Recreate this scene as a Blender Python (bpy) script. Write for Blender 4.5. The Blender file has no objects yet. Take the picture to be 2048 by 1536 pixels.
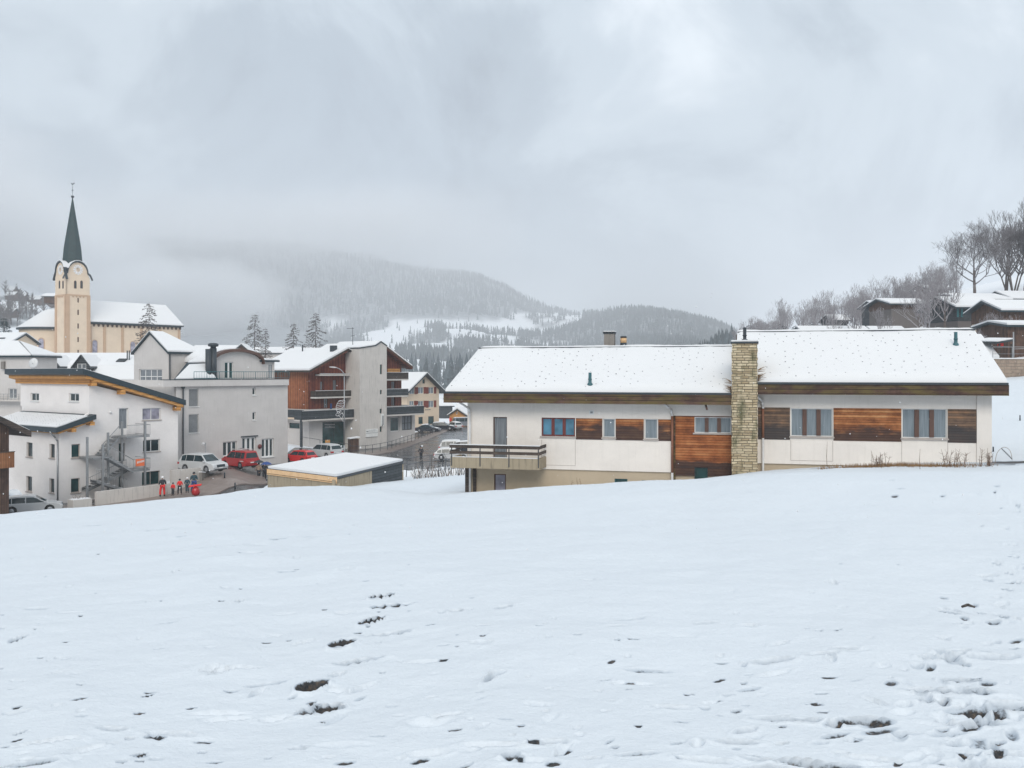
import bpy, bmesh, math, random
import numpy as np
from mathutils import Vector, Matrix, noise as mnoise
random.seed(7)
R = math.radians
sc = bpy.context.scene
COL = sc.collection

# ---------------------------------------------------------------- camera, sky, sun, exposure
F, HX, HY = 1850.0, 1024.0, 745.0          # focal length and eye level, in pixels of the 2048 px photograph
cam = bpy.data.objects.new('camera', bpy.data.cameras.new('camera'))
COL.objects.link(cam); sc.camera = cam
cam.location = (0, 0, 0); cam.rotation_euler = (R(90), 0, 0)
cam.data.sensor_fit = 'HORIZONTAL'; cam.data.sensor_width = 36.0
cam.data.lens = 36.0 * F / 2048.0
cam.data.shift_y = (HY - 768.0) / 2048.0
cam.data.clip_start = 0.1; cam.data.clip_end = 20000

SUN_EL, SUN_AZ = 34.0, 182.0               # azimuth clockwise from +Y
sun = bpy.data.objects.new('sun', bpy.data.lights.new('sun', 'SUN'))
COL.objects.link(sun)
sun.data.energy = 1.15; sun.data.angle = R(28); sun.data.color = (1.0, 0.93, 0.83)
sd = Vector((math.sin(R(SUN_AZ)) * math.cos(R(SUN_EL)), math.cos(R(SUN_AZ)) * math.cos(R(SUN_EL)), math.sin(R(SUN_EL))))
sun.rotation_euler = (-sd).to_track_quat('-Z', 'Y').to_euler()
sc.view_settings.view_transform = 'Standard'; sc.view_settings.look = 'None'
sc.view_settings.gamma = 1; sc.view_settings.exposure = 0.31
sc.cycles.volume_bounces = 2; sc.cycles.max_bounces = 6; sc.cycles.diffuse_bounces = 3
sc.cycles.glossy_bounces = 2; sc.cycles.transmission_bounces = 2; sc.cycles.transparent_max_bounces = 6
sc.cycles.use_denoising = True
sc.cycles.caustics_reflective = False; sc.cycles.caustics_refractive = False

class NT:
    def __init__(s, nt): s.nt = nt
    def n(s, t, inp=None, **kw):
        o = s.nt.nodes.new(t)
        for k, v in kw.items(): setattr(o, k, v)
        for k, v in (inp or {}).items():
            i = o.inputs[k]
            if hasattr(v, 'is_output') or isinstance(v, bpy.types.NodeSocket): s.nt.links.new(v, i)
            else: i.default_value = v
        return o
    def l(s, a, b): s.nt.links.new(a, b)
    def mix(s, fac, a, b, blend='MIX'):
        m = s.n('ShaderNodeMix', data_type='RGBA', blend_type=blend)
        for i, v in ((0, fac), (6, a), (7, b)):
            if isinstance(v, bpy.types.NodeSocket): s.l(v, m.inputs[i])
            elif i == 0: m.inputs[0].default_value = v
            else: m.inputs[i].default_value = (*v, 1) if len(v) == 3 else v
        return m.outputs[2]
    def math(s, op, a, b=0.0, c=0.0, clamp=False):
        m = s.n('ShaderNodeMath', operation=op, use_clamp=clamp)
        for i, v in ((0, a), (1, b), (2, c)):
            if isinstance(v, bpy.types.NodeSocket): s.l(v, m.inputs[i])
            else: m.inputs[i].default_value = v
        return m.outputs[0]
    def ramp(s, fac, stops, interp='LINEAR'):
        r = s.n('ShaderNodeValToRGB'); r.color_ramp.interpolation = interp
        e = r.color_ramp.elements
        while len(e) < len(stops): e.new(0.5)
        for k, (p, c) in enumerate(stops):
            e[k].position = p; e[k].color = (*c, 1) if hasattr(c, '__len__') else (c, c, c, 1)
        s.l(fac, r.inputs[0]); return r.outputs[0]
    def noise(s, vec, scale, detail=4, rough=.5, dist=0.0):
        o = s.n('ShaderNodeTexNoise', {'Scale': scale, 'Detail': detail, 'Roughness': rough, 'Distortion': dist})
        if vec is not None: s.l(vec, o.inputs['Vector'])
        return o.outputs[0]
    def mapping(s, vec, scale=(1, 1, 1), loc=(0, 0, 0), rot=(0, 0, 0)):
        o = s.n('ShaderNodeMapping', {'Scale': scale, 'Location': loc, 'Rotation': rot}); s.l(vec, o.inputs[0]); return o.outputs[0]

# world: sky texture seen through a broken overcast whose brightness follows the direction only
w = bpy.data.worlds.new('World'); sc.world = w; w.use_nodes = True
w.node_tree.nodes.clear(); t = NT(w.node_tree)
sky = t.n('ShaderNodeTexSky', sky_type='NISHITA', sun_disc=False, sun_elevation=R(SUN_EL), sun_rotation=R(SUN_AZ), altitude=1000)
gen = t.n('ShaderNodeTexCoord').outputs['Generated']
sep = t.n('ShaderNodeSeparateXYZ'); t.l(gen, sep.inputs[0])
v1 = t.mapping(gen, (1.0, 1.0, 1.25), (8.4, 6.2, 1.7))
n1 = t.noise(v1, 3.3, 7, .58, .5)
n2 = t.noise(t.mapping(gen, (1, 1, 1.5), (7, 2, 1)), 1.5, 4, .5, .2)
nn = t.math('ADD', t.math('MULTIPLY', n1, .62), t.math('MULTIPLY', n2, .38))
# the cloud deck is thicker towards the valley on the left and low down
nn = t.math('ADD', nn, t.math('MULTIPLY_ADD', sep.outputs[2], .45, -.075)); nn = t.math('ADD', nn, t.math('MULTIPLY', sep.outputs[0], .09))
cl = t.ramp(nn, [(.36, (2.4, 2.85, 3.4)), (.46, (3.6, 4.25, 4.9)), (.54, (5.2, 5.95, 6.6)), (.66, (8.3, 8.9, 9.4))], 'EASE')
# far layer of low grey cloud near the skyline
low = t.math('MULTIPLY_ADD', sep.outputs[2], -5.0, 1.0, True)
cl2 = t.mix(t.math('MULTIPLY', low, .45), cl, (4.4, 5.0, 5.65))
thin = t.math('MULTIPLY_ADD', t.noise(v1, 1.3, 3), .5, -.18, True)
colr = t.mix(thin, cl2, sky.outputs[0])
bg = t.n('ShaderNodeBackground', {'Strength': 0.1}); t.l(colr, bg.inputs[0])
o = t.n('ShaderNodeOutputWorld'); t.l(bg.outputs[0], o.inputs[0])

# ---------------------------------------------------------------- materials
MATS = {}
def new_mat(name):
    m = bpy.data.materials.new(name); m.use_nodes = True
    m.node_tree.nodes.clear(); t = NT(m.node_tree)
    b = t.n('ShaderNodeBsdfPrincipled'); o = t.n('ShaderNodeOutputMaterial'); t.l(b.outputs[0], o.inputs[0])
    MATS[name] = m
    return m, t, b
def put(t, b, key, v):
    if isinstance(v, bpy.types.NodeSocket): t.l(v, b.inputs[key])
    else: b.inputs[key].default_value = (*v, 1) if hasattr(v, '__len__') and len(v) == 3 else v
def bump(t, b, h, strength, dist=.02):
    o = t.n('ShaderNodeBump', {'Strength': strength, 'Distance': dist, 'Height': h}); t.l(o.outputs[0], b.inputs['Normal'])
def simple(name, col, rough=.6, metal=0.0, var=.12, scale=3.0, spec=.5, bmp=.15, bscale=30, coord='Object', coat=0.0):
    m, t, b = new_mat(name)
    tc = t.n('ShaderNodeTexCoord').outputs[coord]
    n = t.noise(tc, scale, 5, .6)
    c0 = tuple(c * (1 - var) for c in col); c1 = tuple(min(.95, c * (1 + var)) for c in col)
    put(t, b, 'Base Color', t.ramp(n, [(.3, c0), (.7, c1)]))
    b.inputs['Roughness'].default_value = rough; b.inputs['Metallic'].default_value = metal
    b.inputs['Specular IOR Level'].default_value = spec
    if coat: b.inputs['Coat Weight'].default_value = coat; b.inputs['Coat Roughness'].default_value = .08
    if bmp: bump(t, b, t.noise(tc, bscale, 4, .6), bmp, .01)
    return m
def plaster(name, col, stain=(.35, .31, .26), amount=.35, low=None):
    m, t, b = new_mat(name)
    uv = t.n('ShaderNodeTexCoord').outputs['UV']
    big = t.noise(t.mapping(uv, (.35, .5, 1)), 1.2, 5, .6)
    streak = t.noise(t.mapping(uv, (3.0, .22, 1)), 2.0, 5, .65)
    mid = t.noise(uv, 5.0, 5, .6)
    c = t.mix(t.ramp(big, [(.35, 0.0), (.75, 1.0)]), col, tuple(x * .88 for x in col))
    c = t.mix(t.math('MULTIPLY', t.ramp(streak, [(.52, 0.0), (.8, 1.0)]), amount), c, stain)
    c = t.mix(t.math('MULTIPLY', t.ramp(mid, [(.4, 0.0), (.7, 1.0)]), .10), c, tuple(x * .7 for x in col))
    if low is not None:                    # damp and dirt splashed up the foot of the wall (object z = 0 is the ground)
        z = t.n('ShaderNodeSeparateXYZ'); t.l(t.n('ShaderNodeTexCoord').outputs['Object'], z.inputs[0])
        f = t.math('MULTIPLY_ADD', z.outputs[2], -1.0 / low, 1.0, True)
        f = t.math('MULTIPLY', f, t.math('MULTIPLY_ADD', t.noise(uv, 2.5, 5, .7), 2.2, -.5, True))
        c = t.mix(t.math('MULTIPLY', f, .65), c, stain)
    put(t, b, 'Base Color', c); b.inputs['Roughness'].default_value = .92
    b.inputs['Specular IOR Level'].default_value = .25
    bump(t, b, t.noise(uv, 40, 4, .6), .12, .01)
    return m
def wood(name, cols, board=.16, vertical=False, dark=None, darkz=None, rough=.75, fresh=.0):
    """boards with seams; dark = colour of weathering that gathers low on the boards, by the patchy noise of darkz"""
    m, t, b = new_mat(name)
    uv = t.n('ShaderNodeTexCoord').outputs['UV']
    s = t.n('ShaderNodeSeparateXYZ'); t.l(uv, s.inputs[0])
    a, l = (s.outputs[0], s.outputs[1]) if vertical else (s.outputs[1], s.outputs[0])
    k = t.math('DIVIDE', a, board); fl = t.math('FLOOR', k); fr = t.math('SUBTRACT', k, fl)
    seam = t.math('LESS_THAN', t.math('ABSOLUTE', t.math('SUBTRACT', fr, .5)), .44)
    wn = t.n('ShaderNodeTexWhiteNoise', noise_dimensions='1D'); t.l(fl, wn.inputs['W'])
    grain = t.noise(t.mapping(uv, (30, 1.2, 1) if vertical else (1.2, 30, 1)), 1.0, 6, .65)
    patch = t.noise(t.mapping(uv, (1.1, 1.1, 1)), 1.6, 5, .65)
    mixv = t.math('ADD', t.math('ADD', t.math('MULTIPLY', grain, .55), t.math('MULTIPLY', wn.outputs[0], .30)), t.math('MULTIPLY_ADD', patch, .9, -.38))
    c = t.ramp(mixv, [(.25, cols[0]), (.5, cols[1]), (.8, cols[2])])
    if dark is not None:
        f = t.noise(t.mapping(uv, (.8, 2.2, 1)), 1.1, 5, .6)
        if darkz is not None:              # (low, high) heights in uv metres between which the weathering ends
            g = t.math('DIVIDE', t.math('SUBTRACT', darkz[1], s.outputs[1]), darkz[1] - darkz[0], clamp=True)
            f = t.math('ADD', g, t.math('MULTIPLY_ADD', f, .9, -.5))
        f = t.ramp(f, [(.42, 0.0), (.62, 1.0)])
        c = t.mix(t.math('MULTIPLY', f, .85), c, dark)
    c = t.mix(seam, tuple(x * .25 for x in cols[0]), c)
    put(t, b, 'Base Color', c); b.inputs['Roughness'].default_value = rough
    b.inputs['Specular IOR Level'].default_value = .3
    bump(t, b, t.math('ADD', t.math('MULTIPLY', seam, 1.0), t.math('MULTIPLY', grain, .3)), .5, .015)
    return m
def snow_mat(name, col=(.80, .81, .83), soil=False, bscale=6.0, bst=.35, speck=0.0):
    m, t, b = new_mat(name)
    tc = t.n('ShaderNodeTexCoord').outputs['Object']
    n = t.noise(tc, .35, 5, .6)
    c = t.mix(n, col, tuple(x * .955 for x in col))
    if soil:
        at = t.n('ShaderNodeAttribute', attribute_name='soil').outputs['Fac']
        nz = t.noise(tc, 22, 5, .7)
        c = t.mix(t.ramp(t.math('ADD', at, t.math('MULTIPLY_ADD', nz, .3, -.15)), [(.08, 0.0), (.5, .8)]), c, (.30, .36, .43))  # wet slush tint in the dents, also standing in for their shade
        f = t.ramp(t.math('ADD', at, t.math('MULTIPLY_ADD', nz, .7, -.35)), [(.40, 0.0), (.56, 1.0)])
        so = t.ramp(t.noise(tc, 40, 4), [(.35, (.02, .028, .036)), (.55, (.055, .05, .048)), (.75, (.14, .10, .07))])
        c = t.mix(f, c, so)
    if name == 'snow_far':                  # woodland floor under the far forests
        at = t.n('ShaderNodeAttribute', attribute_name='soil').outputs['Fac']
        c = t.mix(t.math('MULTIPLY', at, t.math('MULTIPLY_ADD', t.noise(tc, .06, 4), .5, .6, True)), c, (.045, .06, .07))
    if speck:                               # grass tips and grit poking through
        f = t.ramp(t.noise(tc, 9, 3, .8), [(.74, 0.0), (.80, 1.0)])
        f = t.math('MULTIPLY', f, t.ramp(t.noise(tc, .25, 3), [(.5, 0.0), (.62, speck)]))
        c = t.mix(f, c, (.16, .13, .10))
    put(t, b, 'Base Color', c); b.inputs['Roughness'].default_value = .65
    b.inputs['Specular IOR Level'].default_value = .3
    h = t.math('ADD', t.math('MULTIPLY', t.noise(tc, bscale, 6, .6), 1.0), t.math('MULTIPLY', t.noise(tc, bscale * 7, 3, .6), .25))
    bump(t, b, h, bst, .06)
    return m
def brick_mat(name, c1, c2, mortar, bw=.36, bh=.125, moss=(.10, .11, .04), amount=.6):
    m, t, b = new_mat(name)
    uv = t.n('ShaderNodeTexCoord').outputs['UV']
    d = t.n('ShaderNodeVectorMath', operation='ADD')
    nz = t.n('ShaderNodeTexNoise', {'Scale': 2.2, 'Detail': 3}); t.l(uv, nz.inputs['Vector'])
    sc_ = t.n('ShaderNodeVectorMath', operation='SCALE', inputs=None) if False else t.n('ShaderNodeVectorMath', operation='SCALE')
    t.l(nz.outputs[1], sc_.inputs[0]); sc_.inputs['Scale'].default_value = .11
    t.l(uv, d.inputs[0]); t.l(sc_.outputs[0], d.inputs[1])
    br = t.n('ShaderNodeTexBrick', {'Color1': (*c1, 1), 'Color2': (*c2, 1), 'Mortar': (*mortar, 1), 'Scale': 1.0,
                                    'Mortar Size': .016, 'Mortar Smooth': .3, 'Brick Width': bw, 'Row Height': bh})
    br.offset = .45; br.squash = 1.3; br.squash_frequency = 3
    t.l(d.outputs[0], br.inputs['Vector'])
    c = br.outputs[0]
    n = t.noise(uv, 3.5, 5, .7)
    c = t.mix(t.ramp(n, [(.35, 0.0), (.7, .35)]), c, (.50, .44, .33))
    f = t.math('MULTIPLY', t.ramp(t.noise(t.mapping(uv, (.9, .35, 1), (3, 1, 0)), 1.7, 6, .65), [(.50, 0.0), (.66, 1.0)]), amount)
    c = t.mix(f, c, moss)
    put(t, b, 'Base Color', c); b.inputs['Roughness'].default_value = .9
    bump(t, b, t.math('MULTIPLY_ADD', t.noise(uv, 14, 4), .5, t.math('MULTIPLY', br.outputs[1], -1.0)), .8, .03)
    return m
def glass(name, col=(.03, .045, .055), rough=.06, curtain=None):
    m, t, b = new_mat(name)
    tc = t.n('ShaderNodeTexCoord').outputs['UV']
    if curtain:
        n = t.noise(t.mapping(tc, (9, .5, 1)), 1.6, 3)
        put(t, b, 'Base Color', t.ramp(n, [(.35, col), (.65, curtain)]))
    else:
        put(t, b, 'Base Color', t.ramp(t.noise(tc, 1.3, 2), [(.3, tuple(x * .6 for x in col)), (.7, tuple(x * 1.4 for x in col))]))
    b.inputs['Roughness'].default_value = rough; b.inputs['Specular IOR Level'].default_value = .38
    bump(t, b, t.noise(tc, .9, 1), .05, .02)
    return m

snow_mat('snow_ground', (.665, .71, .755), soil=True, bscale=5, bst=.45)
snow_mat('snow_far', (.78, .80, .83), bscale=1.5, bst=.3, speck=.5)
snow_mat('snow_roof', (.74, .745, .755), bscale=3, bst=.25)
plaster('plaster_white', (.83, .775, .72), amount=.16, low=1.6)
plaster('plaster_beige', (.50, .41, .30), amount=.30)
plaster('plaster_house', (.86, .82, .80), (.4, .33, .28), amount=.08)
plaster('plaster_grey', (.60, .57, .55), (.32, .29, .27), amount=.28)
plaster('plaster_cream', (.74, .60, .46), (.4, .3, .2), amount=.16)
plaster('plaster_pier', (.55, .38, .26), (.3, .2, .13), amount=.2)
plaster('concrete', (.60, .565, .53), (.2, .19, .18), amount=.6)
plaster('concrete_beige', (.36, .30, .215), (.05, .048, .04), amount=1.0)
plaster('chalet_base', (.15, .135, .13), (.1, .08, .07), amount=.6)
plaster('concrete_dark', (.24, .22, .20), (.08, .08, .07), amount=.8)
wood('wood_fascia', ((.03, .018, .014), (.07, .037, .026), (.14, .08, .06)), board=.2, dark=(.12, .09, .03))
wood('wood_orange', ((.17, .058, .022), (.39, .145, .05), (.62, .32, .14)), board=.12, dark=(.025, .024, .028), darkz=(-3.5, -1.75))
wood('wood_weathered', ((.09, .06, .045), (.19, .12, .08), (.34, .18, .09)), board=.12, dark=(.04, .04, .045), darkz=(-3.3, -1.5))
wood('wood_orange_lower', ((.15, .045, .015), (.34, .11, .035), (.50, .21, .08)), board=.13, dark=(.02, .022, .025), darkz=(-4.7, -4.1))
wood('wood_chalet', ((.20, .06, .022), (.30, .10, .04), (.38, .145, .06)), board=.5, vertical=True)
wood('wood_chalet_shaded', ((.09, .018, .012), (.15, .034, .018), (.21, .055, .027)), board=.55, vertical=True)  # redder gable boards, colour lowered to carry the shade under the balconies
wood('wood_new', ((.50, .23, .06), (.60, .29, .08), (.72, .38, .13)), board=.3, rough=.6)
wood('wood_pale', ((.60, .38, .2), (.72, .47, .26), (.8, .55, .33)), board=.4, rough=.6)
wood('wood_dark', ((.03, .025, .022), (.06, .045, .038), (.10, .075, .06)), board=.15)
wood('wood_brown', ((.05, .028, .02), (.09, .05, .035), (.14, .08, .055)), board=.18, vertical=True)
wood('wood_balcony', ((.16, .06, .025), (.24, .10, .04), (.32, .14, .06)), board=.12, vertical=True)
wood('wood_shutter', ((.15, .03, .022), (.22, .045, .03), (.28, .07, .045)), board=.06)
wood('siding_dark', ((.028, .036, .042), (.05, .06, .068), (.08, .09, .098)), board=.25)
brick_mat('stone', (.66, .55, .37), (.36, .27, .155), (.10, .08, .05), moss=(.09, .095, .045), amount=.85)
brick_mat('block_wall', (.30, .22, .17), (.26, .19, .15), (.12, .1, .09), .6, .3, (.12, .09, .07), .4)
glass('glass_dark', (.010, .026, .032)); glass('glass_blue', (.07, .19, .28), .12)
glass('glass_curtain', (.16, .20, .23), .25, (.24, .28, .31)); glass('glass_lilac', (.30, .29, .36), .2)
glass('glass_door', (.13, .15, .17), .2, (.24, .26, .28)); glass('glass_green', (.012, .048, .05))
simple('metal_dark', (.025, .035, .045), .5, 0, bmp=.05); simple('metal_roof_edge', (.012, .028, .038), .5, bmp=.05)
simple('metal_teal', (.02, .13, .15), .45); simple('metal_copper', (.03, .11, .13), .5, var=.3)
simple('spire_green', (.007, .032, .036), .6, var=.3, scale=1.5, bscale=8, bmp=.4)
simple('metal_zinc', (.32, .33, .34), .45, .6); simple('metal_white', (.62, .62, .62), .4); simple('metal_pipe_brown', (.22, .09, .05), .5)
simple('frame_white', (.72, .72, .71), .45, var=.04); simple('frame_red', (.14, .022, .018), .5); simple('frame_wood', (.10, .05, .036), .6)
simple('sill_grey', (.42, .37, .34), .8); simple('blind_grey', (.25, .26, .27), .6, var=.08)
simple('rubber', (.018, .018, .02), .8); simple('rim', (.35, .36, .38), .35, .7); simple('soil', (.06, .048, .035), .95, var=.5, bscale=12, bmp=.6)
simple('roof_dark', (.03, .035, .04), .7); simple('bark', (.075, .065, .06), .9, var=.3, scale=6)
simple('red_cloth', (.72, .02, .018), .7); simple('dark_cloth', (.025, .028, .035), .8); simple('blue_cloth', (.02, .06, .22), .75)
simple('teal_cloth', (.02, .06, .08), .75); simple('beige_cloth', (.36, .25, .19), .8); simple('skin', (.52, .32, .24), .6, var=.05)
simple('helmet_white', (.75, .75, .76), .3); simple('orange_banner', (.75, .16, .05), .6); simple('sign_white', (.70, .70, .68), .5)
simple('paint_white', (.55, .56, .57), .3, var=.03, bmp=0, coat=.2); simple('paint_red', (.42, .012, .014), .3, var=.06, bmp=0, coat=.2)
simple('paint_dark', (.018, .024, .034), .3, var=.06, bmp=0, coat=.2); simple('paint_grey', (.20, .22, .25), .35, var=.06, bmp=0, coat=.2)
simple('paint_brightred', (.60, .012, .012), .3, var=.06, bmp=0, coat=.2)
simple('lamp_red', (.45, .01, .01), .3, bmp=0); simple('lamp_clear', (.55, .57, .6), .15, bmp=0); simple('ink', (.03, .04, .05), .6)
simple('dry_grass', (.22, .13, .06), .9, var=.4, scale=8); simple('twig', (.14, .075, .04), .9, var=.3)
HAZE = 0.00037
# ---------------------------------------------------------------- mesh helpers
def W(px, py, s):
    """world point of photo pixel (px, py) at a place where one metre measures s pixels"""
    return Vector(((px - HX) / s, F / s, (HY - py) / s))

class MB:
    """collects faces and links them as ONE mesh object"""
    def __init__(m): m.v = []; m.uv = []; m.f = []; m.mi = []; m.sm = []; m.mats = []
    def mat(m, name):
        if name not in m.mats: m.mats.append(name)
        return m.mats.index(name)
    def add(m, verts, faces, mat, local=None, smooth=False):
        b = len(m.v); m.v += [Vector(p) for p in verts]; m.uv += [Vector(p) for p in (local or verts)]
        k = m.mat(mat)
        for f in faces: m.f.append([b + i for i in f]); m.mi.append(k); m.sm.append(smooth)
    def build(m, name, parent=None, loc=None):
        """vertices are world coordinates; they are stored relative to the thing's own base"""
        me = bpy.data.meshes.new(name)
        if parent is not None:
            org = Vector(parent.get('_base', (0, 0, 0)))
        else: org = Vector(loc) if loc is not None else Vector((0, 0, 0))
        me.from_pydata([tuple(p - org) for p in m.v], [], m.f)
        for k in m.mats: me.materials.append(MATS[k])
        me.polygons.foreach_set('material_index', m.mi)
        me.polygons.foreach_set('use_smooth', m.sm)
        uvl = me.uv_layers.new(name='UVMap'); data = np.empty((len(me.loops), 2)); i = 0
        for f in m.f:
            p = [m.uv[k] for k in f]
            n = (p[1] - p[0]).cross(p[2] - p[0])
            if len(p) > 3: n = n + (p[2] - p[0]).cross(p[3] - p[0])
            a, b, c = abs(n.x), abs(n.y), abs(n.z)
            for q in p:
                data[i] = (q.x, q.y) if c >= a * .95 and c >= b * .95 else ((q.x, q.z) if b >= a else (q.y, q.z)); i += 1
        uvl.data.foreach_set('uv', data.ravel())
        ob = bpy.data.objects.new(name, me); COL.objects.link(ob)
        if parent is not None: ob.parent = parent; ob['_base'] = tuple(org)
        else: ob.location = org; ob['_base'] = tuple(org)
        return ob

def thing(name, label, cat, loc, group=None):
    o = bpy.data.objects.new(name, None); COL.objects.link(o); o.empty_display_size = .3
    o.location = loc; o['_base'] = tuple(loc); o['label'] = label; o['category'] = cat
    if group: o['group'] = group
    return o
def tag(o, label, cat, group=None, kind=None):
    if label: o['label'] = label
    if cat: o['category'] = cat
    if group: o['group'] = group
    if kind: o['kind'] = kind
    return o
def structure(o): o['kind'] = 'structure'; return o
def kids(o): return [c for c in bpy.data.objects if c.parent == o]
def dup(root, loc, rotz=0.0, scale=None, label=None):
    r = root.copy(); COL.objects.link(r); r.location = loc; r.rotation_euler = (0, 0, rotz)
    if scale is not None: r.scale = (scale,) * 3 if not hasattr(scale, '__len__') else scale
    if label: r['label'] = label
    for c in CHILD.get(root.name, []):
        d = c.copy(); COL.objects.link(d); d.parent = r
        for g in CHILD.get(c.name, []):
            e = g.copy(); COL.objects.link(e); e.parent = d
    return r
CHILD = {}
def register(root):
    for o in [root] + kids(root): CHILD[o.name] = kids(o)

BOXF = [(0, 3, 2, 1), (4, 5, 6, 7), (0, 1, 5, 4), (1, 2, 6, 5), (2, 3, 7, 6), (3, 0, 4, 7)]
class Frame:
    """a vertical wall plane: u runs along it, v goes away from the viewer, z is the world height"""
    def __init__(s, o, ang):
        s.o = Vector((o[0], o[1], 0)); a = R(ang)
        s.ex = Vector((math.cos(a), math.sin(a), 0)); s.ey = Vector((-math.sin(a), math.cos(a), 0)); s.ang = ang
    def w(s, u, v, z): p = s.o + s.ex * u + s.ey * v; return Vector((p.x, p.y, z))
    def u(s, px, v=0.0):
        k = (px - HX) / F; A = s.o + s.ey * v
        return (k * A.y - A.x) / (s.ex.x - k * s.ex.y)
    def z(s, py, u, v=0.0): return (HY - py) / F * (s.o + s.ex * u + s.ey * v).y
    def px(s, u, v, z): p = s.w(u, v, z); return HX + F * p.x / p.y, HY - F * p.z / p.y
    def R(s, x0, y0, x1, y1, v=0.0):
        u0, u1 = s.u(x0, v), s.u(x1, v); um = (u0 + u1) / 2
        za, zb = s.z(y0, um, v), s.z(y1, um, v)
        return (min(u0, u1), min(za, zb), max(u0, u1), max(za, zb))
    def v_at(s, u, px):
        """depth v at which the line u = const crosses picture column px"""
        k = (px - HX) / F; A = s.o + s.ex * u
        return (k * A.y - A.x) / (s.ey.x - k * s.ey.y)
    def box(s, mb, u0, u1, v0, v1, z0, z1, mat):
        L = [(u0, v0, z0), (u1, v0, z0), (u1, v1, z0), (u0, v1, z0), (u0, v0, z1), (u1, v0, z1), (u1, v1, z1), (u0, v1, z1)]
        mb.add([s.w(*p) for p in L], BOXF, mat, [Vector(p) for p in L])
    def rbox(s, mb, r, v0, v1, mat): s.box(mb, r[0], r[2], v0, v1, r[1], r[3], mat)
    def prism(s, mb, poly, v0, v1, mat):
        """poly of (u, z), extruded from v0 to v1"""
        n = len(poly); L = [(u, v0, z) for u, z in poly] + [(u, v1, z) for u, z in poly]
        fs = [tuple(range(n)), tuple(range(2 * n - 1, n - 1, -1))] + [(i, i + n, (i + 1) % n + n, (i + 1) % n) for i in range(n)]
        mb.add([s.w(*p) for p in L], fs, mat, [Vector(p) for p in L])
    def slab(s, mb, pts, th, mat, dz=0.0):
        """pts: (u, v, z) polygon in order, thickness th downwards"""
        n = len(pts); L = [(u, v, z + dz) for u, v, z in pts] + [(u, v, z + dz - th) for u, v, z in pts]
        fs = [tuple(range(n)), tuple(range(2 * n - 1, n - 1, -1))] + [(i, i + n, (i + 1) % n + n, (i + 1) % n) for i in range(n)]
        mb.add([s.w(*p) for p in L], fs, mat, [Vector(p) for p in L])
    def wall(s, mb, poly, holes, v0, v1, mat):
        bm = bmesh.new(); vs = [bm.verts.new((u, 0, z)) for u, z in poly]; bm.faces.new(vs)
        for h in holes:
            for co, no in (((h[0], 0, 0), (1, 0, 0)), ((h[2], 0, 0), (1, 0, 0)), ((0, 0, h[1]), (0, 0, 1)), ((0, 0, h[3]), (0, 0, 1))):
                bmesh.ops.bisect_plane(bm, geom=bm.verts[:] + bm.edges[:] + bm.faces[:], plane_co=co, plane_no=no, dist=1e-5)
        dead = []
        for f in bm.faces:
            c = f.calc_center_median()
            if any(h[0] < c.x < h[2] and h[1] < c.z < h[3] for h in holes): dead.append(f)
        bmesh.ops.delete(bm, geom=dead, context='FACES_ONLY')
        r = bmesh.ops.extrude_face_region(bm, geom=bm.faces[:])
        for e in r['geom']:
            if isinstance(e, bmesh.types.BMVert): e.co.y = v1 - v0
        bmesh.ops.recalc_face_normals(bm, faces=bm.faces[:])
        bm.verts.index_update()
        L = [(v.co.x, v.co.y + v0, v.co.z) for v in bm.verts]
        fs = [[v.index for v in f.verts] for f in bm.faces]
        mb.add([s.w(*p) for p in L], fs, mat, [Vector(p) for p in L]); bm.free()
    def window(s, parent, r, v=.12, frame='frame_white', pane='glass_dark', cols=2, rows=1, bar=.05, sill=None, name='window', shut=None, mull=None):
        """frame set into the wall opening; pane and sill are its own pieces"""
        u0, z0, u1, z1 = r; m = MB(); d = .05
        e = .003
        s.box(m, u0 + e, u0 + bar, v, v + d, z0 + e, z1 - e, frame); s.box(m, u1 - bar, u1 - e, v, v + d, z0 + e, z1 - e, frame)
        s.box(m, u0 + bar, u1 - bar, v, v + d, z0 + e, z0 + bar, frame); s.box(m, u0 + bar, u1 - bar, v, v + d, z1 - bar, z1 - e, frame)
        w_, h_ = (u1 - u0), (z1 - z0)
        for i in range(1, cols):
            c = u0 + w_ * i / cols; b = (mull or bar) * .5; s.box(m, c - b, c + b, v, v + d, z0 + bar, z1 - bar, frame)
        for i in range(1, rows):
            c = z0 + h_ * i / rows; s.box(m, u0 + bar, u1 - bar, v + .004, v + d - .004, c - bar * .45, c + bar * .45, frame)
        wo = m.build(name, parent)
        p = MB(); s.box(p, u0 + .01, u1 - .01, v + d - .012, v + d + .02, z0 + .01, z1 - .01, pane); p.build('pane', wo)
        if sill: q = MB(); s.box(q, u0 - .07, u1 + .07, -.09, v - .003, z0 - .07, z0 + .001, sill); q.build('sill', wo)
        return wo

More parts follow.
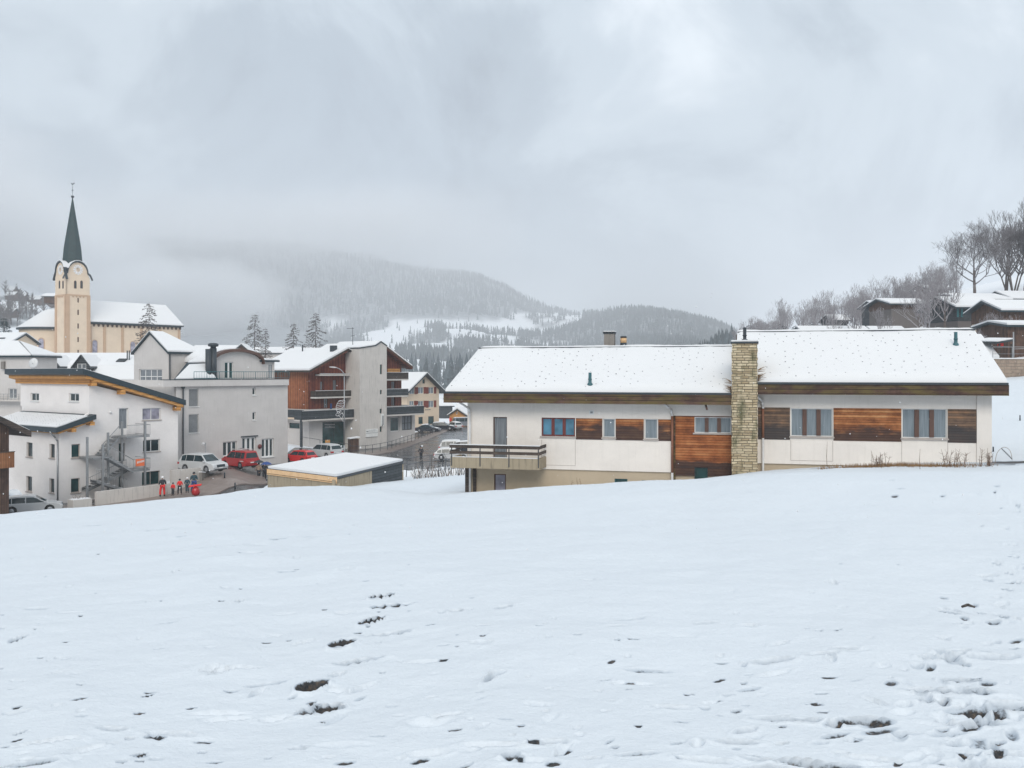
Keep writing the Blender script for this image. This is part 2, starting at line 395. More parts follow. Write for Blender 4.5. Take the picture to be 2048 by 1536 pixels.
def tube(mb, p0, p1, r0, r1=None, n=8, mat='metal_dark', cap=True, smooth=True):
    p0, p1 = Vector(p0), Vector(p1); r1 = r0 if r1 is None else r1
    d = (p1 - p0); 
    if d.length < 1e-6: return
    q = d.to_track_quat('Z', 'Y'); vs = []
    for p, r in ((p0, r0), (p1, r1)):
        for i in range(n):
            a = 2 * math.pi * i / n; vs.append(p + q @ Vector((math.cos(a) * r, math.sin(a) * r, 0)))
    fs = [(i, (i + 1) % n, n + (i + 1) % n, n + i) for i in range(n)]
    if cap: fs += [tuple(range(n - 1, -1, -1)), tuple(range(n, 2 * n))]
    mb.add(vs, fs, mat, smooth=smooth)
def lathe(mb, c, prof, n=16, mat='metal_dark', axis='Z', smooth=True):
    """prof: (radius, height) pairs round the upright axis through c"""
    vs = []; c = Vector(c)
    for r, h in prof:
        for i in range(n):
            a = 2 * math.pi * i / n; x, y = math.cos(a) * r, math.sin(a) * r
            vs.append(c + (Vector((x, y, h)) if axis == 'Z' else axis @ Vector((x, y, h))))
    fs = [(j * n + i, j * n + (i + 1) % n, (j + 1) * n + (i + 1) % n, (j + 1) * n + i) for j in range(len(prof) - 1) for i in range(n)]
    fs += [tuple(range(n - 1, -1, -1)), tuple(range((len(prof) - 1) * n, len(prof) * n))]
    mb.add(vs, fs, mat, smooth=smooth)
def path_tube(mb, pts, r, mat, n=6):
    for a, b in zip(pts, pts[1:]): tube(mb, a, b, r, r, n, mat)

# ---------------------------------------------------------------- ground
DK = np.array([0, 5, 10, 20, 30, 40, 50, 60, 70, 80, 87, 95, 115, 145, 180, 250, 520, 900, 1500, 2300, 3300, 4600, 6500.])
TB = {
 -900: [-1.7, -2.2, -2.8, -4.1, -5.5, -6.9, -8.3, -10., -11.2, -11.4, -11.3, -11.2, -11, -10, -6, 3, 40, 110, 150, 150, 430, 250, 150],
 0: [-1.7, -2.15, -2.75, -3.95, -5.2, -6.45, -7.7, -9.3, -11.2, -11.4, -11.3, -11.2, -11, -10.5, -8, -2, 26, 88, 80, 95, 440, 250, 150],
 80: [-1.7, -2.12, -2.72, -3.9, -5.1, -6.3, -7.5, -9.1, -11.2, -11.4, -11.3, -11.2, -10.9, -10, -7, -2, 23, 72, 60, 95, 445, 250, 150],
 150: [-1.7, -2.1, -2.7, -3.85, -5.0, -6.15, -7.35, -8.95, -11.2, -11.4, -11.3, -11.2, -10.8, -9, -6, -2, 16, 40, 40, 95, 450, 250, 150],
 330: [-1.7, -2.1, -2.65, -3.75, -4.8, -5.95, -7.05, -8.3, -10.9, -11.2, -11.0, -10.0, -9.4, -8, -6, -5, -2, 4, 20, 95, 455, 250, 150],
 440: [-1.7, -2.1, -2.6, -3.65, -4.7, -5.75, -6.75, -7.95, -9.7, -11.1, -9.7, -9.5, -9.3, -9, -8, -8, -7, -3, 15, 95, 458, 250, 150],
 530: [-1.7, -2.1, -2.6, -3.6, -4.55, -5.5, -6.4, -7.6, -9.0, -10.7, -10.7, -10.4, -9.6, -10, -10, -10, -10, -8, 15, 95, 458, 250, 150],
 600: [-1.7, -2.08, -2.58, -3.55, -4.47, -5.4, -6.3, -7.5, -8.9, -10.2, -10.5, -10.5, -10.0, -10.6, -10.5, -10.5, -10, -8, 15, 75, 455, 250, 150],
 672: [-1.7, -2.07, -2.55, -3.5, -4.4, -5.3, -6.25, -7.4, -8.75, -9.7, -10.2, -10.5, -10.4, -11.2, -11, -11, -12, -10, 20, 90, 435, 250, 150],
 760: [-1.7, -2.06, -2.52, -3.47, -4.4, -5.35, -6.4, -7.6, -8.7, -9.5, -10.1, -10.6, -10.9, -11.1, -11, -11, -12, -6, 30, 115, 392, 260, 150],
 850:  [-1.7, -2.05, -2.5, -3.45, -4.4, -5.4, -6.6, -7.8, -8.6, -9.3, -9.9, -10.6, -11.0, -10.9, -10.7, -11.5, -14, -4, 37, 125, 352, 300, 250],
 935:  [-1.7, -2.03, -2.48, -3.4, -4.25, -5.2, -6.5, -7.3, -8.2, -9.0, -9.6, -10.3, -11.0, -10.9, -10.8, -11.5, -14, -4, 34, 120, 338, 290, 250],
 1000: [-1.7, -2.02, -2.47, -3.38, -4.2, -5.1, -6.4, -7.3, -8.2, -9.0, -9.6, -10.1, -10.9, -10.9, -10.8, -11.2, -14, -6, 26, 105, 300, 260, 220],
 1060: [-1.7, -2.02, -2.46, -3.35, -4.1, -4.95, -6.3, -7.3, -8.2, -9.0, -9.5, -10, -10.8, -10.8, -10.8, -11, -14, -9, 20, 98, 240, 220, 200],
 1150: [-1.7, -2.01, -2.45, -3.3, -3.98, -4.85, -6.1, -7.2, -8.2, -8.8, -9.2, -9.6, -10.4, -10.6, -10.6, -11, -14, -9, 16, 118, 205, 180, 180],
 1300: [-1.7, -2.0, -2.44, -3.22, -3.75, -4.7, -5.9, -6.8, -7.8, -8.2, -8.6, -9, -9.8, -10, -10, -10, -12, -7, 33, 150, 185, 160, 160],
 1400: [-1.7, -2.0, -2.44, -3.18, -3.65, -4.6, -5.7, -6.4, -7.1, -7.3, -7.4, -7.5, -7, -6, -4, -4, -5, -3, 30, 130, 150, 100, 60],
 1450: [-1.7, -2.0, -2.43, -3.15, -3.55, -4.5, -5.5, -6, -6.4, -6.4, -6.2, -6, -4, -1, 3, 5, 3, 2, 20, 105, 100, 60, 30],
 1600: [-1.7, -2.0, -2.42, -3.1, -3.42, -4.34, -4.9, -5, -4.8, -4.4, -3.8, -3.2, -1, 2, 5.5, 10, 8, 2, 0, 0, 0, 0, 0],
 1750: [-1.7, -2.0, -2.42, -3.05, -3.38, -4.24, -4.6, -4.5, -4.0, -3.2, -2.6, -1.8, 1.0, 4.5, 8.6, 14.5, 10, 6, 0, 0, 0, 0, 0],
 1900: [-1.7, -2.0, -2.42, -3.05, -3.36, -4.2, -4.4, -3.8, -2.8, -1.5, -.7, 0.2, 3.0, 7.2, 13.5, 20.5, 16, 10, 0, 0, 0, 0, 0],
 2020: [-1.7, -2.0, -2.42, -3.05, -3.36, -4.15, -4.2, -3.4, -2.2, -0.9, -.1, 0.8, 4.0, 9.2, 16, 25, 30, 20, 10, 0, 0, 0, 0],
 2300: [-1.7, -2.0, -2.40, -3.0, -3.3, -3.9, -3.8, -2.8, -1.5, 0.2, 1.2, 2.4, 6, 12, 20, 34, 50, 50, 30, 20, 10, 0, 0],
 3200: [-1.7, -1.95, -2.3, -2.8, -3.1, -3.3, -2.8, -1.6, 0, 2, 3.4, 5, 10, 18, 30, 48, 70, 80, 60, 40, 30, 20, 10]}
CK = np.array(sorted(TB)); TZ = np.array([TB[k] for k in sorted(TB)], float)
def slopes(x, y):
    """pchip slopes along the last axis"""
    h = np.diff(x); d = np.diff(y, axis=-1) / h
    m = np.zeros_like(y); m[..., 0] = d[..., 0]; m[..., -1] = d[..., -1]
    a, b = d[..., :-1], d[..., 1:]; w1 = 2 * h[1:] + h[:-1]; w2 = h[1:] + 2 * h[:-1]
    with np.errstate(divide='ignore', invalid='ignore'):
        m[..., 1:-1] = np.where(a * b > 0, (w1 + w2) / (w1 / a + w2 / b), 0)
    return m
DL = np.log(DK + 12.0); TS = slopes(DL, TZ)
def herm(t, h, y0, y1, m0, m1):
    t2 = t * t; t3 = t2 * t
    return (2 * t3 - 3 * t2 + 1) * y0 + (t3 - 2 * t2 + t) * h * m0 + (-2 * t3 + 3 * t2) * y1 + (t3 - t2) * h * m1
def base_height(x, y):
    """the lie of the land as an array function of world x, y"""
    x = np.asarray(x, float); y = np.asarray(y, float)
    px = np.clip(HX + F * x / np.maximum(y, 1.5), CK[0], CK[-1])
    l = np.log(np.clip(y, 0, 6499.) + 12.0)
    i = np.clip(np.searchsorted(DL, l, side='right') - 1, 0, len(DL) - 2)
    h = DL[i + 1] - DL[i]; t = (l - DL[i]) / h
    j = np.clip(np.searchsorted(CK, px, side='right') - 1, 0, len(CK) - 2)
    def colz(c):
        return herm(t, h, TZ[c, i], TZ[c, i + 1], TS[c, i], TS[c, i + 1])
    zm, z0, z1, zp = colz(np.maximum(j - 1, 0)), colz(j), colz(j + 1), colz(np.minimum(j + 2, len(CK) - 1))
    km, k0, k1, kp = CK[np.maximum(j - 1, 0)], CK[j], CK[j + 1], CK[np.minimum(j + 2, len(CK) - 1)]
    d0 = (z1 - z0) / (k1 - k0)
    dm = np.where(k0 > km, (z0 - zm) / np.maximum(k0 - km, 1), d0); dp = np.where(kp > k1, (zp - z1) / np.maximum(kp - k1, 1), d0)
    def mon(a, b):
        with np.errstate(divide='ignore', invalid='ignore'): return np.where(a * b > 0, 2 * a * b / (a + b), 0)
    hh = (k1 - k0).astype(float)
    return herm((px - k0) / hh, hh, z0, z1, mon(dm, d0), mon(d0, dp))
def vnoise(x, y, seed=0):
    xi = np.floor(x).astype(np.int64); yi = np.floor(y).astype(np.int64); fx = x - xi; fy = y - yi
    fx = fx * fx * (3 - 2 * fx); fy = fy * fy * (3 - 2 * fy)
    def hsh(a, b):
        n = (a * 374761393 + b * 668265263 + seed * 1442695041) & 0x7fffffff
        n = ((n ^ (n >> 13)) * 1274126177) & 0x7fffffff
        return ((n ^ (n >> 16)) & 0xffff) / 65535.0
    return (hsh(xi, yi) * (1 - fx) + hsh(xi + 1, yi) * fx) * (1 - fy) + (hsh(xi, yi + 1) * (1 - fx) + hsh(xi + 1, yi + 1) * fx) * fy - .5
def fbm(x, y, s, oct=4, seed=0):
    z = 0; a = 1.0
    for k in range(oct): z = z + a * vnoise(x / s + 17.3 * k, y / s - 9.1 * k, seed + k); s = s / 2.1; a *= .5
    return z
def gz(x, y): return float(base_height(np.array([x]), np.array([y]))[0])
def gp(px, d): x = (px - HX) / F * d; return Vector((x, d, gz(x, d)))
def ground_hit(px, py, near=3.0, far=3000.0):
    """where the ray through a pixel first meets the land"""
    ds = np.geomspace(near, far, 1500); x = (px - HX) / F * ds
    z = base_height(x, ds); r = (HY - py) / F * ds
    k = np.argmax(z >= r); d = ds[k]
    return Vector(((px - HX) / F * d, d, float(z[k])))
def inside(poly, x, y):
    n = len(poly); c = np.zeros(np.shape(x), bool); j = n - 1
    for i in range(n):
        xi, yi = poly[i]; xj, yj = poly[j]
        c ^= ((yi > y) != (yj > y)) & (x < (xj - xi) * (y - yi) / ((yj - yi) or 1e-9) + xi); j = i
    return c
def poly_dist(poly, x, y):
    d = np.full(np.shape(x), 1e9)
    for (ax, ay), (bx, by) in zip(poly, poly[1:] + poly[:1]):
        dx, dy = bx - ax, by - ay; t = np.clip(((x - ax) * dx + (y - ay) * dy) / (dx * dx + dy * dy), 0, 1)
        d = np.minimum(d, np.hypot(x - ax - t * dx, y - ay - t * dy))
    return d

def XY(px, d): return ((px - HX) / F * d, d)
# asphalt: the parking court, the street past the shed and on to the far car park
ROAD = [XY(-500, 74), XY(0, 71.5), XY(150, 73), XY(300, 76), XY(440, 79), XY(520, 84), XY(560, 92), XY(700, 93), XY(800, 98), XY(830, 104), XY(930, 111), XY(1100, 120),
        XY(1150, 190), XY(905, 196), XY(850, 176), XY(815, 158), XY(690, 134), XY(590, 125), XY(565, 107), XY(470, 98), XY(365, 92), XY(352, 88), XY(0, 84), XY(-500, 82)]
def grid_mesh(name, X, Y, Z, mat, soil=None):
    n, m = X.shape; me = bpy.data.meshes.new(name)
    co = np.stack([X, Y, Z], -1).reshape(-1, 3)
    idx = np.arange(n * m).reshape(n, m)
    q = np.stack([idx[:-1, :-1], idx[:-1, 1:], idx[1:, 1:], idx[1:, :-1]], -1).reshape(-1, 4)
    me.vertices.add(len(co)); me.vertices.foreach_set('co', co.ravel())
    me.loops.add(q.size); me.loops.foreach_set('vertex_index', q.ravel().astype(np.int32))
    me.polygons.add(len(q)); me.polygons.foreach_set('loop_start', np.arange(0, q.size, 4, dtype=np.int32))
    me.polygons.foreach_set('use_smooth', np.ones(len(q), bool))
    if soil is not None:
        at = me.attributes.new('soil', 'FLOAT', 'POINT'); at.data.foreach_set('value', soil.ravel().astype(np.float32))
    me.update(calc_edges=True); me.materials.append(MATS[mat])
    ob = bpy.data.objects.new(name, me); COL.objects.link(ob); return ob
# ---------------------------------------------------------------- the land
def road_drop(x, y):
    d = poly_dist(ROAD, x, y); s = np.where(inside(ROAD, x, y), -d, d)        # negative inside
    drop = -.30 * np.clip((.25 - s) / .5, 0, 1)
    bank = np.exp(-((s - .9) / .7) ** 2) * (.28 + .5 * fbm(x, y, 1.6, 3, 5)) * (y < 100) * (s > -.3)
    return drop + np.clip(bank, 0, .6)

PRINTS = []   # x, y, half length, half width, angle, depth, soil
def footprint(px, py, l=.17, w_=.075, ang=20, dep=.085, soil=.0):
    p = ground_hit(px, py); PRINTS.append((p.x, p.y, l, w_, R(ang), dep, soil))
for a in ((765, 1192, .20, .10, 60, .17, 2.0), (790, 1207, .24, .09, 25, .11, 1.3), (747, 1232, .19, .095, 60, .16, 1.8), (775, 1254, .24, .07, 20, .08, .7),
          (684, 1280, .17, .11, 75, .18, 2.0), (713, 1308, .22, .07, 25, .08, .7), (625, 1358, .15, .11, 75, .17, 2.0), (640, 1400, .22, .07, 30, .11, 1.2), (657, 1388, .12, .05, 30, .09, 1.1), (655, 1392, .15, .05, 25, .08, .5),
          (555, 1417, .15, .07, 20, .045, 0), (860, 1424, .16, .13, 0, .04, 0), (912, 1212, .2, .045, 20, .08, .6), (960, 1273, .13, .07, 0, .05, .3), (503, 1115, .2, .12, 0, .16, 1.5),
          (452, 1331, .3, .05, 15, .04, 0), (444, 1409, .2, .06, 10, .04, 0), (568, 1227, .2, .05, 0, .04, .1), (1090, 1466, .13, .05, 10, .07, .5), (1047, 1503, .15, .06, 0, .05, .2),
          (850, 1308, .22, .07, 0, .04, .1), (970, 1244, .1, .05, 0, .06, .6), (1543, 1302, .17, .08, 10, .09, .6), (1643, 1294, .14, .06, 10, .06, .4), (1690, 1285, .14, .05, 0, .05, .3),
          (1238, 1248, .14, .05, 0, .035, 0), (1342, 1388, .14, .05, 0, .05, .3), (1606, 1412, .12, .06, 0, .08, .8), (1710, 1415, .15, .07, 10, .10, 1.), (1737, 1413, .12, .04, 0, .06, .8),
          (1475, 1459, .12, .06, 0, .07, .6), (1600, 1502, .28, .05, -15, .10, .9), (1648, 1510, .22, .08, -10, .10, .9), (1540, 1520, .14, .10, 0, .10, .8), (1400, 1500, .14, .06, 0, .05, .3),
          (1422, 1503, .12, .05, 0, .05, .3), (1942, 1396, .15, .09, 10, .08, .9), (1880, 1362, .25, .07, -10, .10, .8), (1922, 1365, .26, .06, -10, .10, .8), (1935, 1418, .24, .07, -15, .08, .6),
          (1990, 1300, .22, .13, 0, .09, .5), (1921, 1340, .14, .08, -20, .10, .9), (1905, 1298, .16, .07, 25, .07, .4), (1882, 1300, .15, .06, -20, .07, .5), (1970, 1147, .18, .08, 10, .09, .5),
          (1898, 1177, .2, .06, 0, .03, .0), (2020, 1385, .16, .07, 0, .08, .5), (2030, 1392, .14, .06, 0, .07, .7), (1870, 1377, .12, .05, -10, .08, .9), (1750, 1490, .14, .05, -10, .06, .3), (1970, 1500, .2, .09, 0, .08, .4), (2015, 1478, .14, .07, 0, .07, .4)):
    footprint(*a)
rr = random.Random(11)
for k in range(150):                      # the trodden track that runs down the right-hand side of the field
    f = rr.random() ** 1.3; py = 985 + f * 560; c = 2010 - 120 * f ** 1.5 + 40 * math.sin(f * 7); sp = 35 + 170 * f
    footprint(c + rr.gauss(0, sp * .6), py, rr.uniform(.07, .15), rr.uniform(.04, .07), rr.uniform(20, 110), rr.uniform(.012, .04), rr.choice((0, .1, .2, .3, .45, .6)))
for k in range(110):                      # old half filled tracks and clods elsewhere
    px = rr.uniform(-150, 1900); py = 1045 + 480 * rr.random() ** 1.2
    if px > 900 and py < 1180 and rr.random() < .7: continue
    footprint(px, py, rr.uniform(.08, .2), rr.uniform(.04, .07), rr.uniform(-20, 80), rr.uniform(.02, .065), rr.choice((0, 0, .1, .2, .4, .6)))
for k in range(420):                      # small clods, drips and grass tips
    f = rr.random(); px = rr.uniform(-200, 2100); py = 1035 + 500 * f
    if px > 1000 and py < 1250 and rr.random() < .75: continue
    footprint(px, py, rr.uniform(.025, .07), rr.uniform(.02, .04), rr.uniform(-20, 60), rr.uniform(.008, .03), rr.choice((0, .2, .4, .6, .9)))
for k in range(70):                       # far ground near the houses and beside the track's far end
    px = rr.choice((rr.uniform(0, 700), rr.uniform(1780, 2048))); py = rr.uniform(1030, 1110) if px < 900 else rr.uniform(965, 1000)
    big = px < 900; footprint(px, py, rr.uniform(.2, .5) if big else rr.uniform(.1, .22), rr.uniform(.10, .16) if big else .08, rr.uniform(-15, 15), rr.uniform(.05, .1) if big else .04, rr.choice((.1, .3, .6, .8)))

def near_height(x, y, prints=True):
    z = base_height(x, y)
    z = z + .17 * fbm(x, y, 7.0, 2, 3) + .30 * fbm(x, y, 15.0, 1, 13) * np.clip((y - 4) / 6, 0, 1) * np.clip((38 - y) / 10, 0, 1) + .065 * fbm(x, y, 1.6, 3, 9) * np.clip(y / 8, .5, 1) + .020 * fbm(x, y, .45, 3, 21) + .05 * fbm(x * .35 + y * .12, y, 1.1, 3, 61) * np.clip(fbm(x, y, 6.0, 2, 44) + .5, 0, 1)
    z = z + road_drop(x, y)
    soil = np.zeros_like(z)
    if not prints: return z, soil
    r2 = random.Random(5)
    for (cx, cy, l, w_, a, dep, so) in PRINTS:
        m = (np.abs(x - cx) < .9) & (np.abs(y - cy) < .9)
        if not m.any(): continue
        dx = x[m] - cx; dy = y[m] - cy; ca, sa = math.cos(a), math.sin(a)
        wob = 1 + .35 * fbm(x[m], y[m], .13, 2, 31)
        q = np.hypot((dx * ca + dy * sa) / (l * .8), (-dx * sa + dy * ca) / (w_ * .66)) / wob
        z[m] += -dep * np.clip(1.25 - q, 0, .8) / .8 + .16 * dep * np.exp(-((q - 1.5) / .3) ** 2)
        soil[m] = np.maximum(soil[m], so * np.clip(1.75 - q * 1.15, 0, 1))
    # patches of bare ground left by the trodden track
    return z, soil
pxs = np.arange(-260, 2330, 2.4); inv = np.linspace(1 / 4.0, 1 / 30., 330); dn = np.concatenate([1 / inv, np.geomspace(30, 92, 190)[1:]])
D2, P2 = np.meshgrid(dn, pxs, indexing='ij'); X2 = (P2 - HX) / F * D2
Z2, S2 = near_height(X2, D2)
grass_strip = np.clip(1 - np.abs(D2 - (41.6 + .12 * (20 - X2))) / .5, 0, 1) * (X2 > 13) * (X2 < 22.5)
S2 = np.maximum(S2, grass_strip * (.75 + .6 * fbm(X2, D2, .8, 3, 2)))
S2 = np.maximum(S2, .85 * np.exp(-(((X2 - 23.0) / 1.6) ** 2 + ((D2 - 42.4) / .9) ** 2)))
s_edge = poly_dist(ROAD, X2, D2); S2 = np.maximum(S2, np.clip(1 - s_edge / .35, 0, 1) * .7)
structure(grid_mesh('snow_field', X2, D2, Z2, 'snow_ground', S2))
def clear_near(x, y):
    px = HX + F * x / np.maximum(y, 1)
    e = np.minimum.reduce([(y - 4.2) / .6, (91 - y) / 3.0, (px + 245) / 40, (2320 - px) / 40])
    return np.clip(e, 0, 1)
pxs = np.linspace(-900, 3200, 560); dn = np.concatenate([np.linspace(-14, 4, 10), np.geomspace(4.5, 6450, 620)])
D3, P3 = np.meshgrid(dn, pxs, indexing='ij'); X3 = (P3 - HX) / F * (np.maximum(D3, 1) + np.clip(12 - D3, 0, 60) * .8)
nearz = near_height(X3, np.maximum(D3, .5), False)[0]; bl = np.clip((100 - D3) / 8, 0, 1)
Z3 = nearz * bl + (base_height(X3, D3) + road_drop(X3, D3)) * (1 - bl) + np.clip((D3 - 300) / 1500, 0, 1) * fbm(X3, D3, 220, 4, 8) * 26
def wooded(x, y, z):
    px = HX + F * x / np.maximum(y, 1); py = HY - F * z / np.maximum(y, 1); a = fbm(x, y, 230, 3, 77); b2 = fbm(x, y, 80, 3, 70)
    snowy = ((px > 640) & (px < 1030) & (py > 640) & (py < 716)) | ((px > 1000) & (px < 1165) & (py > 626) & (py < 700))
    w_ = np.where(snowy, a + b2 * .8 < -.02, True) & (y > 520) & (px < 1480)
    w_ &= ~((px > 640) & (px < 1300) & (y < 1500) & ~((px > 790) & (y > 1180) & (a > .12)))
    w_ &= ~((px < 135) & (y < 1000) & (a + .5 * b2 <= np.where(py > 600, .22, .12))); w_ &= ~((px >= 135) & (px < 650) & (y < 1300)); return w_
def soft(w_): 
    w_ = w_.astype(float)
    w_[1:-1, 1:-1] = (w_[1:-1, 1:-1] * 2 + w_[:-2, 1:-1] + w_[2:, 1:-1] + w_[1:-1, :-2] + w_[1:-1, 2:]) / 6; return w_
structure(grid_mesh('terrain', X3, D3, Z3 - .6 * clear_near(X3, D3), 'snow_far', soft(wooded(X3, D3, Z3))))
def land(x, y):
    if y > 92: return float((base_height(np.array([x]), np.array([y])) + np.clip((y - 300) / 1500, 0, 1) * fbm(np.array([x]), np.array([y]), 220, 4, 8) * 26)[0])
    return float(near_height(np.array([x]), np.array([y]), False)[0][0])

# wet road: a fine sheet draped over the same land
m_, t_, b_ = new_mat('asphalt')
tc_ = t_.n('ShaderNodeTexCoord').outputs['Object']
n_ = t_.noise(t_.mapping(tc_, (.25, 1.0, 1), rot=(0, 0, R(-35))), .5, 5, .6)
n2_ = t_.noise(tc_, 14, 5, .7)
c_ = t_.ramp(n_, [(.3, (.035, .038, .043)), (.6, (.065, .062, .062)), (.8, (.10, .09, .085))])
c_ = t_.mix(t_.math('MULTIPLY', t_.ramp(n2_, [(.45, 0.0), (.8, 1.0)]), .35), c_, (.16, .15, .145))
slush = t_.ramp(t_.noise(tc_, .45, 6, .7), [(.60, 0.0), (.68, 1.0)])
c_ = t_.mix(t_.math('MULTIPLY', slush, .45), c_, (.42, .43, .45))
put(t_, b_, 'Base Color', c_)
put(t_, b_, 'Roughness', t_.ramp(n_, [(.35, .12), (.6, .32), (.8, .55)])); bump(t_, b_, n2_, .12, .01)
m_, t_, b_ = new_mat('paving')
tc_ = t_.n('ShaderNodeTexCoord').outputs['Object']
c_ = t_.ramp(t_.noise(tc_, .8, 6, .65), [(.3, (.16, .125, .11)), (.6, (.23, .185, .165)), (.75, (.33, .29, .27))])
put(t_, b_, 'Base Color', c_); b_.inputs['Roughness'].default_value = .4; bump(t_, b_, t_.noise(tc_, 20, 3), .1, .01)

def sheet(name, poly, mat, lift, step=1.2, skirt=0.0):
    xs = [p[0] for p in poly]; ys = [p[1] for p in poly]
    bm = bmesh.new(); bm.faces.new([bm.verts.new((x, y, 0)) for x, y in poly])
    for a, lo, hi in ((0, min(xs), max(xs)), (1, min(ys), max(ys))):
        k = lo + step
        while k < hi:
            co = [0, 0, 0]; no = [0, 0, 0]; co[a] = k; no[a] = 1
            bmesh.ops.bisect_plane(bm, geom=bm.verts[:] + bm.edges[:] + bm.faces[:], plane_co=co, plane_no=no, dist=1e-4); k += step
    co = np.array([v.co[:] for v in bm.verts]); z = base_height(co[:, 0], co[:, 1]) + lift
    for v, q in zip(bm.verts, z): v.co.z = q
    if skirt:
        r = bmesh.ops.extrude_face_region(bm, geom=bm.faces[:])
        for e in r['geom']:
            if isinstance(e, bmesh.types.BMVert): e.co.z -= skirt
    bmesh.ops.recalc_face_normals(bm, faces=bm.faces[:])
    me = bpy.data.meshes.new(name); bm.to_mesh(me); bm.free(); me.materials.append(MATS[mat])
    o = bpy.data.objects.new(name, me); COL.objects.link(o); return structure(o)
sheet('road', ROAD, 'asphalt', -.02)
# raised pavement where the skiers stand, kerb towards the road, and the strip along the railing on the far side
sheet('pavement', [XY(-60, 76), XY(190, 76.3), XY(330, 79.2), XY(440, 82.4), XY(535, 88.5), XY(528, 92.5), XY(466, 92.5), XY(403, 86), XY(343, 84.8), XY(193, 78.8), XY(-60, 78)], 'paving', .10, 1.5, .3)
sheet('kerb', [XY(640, 117), XY(700, 122), XY(770, 133), XY(840, 153), XY(880, 171), XY(900, 190), XY(905, 190), XY(893, 168), XY(850, 147), XY(780, 127), XY(704, 116), XY(640, 112)], 'paving', .10, 1.5, .3)

# ---------------------------------------------------------------- far woods: too many trees to count, one mass per wood
def forest(name, label, pts, hmin, hmax, mat, seed=1, bare=False):
    r = random.Random(seed); V = []; Fs = []
    for (x, y) in pts:
        h = r.uniform(hmin, hmax); z = land(x, y) - .6; n = 5; b = h * r.uniform(.13, .19) ; tiers = 3
        a0 = r.uniform(0, 6); lean = r.uniform(-.04, .04) * h
        if bare:
            k = len(V); V += [(x - .25, y, z), (x + .25, y, z), (x, y + .3, z), (x + lean, y, z + h)]; Fs += [(k, k + 1, k + 3), (k + 1, k + 2, k + 3), (k + 2, k, k + 3)]
            for q in range(11):
                a = r.uniform(0, 6.28); hb = h * r.uniform(.25, .85); l = h * r.uniform(.14, .32) * (1.15 - hb / h)
                ex, ey_ = x + math.cos(a) * l, y + math.sin(a) * l; k = len(V)
                V += [(x, y, z + hb), (x, y, z + hb + h * .05), (ex, ey_, z + hb + l * r.uniform(1.0, 1.6)), (x + .3, y, z + hb)]; Fs += [(k, k + 1, k + 2), (k + 3, k + 1, k + 2)]
        else:
            for q in range(tiers):
                zb = z + h * (.10 + .27 * q); zt = z + h * (.5 + .25 * q); rad = b * (1 - .26 * q) * 1.0; k = len(V)
                for i in range(n):
                    a = a0 + q + 6.283 * i / n; rj = rad * r.uniform(.6, 1.15); V.append((x + math.cos(a) * rj, y + math.sin(a) * rj, zb + r.uniform(-.05, .05) * h))
                V.append((x + lean * (zt - z) / h, y, zt)); Fs += [(k + i, k + (i + 1) % n, k + n) for i in range(n)]
    me = bpy.data.meshes.new(name); me.from_pydata(V, [], Fs); me.materials.append(MATS[mat])
    o = bpy.data.objects.new(name, me); COL.objects.link(o)
    return tag(o, label, None, None, 'stuff')
def tree_mat(name, col, frost, amount):
    m, t, b = new_mat(name)
    tc = t.n('ShaderNodeTexCoord').outputs['Object']; g = t.n('ShaderNodeNewGeometry')
    s = t.n('ShaderNodeSeparateXYZ'); t.l(g.outputs['Normal'], s.inputs[0])
    f = t.math('ADD', t.math('MULTIPLY', t.math('ABSOLUTE', s.outputs[2]), amount), t.math('MULTIPLY_ADD', t.noise(tc, .8, 3), .9, -.55), clamp=True)
    n = t.ramp(t.noise(tc, .05, 3), [(.35, col), (.7, tuple(min(1, c * 1.7) for c in col))])
    put(t, b, 'Base Color', t.mix(f, n, frost)); b.inputs['Roughness'].default_value = .9; b.inputs['Specular IOR Level'].default_value = .1
    return m
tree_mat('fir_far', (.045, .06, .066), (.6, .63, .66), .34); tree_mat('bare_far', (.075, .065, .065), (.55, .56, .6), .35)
tree_mat('bare_big', (.12, .11, .115), (.66, .67, .70), .5); tree_mat('bare_near', (.22, .205, .215), (.72, .73, .76), .62); tree_mat('bark_frost', (.09, .075, .07), (.6, .6, .62), .3)
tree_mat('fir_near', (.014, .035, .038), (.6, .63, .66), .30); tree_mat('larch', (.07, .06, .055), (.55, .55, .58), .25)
rf = random.Random(3); hillA = []; hillB = []; slope = []; meadow = []
def fpx(x, y): return HX + F * x / y
ZF = None
cand = []
for k in range(90000):
    px = rf.uniform(-250, 1620); d = math.exp(rf.uniform(math.log(500), math.log(3450)))
    cand.append((px, d))
cx = np.array([(p - HX) / F * d for p, d in cand]); cy = np.array([d for p, d in cand])
cz = base_height(cx, cy); pyc = HY - F * cz / cy; nz_ = fbm(cx, cy, 230, 3, 77); nz2 = fbm(cx, cy, 80, 3, 70)
for (px, d), x, y, py, a, b2 in zip(cand, cx, cy, pyc, nz_, nz2):
    if px < 135 and d < 1000:
        if a + .5 * b2 > (.22 if py > 600 else .12) and rf.random() < .5: slope.append((x, y))
        continue
    if px < 650 and d < 1300 and px > 135: 
        if rf.random() < .2: slope.append((x, y))
        continue
    if px < 640 and d < 2400: continue
    snowy = (640 < px < 1030 and 636 < py < 716 and py > 640 + (px < 760) * (760 - px) * .0) or (1000 < px < 1165 and 626 < py < 700)
    if snowy and not (a + b2 * .8 < -.02): 
        if rf.random() < .985: continue
    if 640 < px < 1300 and d < 1500 and not (px > 790 and d > 1180 and a > .12):
        if rf.random() < .965: continue
    if px > 1470 and d < 1400: continue
    (hillA if px < 1060 else hillB).append((x, y))
hillA = hillA[:24000]; hillB = hillB[:14000]; print('TREES', len(hillA), len(hillB), len(slope))
